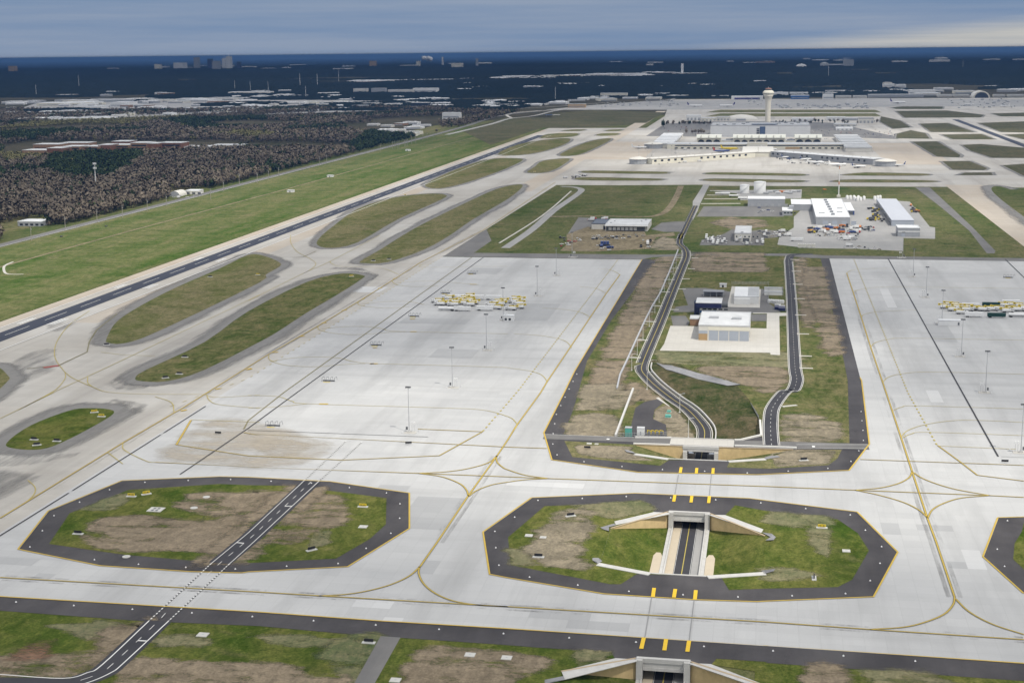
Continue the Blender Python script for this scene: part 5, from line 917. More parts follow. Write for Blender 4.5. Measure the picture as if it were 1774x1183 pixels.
def deicer_proto():
    r = thing("deicing_truck", "x", "de-icing truck", (0, 0, 0)); L = 9.5
    MB().box(-4.7, -1.1, .7, 4.7, 1.1, 1.15).build("chassis", DARKV, r); c = MB().prism([(2.7, -1.25), (4.8, -1.25), (4.8, 1.25), (2.7, 1.25)], 1.153, [3.1, 2.6, 2.6, 3.1]).build("cab", WHITEV, r); MB().box(3.0, -1.27, 2.0, 4.4, 1.27, 2.5).build("windscreen", GLASS, c)
    t = MB(); t.tube((-4.2, 0, 2.15), (2.2, 0, 2.15), 1.05, 1.05, 12); t.box(-4.6, -1.25, 1.153, 2.4, 1.25, 1.5); t.build("tank", WHITEV, r)
    MB().tube((1.2, 0, 3.0), (1.2, 0, 3.7), .5, .45, 8).build("turret", GALV_D, r); b = MB(); b.box(-4.6, -.3, 3.45, 1.5, .3, 4.0); b.box(-4.9, -.22, 3.55, -1.0, .22, 3.9); b.build("boom", YEL, r)
    k = MB(); k.box(-6.3, -.9, 2.9, -4.6, .9, 4.3); bk = k.build("basket", YEL, r); MB().box(-6.0, -.92, 3.5, -4.8, .92, 4.1).build("window", GLASS, bk)
    wheels(r, (-3.2, -1.9, 3.6), 1.1, .55); return r
def trailer_proto(mat, nm="box_trailer", tank=False):
    r = thing(nm, "x", "trailer", (0, 0, 0)); m = MB()
    if tank: m.tube((-6.5, 0, 2.3), (6.5, 0, 2.3), 1.25, 1.25, 14)
    else: m.box(-6.8, -1.3, 1.05, 6.8, 1.3, 3.9)
    m.build("body", mat, r); MB().box(-6.6, -.5, .8, 6.6, .5, 1.04).build("frame", DARKV, r); wheels(r, (-5.4, -4.2), 1.1, .52)
    for s in (-1, 1): MB().box(4.2, s * .8 - .1, 0, 4.4, s * .8 + .1, 1.0).build("landing_leg", STEEL, r)
    return r
DI = deicer_proto(); first = True
def place(proto, q, rz, lab, grp, z=.1, sc=None):
    if not proto.get('used'): proto['used'] = 1; proto.location = (*q, z); proto.rotation_euler.z = rz; proto['label'] = lab; proto['group'] = grp; return proto
    return dup(proto, (*q, z), rz, lab, grp, sc)
cDi, cDr = crop(740, 500, 9.855), crop(1600, 480, 8.448)
for x, y in ((165, 245), (215, 290), (345, 190), (400, 245), (290, 280), (470, 260), (445, 300), (540, 230), (585, 275), (610, 195), (700, 240), (690, 215), (720, 300), (690, 160), (780, 270), (1180, 260), (1240, 290), (1090, 310), (1180, 355), (1270, 245), (1480, 250), (1560, 220), (1550, 285), (1430, 370), (1560, 345), (1470, 205)): place(DI, cDi([(x, y)])[0], math.pi * (.5 if 0 else 1) + random.uniform(-.12, .12), "white de-icing truck with folded yellow boom in the cluster on the left-hand apron", "de-icing trucks on the left-hand apron")
WT = trailer_proto(WHITEV); GT = trailer_proto(GREEN_T); TT = trailer_proto(WHITEV, "tank_trailer", True)
for p, lab in (((495, 185), "white box trailer at the rear left of the left-hand truck cluster"), ((835, 190), "white box trailer at the rear middle of the left-hand truck cluster"), ((1135, 195), "white box trailer at the rear right of the left-hand truck cluster"), ((600, 385), "white box trailer in front of the left-hand truck cluster, left one"), ((985, 378), "white box trailer in front of the left-hand truck cluster, right one")): place(WT, cDi([p])[0], 0, lab, "white box trailers on the aprons")
place(TT, cDi([(330, 380)])[0], math.pi, "white tank trailer at the front left of the left-hand truck cluster", "white tank trailers on the aprons")
for x, y in ((330, 465), (400, 430), (440, 500), (490, 440), (520, 470), (560, 545), (640, 500), (800, 490), (880, 500), (1000, 495), (1090, 485), (1200, 440), (1290, 435), (1230, 520), (1310, 490), (1390, 500), (1430, 450), (1500, 480), (640, 470), (700, 470)): place(DI, cDr([(x, y)])[0], random.uniform(-.12, .12), "white de-icing truck with folded yellow boom in the cluster on the right-hand apron", "de-icing trucks on the right-hand apron")
for pr, p, lab, grp in ((WT, (690, 455), "white box trailer at the back of the right-hand truck cluster, left of the green one", "white box trailers on the aprons"), (WT, (1275, 405), "white box trailer at the back of the right-hand truck cluster near the frame edge", "white box trailers on the aprons"), (WT, (735, 588), "white box trailer in front of the right-hand truck cluster", "white box trailers on the aprons"), (GT, (985, 440), "dark green trailer at the back of the right-hand truck cluster", "dark green trailers"), (GT, (1065, 597), "dark green trailer in front of the right-hand truck cluster", "dark green trailers"), (TT, (1370, 590), "white tank trailer at the right end of the right-hand truck cluster", "white tank trailers on the aprons")): place(pr, cDr([p])[0], 0, lab, grp)
(ax, ay), = cDi([(1395, 550)]); r = thing("control_cabin", "white control cabin with two dark windows beside the left-hand light mast", "cabin", (ax, ay, .1)); MB().box(-4, -2, 0, 4, 3, 4.2).build("wall", WHITE, r); MB().box(-4.2, -2.2, 4.203, 4.2, 3.2, 4.5).build("roof", ROOF_W, r); [MB().box(u, -2.1, .6, u + 1.8, -2.004, 2.4).build("window", GLASS, r) for u in (-3, .2)]
(ax, ay), = cDr([(375, 705)]); r = thing("control_cabin", "long white cabin beside a right-hand apron light mast", "cabin", (ax, ay, .1)); MB().box(-8, -2, 0, 8, 3.5, 3.8).build("wall", WHITE, r); MB().box(-8.2, -2.2, 3.803, 8.2, 3.7, 4.1).build("roof", ROOF_W, r); MB().box(6, -2.1, .5, 7.2, -2.004, 2.6).build("door", GALV_D, r)
CARS = {k: car_proto(m_) for k, m_ in (("white", WHITEV), ("silver", SILVER), ("dark", DARKV), ("red", RED), ("blue", BLUEV), ("beige", BEIGEV))}
PICK = car_proto(WHITEV, "pickup")
TRK = {"white": truck_proto(WHITEV, WHITEV), "orange": truck_proto(ORANGE, ORANGE, kind="dump"), "yellow": truck_proto(YEL, DARKV, "snow_plough", "snow plough", 8.5, "dump"), "dark": truck_proto(DARKV, DARKV, kind="flat"), "red": truck_proto(RED, WHITEV), "blue": truck_proto(BLUEV, BLUEV, kind="dump")}
def scatter(q, poly, nn, protos, words, grp, rz=None, z=.3, tight=4):
    P = q(poly); lo, hi = bbox(P); done = []; t = 0
    while len(done) < nn and t < 4000:
        t += 1; p = (random.uniform(lo[0], hi[0]), random.uniform(lo[1], hi[1]))
        if inside(*p, P) and all(abs(p[0] - d[0]) + abs(p[1] - d[1]) * .6 > tight for d in done):
            done.append(p); k = random.choice(protos); pr = CARS.get(k[4:]) if k.startswith('car:') else PICK if k == 'pick' else TRK[k[4:]]
            col = k[4:] if ':' in k else 'white'; kind = 'car' if k.startswith('car') else 'pickup truck' if k == 'pick' else ('snow plough' if col == 'yellow' else 'truck')
            o = place(pr, p, (rz if rz is not None else random.choice((0, math.pi / 2, math.pi))) + random.uniform(-.08, .08), "%s parked %s %s" % (col if kind != 'snow plough' else 'black and yellow', kind, words), "%s %ss %s" % (col, kind, grp), z)
scatter(cX, [(120, 985), (1040, 1000), (1040, 1060), (120, 1055)], 24, ['trk:white', 'trk:white', 'pick', 'car:white'], "in the row along the yard south of the two storey office", "south of the office", math.pi / 2, .3, 4.5)
scatter(cX, [(190, 930), (400, 925), (400, 975), (200, 985)], 8, ['trk:white', 'pick'], "on the yard west of the two storey office", "west of the office", None, .3, 7)
scatter(cX, [(960, 850), (1450, 850), (1450, 925), (1060, 950), (960, 900)], 26, ['trk:white', 'pick', 'car:beige', 'trk:white', 'car:dark'], "on the yard east of the two storey office", "east of the office", None, .3, 6)
scatter(cY, [(30, 590), (240, 580), (930, 590), (930, 650), (600, 690), (30, 690)], 56, ['trk:yellow', 'trk:dark', 'trk:blue', 'trk:white', 'trk:red', 'car:dark', 'pick', 'car:red', 'trk:dark', 'car:blue', 'car:silver', 'trk:orange'], "in the vehicle lot before the maintenance building", "in the maintenance lot", None, .3, 6)
scatter(cY, [(90, 705), (700, 700), (700, 725), (90, 725)], 18, ['car:silver', 'pick', 'car:dark', 'car:beige'], "in the front row of the maintenance lot", "in the front row of the maintenance lot", 1.5, .3, 4)
scatter(cY, [(860, 330), (960, 360), (1050, 520), (980, 530), (920, 420)], 12, ['trk:yellow'], "parked in the yard west of the long white hall", "west of the long hall", None, .3, 7)
scatter(cY, [(830, 470), (920, 470), (910, 510), (830, 510)], 3, ['trk:yellow'], "standing alone between the white building and the parked ploughs", "between the buildings", None, .3, 8)
scatter(cY, [(1400, 290), (1450, 300), (1530, 390), (1480, 400)], 6, ['trk:yellow', 'trk:orange'], "parked east of the long white hall", "east of the long hall", None, .3, 7)
scatter(cY, [(400, 750), (700, 755), (700, 790), (400, 780)], 8, ['trk:white', 'pick', 'car:silver'], "on the road south of the maintenance lot", "south of the maintenance lot", None, .3, 7)
scatter(cY, [(470, 860), (980, 880), (1000, 915), (470, 890)], 10, ['pick', 'trk:white', 'car:dark', 'car:beige'], "at the southern edge of the works road", "at the edge of the works road", None, .3, 9)
scatter(cX, [(970, 495), (1250, 500), (1250, 595), (970, 600)], 7, ['car:dark', 'car:silver', 'car:white', 'car:blue'], "in the lot below the grey loading wall", "below the loading wall", 0, .3, 6)
cS = crop(970, 330, 8.87)
scatter(cS, [(20, 740), (280, 730), (380, 800), (20, 880)], 12, ['trk:dark', 'car:dark', 'car:silver', 'pick', 'car:red'], "in the scrap yard west of the cargo dock", "in the scrap yard", None, .3, 8)
scatter(cS, [(570, 840), (780, 850), (780, 900), (570, 880)], 5, ['trk:blue', 'trk:dark', 'pick'], "around the dark stack in the soil yard", "in the soil yard", None, .3, 7)
scatter(cS, [(560, 890), (800, 895), (800, 930), (560, 925)], 2, ['pick'], "on bare soil south of the dark stack", "south of the dark stack", .4, .3, 14)
scatter(cS, [(1260, 740), (1420, 780), (1380, 880), (1240, 880)], 6, ['trk:white', 'pick', 'trk:dark', 'car:beige'], "at the east end of the soil yard", "at the east end of the soil yard", None, .3, 8)
scatter(cS, [(480, 700), (1300, 690), (1250, 740), (500, 760)], 20, ['car:silver', 'car:beige', 'trk:dark', 'pick', 'car:dark'], "in the long row south of the cargo dock", "south of the cargo dock", None, .3, 8)
scatter(cS, [(400, 450), (560, 440), (700, 420), (700, 470), (420, 490)], 8, ['car:dark', 'car:red', 'trk:white', 'trk:red', 'car:white'], "on the dark apron behind the cargo dock", "behind the cargo dock", None, .3, 7)
for p, lab in (((420, 830), "dark car on the perimeter highway, nearer one"), ((725, 760), "dark car on the perimeter highway, farther one")): place(CARS["dark"], cP([p])[0], math.pi / 2, lab, "cars on the highway", .1)
(ax, ay), = cX([(1525, 1000)]); place(WT, (ax, ay), 0, "long white trailer on the works road east of the office", "white box trailers on the aprons", .3)
cDP = cS
r = thing("blue_stack", "dark blue stacked crate frame in the soil yard", "crate stack", (*cDP([(690, 855)])[0], .25)); MB().box(-6, -3, 0, 6, 3, 2).build("base_frame", DARKV, r); [MB().box(u, -2, 2.003, u + 2.6, 2.4, 5).build("crate", BLUEV, r) for u in (-4.5, -1.3, 1.9)]
# ---- buildings of the maintenance area
(ax, ay), (bx, _) = cY([(108, 562), (585, 566)]); yb = cY([(400, 205)], 9)[0][1]
r = bld("maintenance_building", "large white roofed maintenance building with grey front wall and a row of roof vents", "maintenance building", ax, ay, bx, yb, 9, GREYW, ROOF_W); a_, b_, h_ = r['half']
roof_units(r, [(.52 - .012 * k, .12 + .13 * k) for k in range(7)], (4, 5, 2), ROOF_G); roof_units(r, [(.2, .2), (.75, .25), (.8, .45)], (7, 2, 1)); face_boxes(r, "loading_door", [(8 + 11 * k, .1, 14 + 11 * k, 5) for k in range(4)], BLUEGREY)
(cx_, cy_), = cX([(1455, 630)]); bld("west_wing", "grey west wing of the maintenance building with white roof", "building wing", cx_, yb - 62, ax - .3, yb, 8, GREYW, ROOF_W); 
(ax2, ay2), (bx2, _) = cY([(575, 425), (640, 420)]); r = bld("lean_to", "white lean-to shed with blue end along the east side of the maintenance building", "shed", bx + .4, ay2, bx + 11, yb - 8, 5.5, BLUEV, ROOF_W, parapet=0); face_boxes(r, "door", [(1, .1, 9, 4.6)], GALV_D)
(ax, ay), (bx, _) = cX([(805, 490), (1350, 495)]); yb = cX([(1100, 345)], 10)[0][1]
r = bld("loading_dock", "long grey warehouse wall with thin white roof below the fuel tanks", "warehouse", ax, ay, bx, max(yb, ay + 25), 10, GREYW, ROOF_W, parapet=.4); face_boxes(r, "dock_door", [(4 + 9 * k, .1, 8 + 9 * k, 4) for k in range(6)], SILVER)
(ax, ay), (bx, _) = cX([(1312, 625), (1460, 628)]); r = bld("office_block", "small grey stepped office between the car lot and the maintenance building", "office", ax, ay, bx, ay + 38, 6, GREYW, ROOF_W); face_boxes(r, "window", [(2 + 4 * k, 3, 4.5 + 4 * k, 4.6) for k in range(4)], GLASS); MB().box(2, 0, 6.36, 8, 14, 10).build("upper_storey", GREYW, r)
(ax, ay), (bx, _) = cX([(612, 1005), (852, 1005)]); yb = cX([(740, 780)], 9)[0][1]
r = bld("site_office", "two storey cream office with pale roof and white ramp by the trucks", "office", ax, ay, bx, yb, 9, OFFW, ROOF_L); a_, b_, h_ = r['half']; face_boxes(r, "window", [(1.5 + 4.5 * k, 5, 3 + 4.5 * k, 6.6) for k in range(6)], GLASS); face_boxes(r, "garage_door", [(9, .1, 16, 4)], GALV_D); MB().prism([(-a_ + 4, -b_ - 5), (a_ - 10, -b_ - 2), (a_ - 10, -b_ - .3), (-a_ + 4, -b_ - 3)], 4.4, [4.8, 7, 7, 4.8]).build("ramp_canopy", ROOF_W, r); roof_units(r, [(.45, .1)], (3, 2, 1.2))
(ax, ay), (bx, _) = cY([(1165, 580), (1385, 560)]); yb = cY([(1110, 200)], 7)[0][1]
r = bld("long_hall", "long pale sheet metal hall running north beside the snow ploughs", "hall", ax, ay, bx + 6, yb, 7, BLUEGREY, paint('hall_roof', (.46, .48, .53), .6, .06, .1), parapet=0); a_, b_, h_ = r['half']; face_boxes(r, "bay_opening", [(6 + 13 * k, .1, 15 + 13 * k, 5.2) for k in range(int(2 * b_ / 13) - 1)], GLASS, 'w')
(ax, ay), (bx, _) = cY([(1250, 728), (1557, 728)]); r = bld("pump_house", "pale grey two tier building with white banded roof south of the long hall", "building", ax, ay, bx, ay + 26, 9.5, GREYW, ROOF_W); a_, b_, h_ = r['half']; face_boxes(r, "white_band", [(.1, 5.4, 2 * a_ - .1, 6.6)], WHITE); face_boxes(r, "door", [(4, .1, 8, 4)], BLUEGREY); face_boxes(r, "door", [(4, .1, 14, 5)], GALV_D, 'w')
(ax, ay), (bx, _) = cS([(690, 630), (1345, 632)]); yb = cS([(1000, 445)], 7)[0][1]
r = bld("cargo_dock", "white roofed cargo dock with dark recess and seven white doors", "cargo building", ax, ay + 4, bx, yb, 7, OFFW, ROOF_L); a_, b_, h_ = r['half']; MB().box(-a_, -b_ - 5, 6.2, a_ + 1, -b_ - .3, 7.2).build("canopy", WHITE, r); MB().box(-a_ + 1, -b_ - .12, .1, a_ - 3, -b_ - .004, 6.1).build("recess", GALV_D, r); [MB().box(-a_ + 4 + 4.9 * k, -b_ - .3, 1.2, -a_ + 7.6 + 4.9 * k, -b_ - .125, 4.6).build("dock_door", WHITEV, r) for k in range(7)]; roof_units(r, [(.1, .3), (.15, .6), (.8, .6), (.88, .85)], (2, 2, 1))  # flat dark panel behind the doors stands for shade in the recess
(px0, py0), (px1, _) = cS([(480, 605), (685, 605)]); r = bld("dark_roof_annexe", "dark slate roofed annexe on the west end of the cargo dock", "annexe", px0, py0 + 4, ax - .4, yb, 6.4, OFFW, ROOF_BL); face_boxes(r, "entrance", [(14, .1, 23, 4.5)], GLASS)
# fuel tanks
for p, rad, h_, lab in (((757, 300), 6.8, 11.5, "smaller white fuel tank, left of the two"), ((980, 305), 8.6, 16.5, "larger white fuel tank, right of the two")):
    (ax, ay), = cX([p]); ay += rad; r = thing("fuel_tank", lab, "fuel tank", (ax, ay, .2)); o = MB().lathe([(rad, 0), (rad, h_)], 32).build("shell", WHITE, r, True); MB().lathe([(rad + .15, h_ + .003), (rad + .15, h_ + .15), (rad * .55, h_ + .9), (.2, h_ + 1.3)], 32).build("roof", ROOF_W, r); m = MB()
    for k in range(20): t = math.pi * (1.2 + .03 * k); m.box(-.7, -.2, h_ * k / 20, .7, .2, h_ * k / 20 + .15, 0, t, ((rad + .5) * math.cos(t), (rad + .5) * math.sin(t)))
    m.build("stair", STEEL, r); MB().lathe([(rad + 1.2, -.3), (rad + 1.2, .25)], 32).build("plinth", PORT, r)
for k in range(9):
    (ax, ay), = cX([(1075 + 58 * k, 290 + random.uniform(-22, 22))]); r = thing("plant_skid", "small grey and white plant skid in the yard east of the fuel tanks", "plant unit", (ax, ay, .25), 0, "plant skids by the fuel tanks"); m = (ORANGE if k == 4 else STEEL); MB().box(-4, -2, 0, 4, 2, 2.5).build("housing", WHITE if k % 2 else m, r); MB().tube((-3, -2.6, 1), (3, -2.6, 1), .5).build("pipe", m, r)
for k, (x, y) in enumerate(((395, 320), (480, 322), (600, 355), (730, 390))): (ax, ay), = cX([(x, y)]); place(TT, (ax, ay), 0, "white tank trailer on the service lanes, %s from the west" % ("first", "second", "third", "fourth")[k], "tank trailers by the fuel tanks", .3)
for k in range(11):
    (ax, ay), = cY([((545, 590, 655, 690, 730, 780, 930, 970, 1005, 640, 700)[k], (205, 205, 225, 228, 228, 215, 215, 208, 205, 205, 208)[k])]); r = thing("upright_tank", "white upright storage tank in the row behind the maintenance yard", "storage tank", (ax, ay, .25), 0, "white storage tanks behind the yard"); MB().lathe([(2, 0), (2, 4.4), (1.2, 5.3), (.1, 5.6)], 14).build("shell", WHITE, r, True); MB().lathe([(2.3, -.2), (2.3, .3)], 14).build("plinth", PORT, r)
for k in range(4):
    (ax, ay), = cX([(1568 + 66 * k, 1095)]); r = thing("cube_tank", "white cube tank in the row of four south of the works road", "tank", (ax, ay, .25), 0, "white cube tanks"); MB().box(-2, -1.8, .4, 2, 1.8, 4).build("body", OFFW, r); MB().box(-2.2, -2, 0, 2.2, 2, .39).build("skid", STEEL, r); MB().lathe([(.6, 4.003), (.6, 4.4)], 10).build("hatch", STEEL, r)
(ax, ay), = cY([(425, 175)]); r = thing("radio_mast", "tall white radio mast with red band behind the maintenance building", "mast", (ax, ay, 0)); mm = MB()
for k in range(10): mm.tube((0, 0, 4.4 * k), (0, 0, 4.4 * (k + 1)), 1.0 - .05 * k, .95 - .05 * k, 6, k % 5 == 4)
mm.build("pole", [WHITE, ORANGE], r); MB().box(-2.5, -2.5, 0, 2.5, 2.5, 3).build("equipment_hut", OFFW, r)
cb = MB(); (ax, ay), = cY([(205, 130)]); r = thing("wind_cone", "dark windsock frame on the grass north of the maintenance building", "windsock", (ax, ay, 0)); MB().tube((0, 0, 0), (0, 0, 7), .2).build("pole", GALV_D, r); MB().tube((0, 0, 6.7), (5, 1, 6.3), .9, .4).build("sock", ORANGE, r)
# ================================================================ TERMINAL, CONTROL TOWER, CARGO SIDE
cZ = crop(1160, 140, 4.435); cQ = crop(1080, 150, 6.823); cR = crop(1320, 230, 6.823)
def px(q, p):                                                # crop point back to photo pixels
    a = {id(cZ): (1160, 140, 4.435), id(cQ): (1080, 150, 6.823), id(cR): (1320, 230, 6.823), id(cO): (1324, 150, 3.9422), id(cP): (0, 200, 3.9422), id(cM): (400, 150, 3.9422)}[id(q)]
    return a[0] + p[0] / a[2], a[1] + p[1] / a[2]
def front(q, x0, x1, ztop, Y):                               # facade on plane Y: x range and height from crop pixels
    a = pl(*px(q, (x0, ztop)), Y); b = pl(*px(q, (x1, ztop)), Y); return a[0], b[0], max(a[1], 1.)
# parking garage
Y = 3475.; x0, x1, h = front(cZ, 315, 1082, 347, Y)
gr = bld("parking_garage", "long pale grey parking garage with blue glass stair tower below the control tower", "parking garage", x0, Y, x1, Y + 150, h, paint('garage_concrete', (.50, .51, .53), .8, .06, .1), ROOF_G, parapet=1.2); a_, b_, h_ = gr['half']
u = lambda zx, q=cZ: pl(*px(q, (zx, 380)), Y)[0] - x0
face_boxes(gr, "glazed_stair", [(u(694), 1, u(735), h - 2)], GLASS_B, proud=1.5); face_boxes(gr, "stair_windows", [(u(662) + 2, 2 + 4 * k, u(690), 4.6 + 4 * k) for k in range(int(h / 4) - 1)], GLASS, proud=.4, each=False); face_boxes(gr, "panel_joint", [(u(z_) - .35, .5, u(z_) + .35, h - .5) for z_ in (606, 838)], GREYW, proud=.3)
face_boxes(gr, "deck_band", [(1, z_, 2 * a_ - 1, z_ + .5) for z_ in np.arange(4, h - 2, 5)], STEEL, proud=.2, each=False)
xa, xb = pl(*px(cZ, (630, 325)), Y)[0] - x0 - a_, pl(*px(cZ, (822, 325)), Y)[0] - x0 - a_; MB().box(xa, -b_ + 1, h + 2.2, xb, -b_ + 34, h + 3.4).build("canopy_roof", ROOF_BL, gr); MB().box(xa + 4, -b_ + 3, h + .4, xb - 4, -b_ + 30, h + 2.19).build("stair_head", GREYW, gr)
for k in range(26): MB().box(*(lambda a, b: (a, b, h + .4, a + 9, b + 3, h + 2))(-a_ + 6 + (2 * a_ - 20) * random.random(), -b_ + 8 + (2 * b_ - 16) * random.random())).build("roof_unit", GALV_D if k % 2 else ROOF_L, gr)
# control tower
Y = 3720.; tx, _ = pl(*px(cZ, (757, 200)), Y); zt = lambda zy: pl(*px(cZ, (757, zy)), Y)[1]; wd_ = lambda w: w / 4.435 * Y / F * 1.02
ct = thing("control_tower", "tall cream concrete control tower with wide flared head behind the terminal", "control tower", (tx, Y, 0))
MB().lathe([(wd_(20), 0), (wd_(19), zt(250)), (wd_(20), zt(165)), (wd_(24), zt(140)), (wd_(31), zt(122)), (wd_(36), zt(112))], 28).build("shaft", paint('tower_cream', (.66, .62, .53), .8, .05, .1), ct, True)
MB().lathe([(wd_(36), zt(112) + .01), (wd_(39), zt(104)), (wd_(39), zt(101))], 28).build("gallery", CREAMW, ct); MB().lathe([(wd_(38.5), zt(101) + .01), (wd_(39.5), zt(97))], 28).build("dark_band", GALV_D, ct); MB().lathe([(wd_(41), zt(97) + .01), (wd_(41), zt(91)), (wd_(34), zt(80)), (wd_(24), zt(74))], 28).build("roof_skirt", CREAMW, ct, True)
MB().lathe([(wd_(20), zt(74) + .01), (wd_(24), zt(64))], 16).build("cab_glazing", GLASS, ct); MB().lathe([(wd_(25), zt(64) + .01), (wd_(25), zt(61)), (wd_(8), zt(57))], 16).build("cab_roof", paint('cab_red', (.30, .16, .12), .7), ct); MB().tube((0, 0, zt(57)), (0, 0, zt(46)), .6, .2).build("antenna", STEEL, ct)
# main terminal: arched halls behind a long low front
Y2 = g(1250, 258.5)[1]; x0, x1, h = front(cZ, -20, 1350, 490, Y2); 
tm = bld("terminal_building", "long cream terminal front with dark window strip facing the ramp", "terminal", x0, Y2, x1, Y2 + 60, h, CREAMW, ROOF_L, parapet=.8); a_, b_, h_ = tm['half']
u2 = lambda zx: pl(*px(cZ, (zx, 500)), Y2)[0] - x0
for a, b in ((40, 590), (750, 1340)): face_boxes(tm, "window_strip", [(u2(a), h * .62, u2(b), h * .84)], GLASS, proud=.3)
for a, b in ((40, 370), (1000, 1340)): face_boxes(tm, "ground_windows", [(u2(a + k), .8, u2(a + k + 22), h * .36) for k in range(0, b - a - 20, 48)], GLASS, proud=.3, each=False)
face_boxes(tm, "tan_wall", [(u2(890), .1, u2(1000), h * .4)], TAN, proud=.2)
Y3 = Y2 + 90
arch_words = ("western group of three arches", "central long group of arches", "eastern group of three arches")
for wi, (a, b, nn) in enumerate(((213, 392, 3), (493, 885, 7), (967, 1165, 3))):
    x0, x1, h = front(cZ, a, b, 441, Y3); r = bld("arched_hall", "cream arched terminal hall with pale curved roof, " + arch_words[wi], "terminal hall", x0, Y3, x1, Y3 + 46, h, CREAMW, CREAMW, parapet=0, over=2); a_, b_, h_ = r['half']; W_ = 2 * a_ / nn
    ar = MB()
    for k in range(nn):
        c = -a_ + W_ * (k + .5); rw = W_ * .44; pts = [(c - rw, .8), (c + rw, .8)] + [(c + rw * math.cos(t), h * .46 + rw * .85 * math.sin(t)) for t in np.linspace(0, math.pi, 9)]
        w = MB(); w.v = [(p[0], -b_ - .15, p[1]) for p in pts] + [(p[0], -b_ - .02, p[1]) for p in pts]; n_ = len(pts); w.f = [tuple(range(n_))] + [(i, n_ + i, n_ + (i + 1) % n_, (i + 1) % n_) for i in range(n_)]; w.mi = [0] * len(w.f); w.build("arch_window", GLASS, r)
        MB().box(-a_ + W_ * k - .8, -b_ - 2, 0, -a_ + W_ * k + .8, -b_ - .16, h - 2).build("pier", CREAMW, r)
    rv = MB(); segs = [(-b_ - 3 + (2 * b_ + 6) * t, h + .4 + 6.5 * math.sin(math.pi * t) ** .8) for t in np.linspace(0, 1, 9)]
    for (ya, za), (yb_, zb) in zip(segs, segs[1:]): rv.quad((-a_ - 2, ya, za), (a_ + 2, ya, za), (a_ + 2, yb_, zb), (-a_ - 2, yb_, zb))
    rv.build("vault_roof", paint('vault_%d' % wi, (.72, .72, .64), .6, .05, .1), r)
    for k in range(nn): MB().box(-a_ + W_ * (k + .5) - .5, -b_ - 3.2, h + .5, -a_ + W_ * (k + .5) + .5, -b_ + 12, h + 6).build("roof_rib", OFFW, r)
for a, b, w in ((392, 493, "western"), (885, 967, "eastern")):
    x0, x1, h = front(cZ, a, b, 462, Y3 - 12); r = bld("link_block", "low cream link block between the arched halls, %s one" % w, "link block", x0 + 2.5, Y3 - 12, x1 - 2.5, Y3 + 30, h, CREAMW, ROOF_L); a_, b_, h_ = r['half']; face_boxes(r, "window", [(3 + 2 * (a_ - 3) / 5 * k, h * .4, 7 + 2 * (a_ - 3) / 5 * k, h * .75) for k in range(5)], GLASS); roof_units(r, [(random.random() * .8 + .1, random.random() * .8 + .1) for _ in range(6)], (7, 5, 2.5), ROOF_G)
x0, x1, h = front(cZ, 597, 752, 480, Y2 - 26); r = bld("centre_block", "square cream block projecting from the middle of the terminal front", "terminal block", x0, Y2 - 26, x1, Y2 - .6, h, CREAMW, OFFW); a_, b_, h_ = r['half']; face_boxes(r, "grey_panel", [(4, 2, 2 * a_ - 4, h * .8)], OFFW); face_boxes(r, "dark_base", [(2, .1, 2 * a_ - 2, 2)], GLASS)
# piers
def pier(name, lab, pa, pb, wd, h, wall, roof, nwin, step=0):
    a, b = np.array(pa), np.array(pb); L = np.hypot(*(b - a)); rz = math.atan2(b[1] - a[1], b[0] - a[0]); r = thing(name, lab, "concourse", (*((a + b) / 2), 0), rz); q = L / 2
    MB().box(-q, -wd / 2, -.3, q, wd / 2, h).build("wall", wall, r); m = MB().box(-q - 1, -wd / 2 - 1, h + .003, q + 1, wd / 2 + 1, h + .7)
    for k in range(int(L / 22)): m.box(-q + 22 * k + 4, -1.5, h + .7, -q + 22 * k + 6, .5, h + 1.7)
    if step: [m.box(-q + L / step * k + 1, -wd / 2, h + .71, -q + L / step * (k + .55), wd / 2, h + 2.6) for k in range(step)]
    m.build("roof", roof, r)
    for s in (-1, 1):
        w = MB()
        for k in range(nwin):
            u_ = -q + L / nwin * (k + .3); 
            if random.random() < .75: MB().box(u_, s * wd / 2 - (.25 if s < 0 else -.004), h * .45, u_ + L / nwin * .35, s * wd / 2 + (.25 if s > 0 else -.004), h * .8).build("window", GLASS, r)
    return r
pier("concourse", "long white south-western concourse angled across the ramp", g(1122, 284.5), g(1300, 272.5), 26, 10, CREAMW, OFFW, 16)
pier("concourse", "long grey roofed south-eastern concourse with shaded gates", g(1345, 271.5), g(1522, 285.5), 30, 10.5, GREYW, ROOF_L, 20)  # grey wall colour carries the shade on the gate side
pier("concourse", "stepped white north-western concourse at the west end of the terminal", g(1148, 257), g(1167, 238), 46, 9, OFFW, ROOF_W, 8, 7)
pier("concourse", "stepped white north-eastern concourse at the east end of the terminal", (g(1488, 263.5)[0], g(1488, 263.5)[1]), (g(1470, 240)[0] - 8, g(1470, 240)[1]), 52, 8, OFFW, ROOF_L, 8, 8)
a, b = g(1313, 272), g(1313, 262); pier("concourse", "short white connector between the terminal front and the two southern concourses", a, b, 60, 9, CREAMW, OFFW, 4)
def rotunda(p, lab, rad): q = g(*p); r = thing("rotunda", lab, "rotunda", (*q, 0)); MB().lathe([(rad, 0), (rad, 9)], 16).build("wall", GREYW, r); MB().lathe([(rad + 1.5, 9.01), (rad + 1, 10), (rad * .3, 13), (.3, 13.5)], 16).build("roof", OFFW, r)
rotunda((1106, 284), "round grey gate end of the south-western concourse", 17); rotunda((1132, 257), "domed grey gate end of the north-western concourse", 20); rotunda((1534, 288), "round pale gate end of the south-eastern concourse", 18)
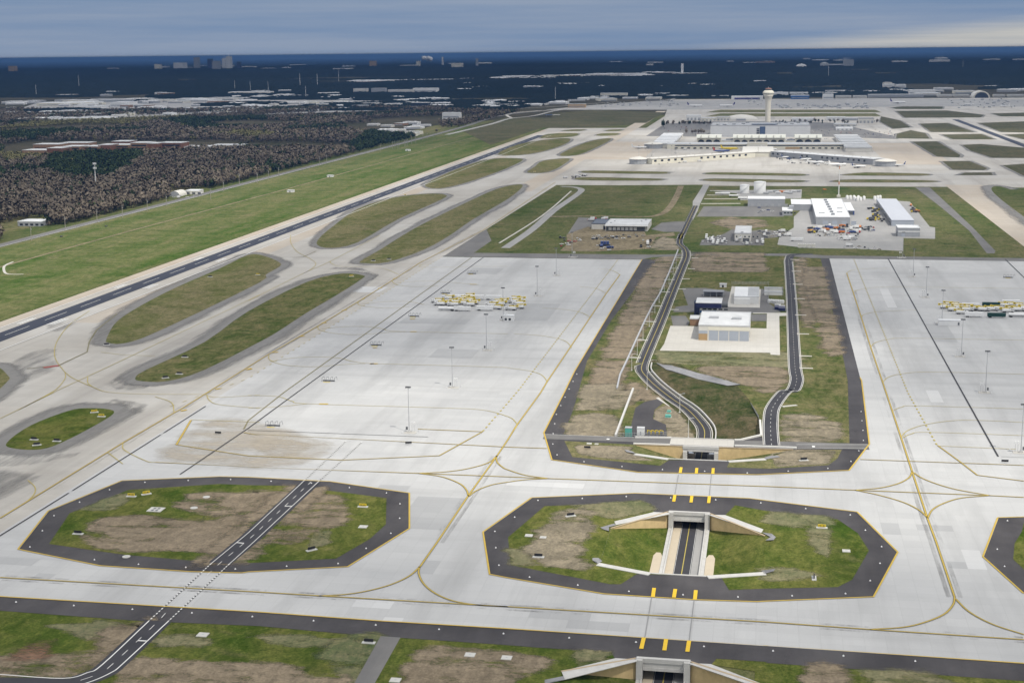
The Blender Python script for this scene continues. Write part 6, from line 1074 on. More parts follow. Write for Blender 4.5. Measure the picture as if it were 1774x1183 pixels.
# ---- aircraft
def plane_proto(nm, body, fin, L=40, span=36, eng=2, tjet=False):
    r = thing(nm, "x", "aircraft", (0, 0, 0)); rad = L * .052; z = L * .095; m = MB()
    prof = [(0.05, 0, .1), (.35, .03, .0), (.8, .09, 0), (1, .16, 0), (1, .66, 0), (.82, .80, .12), (.45, .93, .4), (.12, 1.0, .6)]; k = 12; b = 0
    for rr_, t, up in prof:
        for i in range(k): a = 2 * math.pi * i / k; m.v.append((L / 2 - L * t, rr_ * rad * math.cos(a), z + up * rad + rr_ * rad * math.sin(a)))
    for s in range(len(prof) - 1):
        for i in range(k): j = (i + 1) % k; m.f.append((s * k + i, s * k + j, (s + 1) * k + j, (s + 1) * k + i)); m.mi.append(0)
    m.f.append(tuple(range(k))); m.mi.append(0); m.build("fuselage", body, r, True)
    MB().box(L / 2 - L * .075, -rad * .6, z + rad * .25, L / 2 - L * .045, rad * .6, z + rad * .62).build("cockpit_window", GLASS, r)
    for s in (-1, 1):
        w = MB(); w.prism([(L * .10, s * rad * .7), (-L * .10, s * span / 2), (-L * .145, s * span / 2), (-L * .10, s * rad * .7)], [z - rad * .6, z + .4, z + .4, z - rad * .6], [z - rad * .3, z + .6, z + .6, z - rad * .3]); w.build("wing", SILVER if body is not YEL else body, r)
        t = MB(); zz = z + rad * (.5 if not tjet else 3.0); t.prism([(-L * .40, s * rad * .2), (-L * .47, s * span * .19), (-L * .495, s * span * .19), (-L * .49, s * rad * .2)], zz, zz + .25); t.build("tailplane", body, r)
        for e in range(eng // 2):
            y = s * (span * (.16 + .14 * e)) if not tjet else s * rad * 1.7; x = L * (.06 - .07 * e) if not tjet else -L * .30; ze = z - rad * .95 if not tjet else z + rad * .4
            MB().tube((x + L * .05, y, ze), (x - L * .05, y, ze), L * .024, L * .018, 10).build("engine", body, r)
        MB().tube((-L * .03, s * rad * 1.1, 0), (-L * .03, s * rad * 1.1, z - rad * .5), .3).build("main_gear", DARKV, r)
    f_ = MB(); th = rad * .12; f_.v = [(-L * .36, -th, z + rad * .9), (-L * .47, -th, z + rad * 4.2), (-L * .515, -th, z + rad * 4.2), (-L * .475, -th, z + rad * .8), (-L * .36, th, z + rad * .9), (-L * .47, th, z + rad * 4.2), (-L * .515, th, z + rad * 4.2), (-L * .475, th, z + rad * .8)]
    f_.f = [(0, 1, 2, 3), (7, 6, 5, 4), (0, 4, 5, 1), (1, 5, 6, 2), (2, 6, 7, 3), (3, 7, 4, 0)]; f_.mi = [0] * 6; f_.build("tail_fin", fin, r); MB().tube((L * .36, 0, 0), (L * .36, 0, z - rad * .6), .25).build("nose_gear", DARKV, r); return r
PR = {'y': plane_proto("airliner", YEL, YEL, 38), 'w': plane_proto("airliner", WHITEV, WHITEV, 36), 'r': plane_proto("airliner", BLUEV, RED, 36), 'g': plane_proto("regional_jet", WHITEV, BLUEV, 28, 24, 2, True), 'p': plane_proto("cargo_aircraft", WHITEV, PURPLE, 60, 52)}
for t, q, p, rz, lab in (('y', cQ, (1255, 753), 0, "bright yellow airliner at the terminal front"), ('r', cQ, (1160, 782), .3, "blue airliner with a red tail fin behind the south-western concourse"), ('w', cQ, (190, 737), -.15, "white airliner at the domed end of the north-western concourse"),
    ('w', cR, (640, 372), math.pi - .3 + math.pi, "white airliner at the gates of the south-eastern concourse, first from the middle"), ('w', cR, (900, 398), .35, "white airliner at the gates of the south-eastern concourse, second from the middle"), ('g', cR, (1150, 415), .3, "small white regional jet near the east end of the grey roofed concourse"), ('g', cR, (1600, 400), math.pi, "regional jet parked alone off the eastern concourse end"), ('g', cR, (300, 305), .6, "regional jet tucked under the grey roofed concourse, western one"), ('g', cR, (520, 330), .6, "regional jet tucked under the grey roofed concourse, eastern one"), ('w', cR, (90, 218), .2, "white airliner beside the central terminal block"), ('w', cR, (200, 185), math.pi, "white airliner close to the terminal front, east of the centre"), ('g', cR, (70, 275), 1.2, "white regional jet where the two southern concourses meet"),
    ('p', cQ, (850, 246), 0, "white cargo aircraft with purple tail, western one on the far ramp"), ('p', cQ, (1220, 246), math.pi, "white cargo aircraft with purple tail pointing west beside the control tower"), ('p', cO, (915, 118), 0, "white cargo aircraft with dark purple tail, right of the control tower"), ('w', cO, (1400, 130), .2, "white aircraft on the far right-hand ramp, left one"), ('w', cO, (1640, 140), math.pi, "white aircraft on the far right-hand ramp, right one")): place(PR[t], q([p])[0], rz, lab, {'p': "cargo aircraft", 'g': "regional jets at the gates"}.get(t, "airliners at the terminal"), .15)
for p in ((190, 640), (285, 650), (345, 640), (570, 720), (620, 710), (785, 690), (1010, 700)): pass
for k, p in enumerate(((180, 860), (282, 885), (340, 830), (568, 860), (617, 800), (785, 830))):
    q = cQ([p])[0]; dup(mast, (*q, .1), 0, "slim light mast by the south-western concourse, %s from the west" % ("first", "second", "third", "fourth", "fifth", "sixth")[k], "light masts at the terminal")
jb = thing("jet_bridge", "x", "jet bridge", (0, 0, 0)); MB().box(0, -1.5, 4, 24, 1.5, 7).build("tunnel", OFFW, jb); MB().box(24.003, -2.4, 3.6, 29, 2.4, 7.4).build("cab", GREYW, jb); MB().tube((21, 0, 0), (21, 0, 3.99), .7).build("drive_column", STEEL, jb); MB().lathe([(2.6, 0), (2.6, 7.2), (1, 7.8)], 10).build("rotunda", OFFW, jb)
for q, p, rz, w in ((cQ, (330, 900), -1.4, "south-western"), (cQ, (450, 895), -1.3, "south-western"), (cQ, (640, 880), -1.4, "south-western"), (cQ, (840, 865), -1.2, "south-western"), (cQ, (960, 855), -1.5, "south-western"), (cR, (330, 275), -1.2, "south-eastern"), (cR, (520, 290), -1.2, "south-eastern"), (cR, (700, 308), -1.1, "south-eastern"), (cR, (860, 322), -1.1, "south-eastern"), (cR, (1060, 340), -1.2, "south-eastern"), (cR, (1250, 352), -1.2, "south-eastern")): place(jb, q([p])[0], rz, "pale jet bridge reaching out from the %s concourse" % w, "jet bridges of the %s concourse" % w, .1)
scatter(cR, [(150, 285), (560, 330), (1250, 385), (1300, 430), (900, 420), (200, 350)], 30, ['trk:white', 'car:dark', 'pick', 'trk:dark', 'car:silver', 'trk:blue'], "among the gates of the grey roofed concourse", "among the eastern gates", None, .15, 14)
scatter(cQ, [(100, 900), (400, 900), (1000, 850), (1000, 880), (400, 930), (120, 930)], 20, ['trk:white', 'car:silver', 'pick', 'car:dark'], "in front of the south-western concourse", "before the south-western concourse", None, .15, 14)
scatter(cZ, [(40, 522), (380, 520), (580, 520), (580, 532), (40, 534)], 14, ['trk:white', 'car:dark', 'pick'], "on the ramp below the terminal windows", "on the ramp below the terminal", None, .15, 14)
scatter(cN, [(480, 628), (640, 600), (660, 612), (560, 634)], 9, ['trk:dark', 'trk:white', 'car:dark'], "at the works site on the crossing taxiway", "at the taxiway works site", None, .15, 10)
# cargo sheds and hangars around
def shed(q, x0, x1, yb, yt, lab, wall=WHITE, roof=ROOF_W, depth=40, nd=4, cat="cargo shed", nm="cargo_shed"):
    Yb = q([((x0 + x1) / 2, yb)])[0][1]; a, b, h = front(q, x0, x1, yt, Yb); h = max(5, h); r = bld(nm, lab, cat, a, Yb, b, Yb + depth, h, wall, roof); face_boxes(r, "dock_door", [((b - a) / nd * (k + .25), .1, (b - a) / nd * (k + .75), h * .55) for k in range(nd)], GREYW); return r
shed(cZ, 128, 240, 306, 270, "white cargo shed left of the control tower, tallest of three"); shed(cZ, 243, 360, 309, 290, "low cream shed between two taller white sheds left of the control tower", CREAMW, ROOF_L); shed(cZ, 363, 463, 307, 280, "pale shed left of the control tower, nearest to it", OFFW, ROOF_L)
shed(cZ, 940, 1115, 312, 293, "long low white shed right of the control tower"); shed(cZ, 1208, 1352, 305, 282, "white two tier shed far right of the control tower"); shed(cZ, 1355, 1450, 306, 292, "grey low shed beside the white two tier shed", GREYW, ROOF_L); shed(cZ, 1455, 1572, 327, 293, "pale office block at the end of the eastern sheds", OFFW, ROOF_G)
shed(cZ, 1265, 1440, 352, 335, "pale flat roofed building at the edge of the eastern car park", OFFW, ROOF_L); shed(cZ, 1280, 1410, 380, 364, "white canopy roofed building in the eastern car park", WHITE, ROOF_W)
dY = cZ([(552, 303)])[0]; r = thing("domed_hangar", "pale low domed hangar left of the control tower", "hangar", (*dY, 0)); MB().lathe([(48, 0), (48, 5), (36, 12), (18, 15.5), (1, 17)], 24).build("roof", OFFW, r, True); MB().box(-14, -49.5, 0, 14, -47, 6).build("door", GREYW, r)
cS3 = crop(1174, 0, 2.9567)
def far_front(x0, x1, yb, yt): Yb = g((x0 + x1) / 2, yb)[1]; a = pl(x0, yt, Yb); b = pl(x1, yt, Yb); return Yb, a[0], b[0], max(a[1], b[1], 6)
def far(x0, x1, yb, yt, lab, cat="cargo building", wall=WHITE, roof=ROOF_W, depth=60, nm="cargo_building", band=None):
    Yb, a, b, h = far_front(x0, x1, yb, yt); r = bld(nm, lab, cat, a, Yb, b, Yb + depth, h, wall, roof)
    if band: face_boxes(r, "colour_band", [(.1 * (b - a), h * .1, .9 * (b - a), h * .6)], band, proud=.5)
    else: face_boxes(r, "window_band", [((b - a) * .05, h * .3, (b - a) * .95, h * .5)], GREYW, proud=.5)
    return r
far(1267, 1322, 173, 167.5, "white cargo building with purple band left of the control tower", band=PURPLE); far(1340, 1366, 169, 161, "white cargo building right behind the control tower head"); far(1368, 1400, 168, 161, "white twin roofed cargo building right of the control tower head"); far(1370, 1402, 172, 166, "blue fronted cargo building right of the control tower head", wall=BLUE); far(1426, 1444, 173, 164, "white square cargo building on the far ramp")
far(1563, 1585, 163, 157, "white cargo hangar on the horizon woods edge, smaller left one"); far(1575, 1621, 164.5, 156.5, "long white cargo hangar at the woods edge, largest one"); far(1505, 1600, 169, 164.5, "very long low dark cargo terminal on the far ramp", wall=GREYW, roof=ROOF_L); far(1530, 1550, 152, 146, "white office building among trees beyond the far ramp"); far(1552, 1570, 152, 147, "pale office building among trees beyond the far ramp, right one")
Yb, a, b, h = far_front(1686, 1716, 170, 158); r = thing("arched_hangar", "large arched hangar with a dark open mouth on the right horizon ramp", "hangar", ((a + b) / 2, Yb, 0)); m = MB(); q = (b - a) / 2; tt = np.linspace(0, math.pi, 15)
for t0, t1 in zip(tt, tt[1:]): m.quad((q * math.cos(t0), 0, h * math.sin(t0)), (q * math.cos(t0), 90, h * math.sin(t0)), (q * math.cos(t1), 90, h * math.sin(t1)), (q * math.cos(t1), 0, h * math.sin(t1)))
m.build("roof", OFFW, r); w = MB(); w.v = [(q * .8 * math.cos(t), -3, h * .82 * math.sin(t)) for t in tt] + [(q * .8 * math.cos(t), -.6, h * .82 * math.sin(t)) for t in tt]; w.f = [tuple(range(15))] + [(i, 15 + i, 16 + i, i + 1) for i in range(14)]; w.mi = [0] * 15; w.build("mouth", GLASS, r); w = MB(); w.v = [(q * math.cos(t), -.2, h * math.sin(t)) for t in tt]; w.f = [tuple(range(15))[::-1]]; w.mi = [0]; w.build("gable", CREAMW, r)  # dark panel at the mouth stands for the unlit inside
for k, (x0, x1) in enumerate(((1230, 1262), (1448, 1475), (1478, 1502), (1625, 1650), (1652, 1680), (1722, 1742), (1746, 1774))): far(x0, x1, 170 - (k > 2) * 2, 166.5 - (k > 2) * 2, "low pale cargo shed in the far ramp row, %s from the left" % ("first", "second", "third", "fourth", "fifth", "sixth", "seventh")[k], wall=OFFW, roof=ROOF_L, depth=40)
# containers and carts scattered on the far ramp, cars in the terminal lots
ulp = thing("cargo_container", "x", "container", (0, 0, 0)); MB().box(-4, -2.2, 0, 4, 2.2, 3).build("body", SILVER, ulp); MB().box(-4.1, -2.3, 3.003, 4.1, 2.3, 3.2).build("lid", ROOF_W, ulp)
def pxrand(poly, n_, ymin=0):
    lo, hi = bbox(poly); out = []
    while len(out) < n_:
        p = (random.uniform(lo[0], hi[0]), random.uniform(lo[1], hi[1]))
        if inside(*p, poly): out.append(p)
    return out
for p in pxrand([(1345, 182), (1500, 180), (1505, 188), (1350, 189)], 60) + pxrand([(1640, 172), (1774, 172), (1774, 188), (1660, 188)], 50) + pxrand([(1020, 180), (1160, 172), (1180, 185), (1040, 187)], 30) + pxrand([(1290, 172), (1320, 172), (1325, 182), (1290, 184)], 12): place(ulp, g(*p), random.choice((0, 1.57)), "small pale cargo container on the crowded far ramp", "cargo containers on the far ramp", .2, random.uniform(.8, 1.6))
def lot(poly, n_, words, grp):
    for p in pxrand(poly, n_):
        k = random.choice(list(CARS)); place(CARS[k], g(*p), random.choice((1.57, -1.57)), "%s car %s" % (k, words), "%s cars %s" % (k, grp), .15)
lot([(1405, 226), (1450, 224), (1480, 232), (1470, 245), (1440, 246), (1412, 240)], 46, "in the car park beside the garage", "beside the garage"); lot([(1484, 224), (1540, 224), (1553, 237), (1490, 239)], 40, "in the eastern staff car park", "in the eastern car park"); lot([(1130, 222), (1225, 218), (1228, 236), (1180, 236)], 34, "in the western staff car park", "in the western car park")
# ---- left of the field: brick offices, roadside huts, poles
def brick(x0, x1, yb, yt, lab, wall, bands=3, Yo=0):
    Yb = cP([((x0 + x1) / 2, yb)])[0][1] + Yo; a, b, h = front(cP, x0, x1, yt, Yb); r = bld("brick_office", lab, "office building", a, Yb, b, Yb + 45, h, wall, ROOF_L); [face_boxes(r, "window_strip", [((b - a) * .06, h * (.12 + .29 * k), (b - a) * .94, h * (.26 + .29 * k))], GLASS, proud=.3) for k in range(bands)]; return r
for a in ((150, 318, 285, 240, "long low brown brick office at the left end of the stepped row", BRICK2, 2), (318, 420, 285, 226, "plain reddish brick block near the left end of the stepped row", BRICK, 0), (225, 400, 262, 200, "set back brick office with pale roof at the left of the stepped row", BRICK2, 2, 60), (425, 545, 268, 214, "brick office with three window bands, third in the stepped row", BRICK2, 3), (570, 668, 265, 214, "brick office with window bands in the middle of the stepped row", BRICK2, 3), (668, 750, 262, 204, "tall plain brick tower block in the middle of the stepped row", BRICK, 0), (755, 880, 255, 204, "brick office right of the tall plain block", BRICK2, 3),
          (890, 1005, 262, 190, "grey brick office with flat roof near the right of the row", BRICK2, 3), (1005, 1072, 264, 194, "lit tan brick stair block of the right-hand office", BRICK, 0), (1074, 1235, 258, 190, "red brick office with deep dark window bands at the right end", BRICK, 3), (1235, 1430, 255, 215, "low white roofed pavilion right of the red brick office", OFFW, 1), (410, 600, 240, 190, "rear brick office behind the middle of the stepped row", BRICK2, 2, 90), (760, 880, 236, 180, "rear red brick office with a raised pale roof", BRICK, 1, 90), (1440, 1640, 240, 205, "long white flat building among trees right of the brick offices", OFFW, 1)): brick(*a)
(ax, ay), (bx, _) = cP([(122, 757), (290, 757)]); r = bld("roadside_shop", "white flat roofed building half hidden by trees at the left edge", "building", ax, ay, bx, ay + 26, 5.5, GREYW, ROOF_W); face_boxes(r, "window", [(3 + 7 * k, 1, 7 + 7 * k, 3.4) for k in range(5)], GLASS)
(ax, ay), (bx, _) = cP([(1262, 540), (1355, 540)]); r = bld("roadside_depot", "small white depot by the highway with parked trucks", "depot", ax, ay, bx, ay + 22, 5, OFFW, ROOF_W); face_boxes(r, "door", [(3 + 9 * k, .1, 8 + 9 * k, 3.6) for k in range(3)], GALV_D); sheet("depot_yard", cP([(1170, 560), (1190, 530), (1500, 525), (1520, 545), (1200, 590)]), -.05, CONC_GREY)
scatter(cP, [(1180, 555), (1380, 545), (1380, 565), (1200, 575)], 5, ['trk:white', 'pick'], "in the yard of the highway depot", "in the depot yard", None, .1, 9)
(ax, ay), = cP([(1215, 548)]); r = thing("white_tent", "pale rounded storage tent beside the highway depot", "tent", (ax, ay, 0)); m = MB(); tt = np.linspace(0, math.pi, 9)
for t0, t1 in zip(tt, tt[1:]): m.quad((9 * math.cos(t0), -14, 8 * math.sin(t0)), (9 * math.cos(t0), 14, 8 * math.sin(t0)), (9 * math.cos(t1), 14, 8 * math.sin(t1)), (9 * math.cos(t1), -14, 8 * math.sin(t1)))
m.build("roof", OFFW, r); w = MB(); w.v = [(8.9 * math.cos(t), -13.8, 7.9 * math.sin(t)) for t in tt]; w.f = [tuple(range(9))[::-1]]; w.mi = [0]; w.build("end_wall", GREYW, r)
(ax, ay), = cP([(657, 505)]); r = thing("cell_tower", "tall white cell tower with antenna crowns standing in the woods", "cell tower", (ax, ay, 0)); hh = pl(*px(cP, (645, 325)), ay)[1]; MB().tube((0, 0, 0), (0, 0, hh), 1.0, .5, 8).build("pole", WHITE, r)
for z_ in (hh - 1, hh - 8): m = MB(); [m.box(2.2, -1, z_ - 1.6, 2.7, 1, z_ + 1.2, 0, t) for t in np.arange(0, 6.2, 1.047)]; m.lathe([(2.3, z_ - .4), (2.3, z_)], 10); m.build("antenna_array", WHITE, r)
MB().box(-3, 3, 0, 3, 7, 3).build("equipment_hut", OFFW, r)
up = thing("utility_pole", "pale wooden utility pole along the perimeter highway", "utility pole", (0, 0, 0), 0, "utility poles along the highway"); MB().tube((0, 0, 0), (0, 0, 17), .38, .24, 6).build("pole", paint('pole_wood', (.34, .31, .27), .9), up); MB().box(-2, -.15, 15.2, 2, .15, 15.6).build("crossarm", GALV_D, up); MB().tube((.6, 0, 12.4), (.6, 0, 14), .35).build("transformer", STEEL, up)
for q, pts in ((cP, ((215, 855), (447, 782), (664, 730), (838, 700), (1008, 655), (1138, 622), (1440, 578), (1528, 520), (1635, 468), (1758, 463))), (cM, ((57, 662), (181, 656), (257, 637), (327, 620), (607, 540), (655, 525), (1020, 445), (1105, 428), (1120, 425), (1135, 422), (1148, 420), (1185, 412), (1195, 410), (1205, 406), (1235, 395), (1262, 388), (1310, 370), (1340, 360)))):
    for p in pts: place(up, q([p])[0], 0, "pale wooden utility pole along the perimeter highway", "utility poles along the highway", 0)
for q, p, lab in ((cN, (420, 205), "blue roofed canopy beside the curving ramp road"),):
    (ax, ay), = q([p]); r = thing("gate_canopy", lab, "canopy", (ax, ay, 0)); MB().box(-22, -7, 5, 0, 7, 5.8).build("roof", BLUE, r); MB().box(2, -6, 5, 26, 6, 5.8).build("side_roof", ROOF_W, r); [MB().tube((x, 0, 0), (x, 0, 5), .4).build("post", STEEL, r) for x in (-18, -4, 6, 22)]
for q, p, lab in ((cM, (1210, 440), "white shed on the verge between highway and runway"), (cM, (680, 618), "low white localizer hut on the grass between highway and runway"), (cM, (410, 722), "small white beacon hut on the grass, nearest to the frame edge")):
    (ax, ay), = q([p]); r = thing("field_hut", lab, "hut", (ax, ay, 0)); MB().box(-5, -4, 0, 5, 4, 3).build("wall", WHITE, r); MB().box(-5.3, -4.3, 3.003, 5.3, 4.3, 3.3).build("roof", ROOF_L, r); MB().box(-1, -4.1, 0, .5, -4.004, 2.2).build("door", GALV_D, r)
# ================================================================ TREES
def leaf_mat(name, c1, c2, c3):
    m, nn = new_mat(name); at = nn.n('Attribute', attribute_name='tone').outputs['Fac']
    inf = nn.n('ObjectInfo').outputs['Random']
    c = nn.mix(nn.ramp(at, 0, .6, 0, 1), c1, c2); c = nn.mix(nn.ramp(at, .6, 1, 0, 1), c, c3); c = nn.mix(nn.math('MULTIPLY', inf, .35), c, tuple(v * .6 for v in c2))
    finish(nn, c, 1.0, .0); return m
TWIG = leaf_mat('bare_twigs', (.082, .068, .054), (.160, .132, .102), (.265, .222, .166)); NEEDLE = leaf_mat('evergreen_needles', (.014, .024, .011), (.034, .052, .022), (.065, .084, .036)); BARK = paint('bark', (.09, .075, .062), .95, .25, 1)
NRM = {}
def crowns(pts, hts, nq, size, flat=.42, rad=.36, rng=RNG):
    n_ = len(pts); N = n_ * nq; P = np.repeat(np.asarray(pts, float), nq, 0); Hh = np.repeat(hts, nq)
    d = rng.normal(size=(N, 3)); d /= np.linalg.norm(d, axis=1)[:, None]; rr = rng.random(N) ** .45
    lob = 1 + .28 * np.sin(d[:, 0] * 5 + np.repeat(rng.random(n_) * 6, nq)) * np.cos(d[:, 1] * 4 + np.repeat(rng.random(n_) * 6, nq))
    c = np.empty((N, 3)); c[:, :2] = P[:, :2] + d[:, :2] * (rr * lob * Hh * rad)[:, None]; c[:, 2] = Hh * .58 + d[:, 2] * rr * lob * Hh * flat + (P[:, 2] if P.shape[1] > 2 else 0)
    nq_ = d + .55 * rng.normal(size=(N, 3)); nq_ /= np.linalg.norm(nq_, axis=1)[:, None]; a = np.cross(nq_, rng.normal(size=(N, 3))); a /= np.linalg.norm(a, axis=1)[:, None]; b = np.cross(nq_, a)
    s = (size * Hh / 15 * (.6 + .8 * rng.random(N)))[:, None]; a *= s; b *= s * .7
    V = np.stack([c - a - b, c + a - b, c + a + b, c - a + b], 1).reshape(-1, 3)
    tone = np.repeat(rng.random(n_), nq) * .55 + rng.random(N) * .06 + .3 * np.clip(d[:, 2] + .3, 0, 1)  # upper twigs paler: light from above put into the tone
    NRM['last'] = np.repeat(d * .85 + (0, 0, .35) + rng.normal(size=(N, 3)) * .09, 4, 0)
    return V, np.clip(tone, 0, 1)
def quads_obj(name, V, tone, mat, parent=None, kind=None):
    me = bpy.data.meshes.new(name); nq = len(V) // 4; me.vertices.add(len(V)); me.vertices.foreach_set('co', V.astype(np.float32).ravel()); me.loops.add(nq * 4); me.loops.foreach_set('vertex_index', np.arange(nq * 4, dtype=np.int32)); me.polygons.add(nq); me.polygons.foreach_set('loop_start', np.arange(0, nq * 4, 4, dtype=np.int32)); me.update(calc_edges=True)
    me.attributes.new('tone', 'FLOAT', 'FACE').data.foreach_set('value', tone.astype(np.float32)); me.materials.append(mat); o = bpy.data.objects.new(name, me); COL.objects.link(o)
    if parent is not None: o.parent = parent
    if kind: o['kind'] = kind
    nr = NRM['last']; nr /= np.linalg.norm(nr, axis=1)[:, None]; me.polygons.foreach_set('use_smooth', [True] * nq); me.normals_split_custom_set_from_vertices(nr.astype(np.float32))   # crown shades as one rounded mass of twigs
    return o
def tree_proto(nm, mat, h, nq, size, rad, flat):
    r = thing(nm, "x", "tree", (0, 0, 0)); t = MB(); t.tube((0, 0, -.3), (.2, .1, h * .45), .34, .2, 6)
    for k in range(6): a = k * 1.05 + random.random(); t.tube((.2, .1, h * (.28 + .05 * (k % 3))), (math.cos(a) * h * rad * .7, math.sin(a) * h * rad * .7, h * (.6 + .1 * (k % 3))), .15, .05, 4)
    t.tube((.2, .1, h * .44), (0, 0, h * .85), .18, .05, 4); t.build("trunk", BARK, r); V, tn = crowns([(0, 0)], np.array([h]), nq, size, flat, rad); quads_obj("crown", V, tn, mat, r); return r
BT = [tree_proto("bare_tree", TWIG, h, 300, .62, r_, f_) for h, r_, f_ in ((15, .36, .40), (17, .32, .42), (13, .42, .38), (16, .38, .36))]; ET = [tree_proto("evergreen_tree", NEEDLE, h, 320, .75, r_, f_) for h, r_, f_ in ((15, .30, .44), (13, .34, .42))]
KEEP = [cP([(0, 740), (320, 690), (330, 760), (470, 745), (280, 830), (0, 870)]), cP([(1150, 520), (1400, 495), (1560, 505), (1500, 560), (1180, 600)]), full([(372, 248), (520, 247), (610, 252), (600, 262), (450, 262)]), full([(595, 216), (760, 208), (765, 222), (745, 240), (690, 236), (600, 228)]), cP([(20, 280), (320, 288), (420, 270), (1250, 262), (1270, 245), (1640, 246), (1640, 180), (220, 180), (20, 210)])]
EVER = [full([(70, 300), (95, 262), (250, 250), (250, 275), (200, 315), (130, 318)]), full([(600, 262), (640, 228), (720, 232), (700, 252), (640, 268)]), full([(0, 228), (100, 220), (140, 232), (60, 245), (0, 250)]), full([(280, 210), (460, 205), (470, 222), (330, 228)])]
def vis(x, y, m=60): c = RM.T @ np.array([x, y, 10 - H]); return c[2] < 0 and -m < CX + F * c[0] / -c[2] < 1774 + m
def in_any(x, y, L): return any(inside(x, y, p) for p in L)
cnt = 0; used = []
for k in range(6000):
    if cnt >= 290: break
    y = 1420 + 1650 * random.random() ** 1.5; x = -870 - 75 * random.random() ** 1.6 - (random.random() < .12) * 60
    if not vis(x, y, 10) or in_any(x, y, KEEP) or any((x - a) ** 2 + (y - b) ** 2 < 42 for a, b in used): continue
    used.append((x, y)); cnt += 1; ev = in_any(x, y, EVER) or random.random() < .05
    o = place(random.choice(ET if ev else BT), (x, y), random.random() * 6.28, ("dark evergreen tree" if ev else "bare grey-brown winter tree") + " at the wood edge along the highway", ("evergreen" if ev else "bare") + " trees along the highway", -.1, random.uniform(.75, 1.15))
PB, HB, PE, HE, PF, HF, PO, HO = [], [], [], [], [], [], [], []
OLV = [full([(0, 224), (60, 214), (150, 205), (235, 200), (330, 204), (240, 217), (100, 226), (0, 234)]), full([(0, 268), (60, 262), (100, 272), (60, 282), (0, 288)]), full([(370, 236), (420, 230), (480, 235), (440, 246)])]
OLIVE = leaf_mat('sunlit_olive_twigs', (.09, .085, .038), (.20, .185, .085), (.32, .30, .14))  # yellow-olive colour stands for sunlit treetops, with a few scattered elsewhere
y = 1380.
while y < 5300:
    st = 8.5 + (y - 1380) / 3900 * 7.5; xm = -(y * .64 + 120); x = -872.
    while x > xm:
        p = (x + random.uniform(-.45, .45) * st, y + random.uniform(-.45, .45) * st); x -= st
        if not vis(*p) or in_any(*p, KEEP): continue
        n_ = math.sin(p[0] * .011 + 1.3 * math.sin(p[1] * .006)) + math.sin(p[1] * .008 - p[0] * .004)
        if y > 3700 and n_ > -.1 + (5300 - y) / 1600: continue
        if y > 3700 and n_ > .5: continue
        ev = in_any(*p, EVER) or (n_ < -1.15 and random.random() < .75) or random.random() < .09
        if in_any(*p, OLV) or random.random() < .05: PO.append(p); HO.append(random.uniform(9, 14))
        elif ev: PE.append(p); HE.append(random.uniform(11, 17))
        elif y < 2700: PB.append(p); HB.append(random.uniform(8, 19))
        else: PF.append(p); HF.append(random.uniform(8, 19))
    y += st
for nm, P_, H_, nq, sz, mt in (("bare_woodland", PB, HB, 64, 1.2, TWIG), ("bare_woodland", PF, HF, 30, 1.5, TWIG), ("evergreen_woodland", PE, HE, 40, 1.4, NEEDLE), ("sunlit_olive_woodland", PO, HO, 40, 1.4, OLIVE)): V, tn = crowns(P_, np.array(H_), nq, sz, .40, .40); quads_obj(nm, V, tn, mt, None, 'stuff')
for p in ((1197, 216), (1165, 234), (1180, 232), (1190, 228)): pass
for k, (q, p) in enumerate([(cQ, (470, 482))] + [(cQ, (x, 560)) for x in (745, 815, 850, 890, 920, 950)] + [(cZ, (x, 412)) for x in (430, 480, 543, 580, 617, 780, 800, 895, 940, 965, 1000)]): dup(ET[0] if k == 0 else BT[k % 4], (*q([p])[0], .1), k * 1.3, "dark round tree on the grass at the west end of the terminal road" if k == 0 else "bare ornamental tree in the row before the parking garage" if k > 6 else "bare tree at the western staff car park", "round tree by the ramp" if k == 0 else "ornamental trees at the terminal", .8 if k else 1.3)
for k in range(46): dup(BT[k % 4] if k % 5 else ET[0], (*cQ([(500 + 545 * random.random(), 445 + random.uniform(-8, 8))])[0], .1), k, "dark tree in the long belt north-west of the parking garage", "tree belt north-west of the garage", random.uniform(.45, .7))
for k in range(46): dup(BT[k % 4] if k % 2 else ET[1], (*cZ([(780 + 820 * random.random(), 322 + random.uniform(-10, 10))])[0], .1), k, "dark tree in the belt among the eastern cargo sheds", "trees among the eastern sheds", random.uniform(.4, .65))
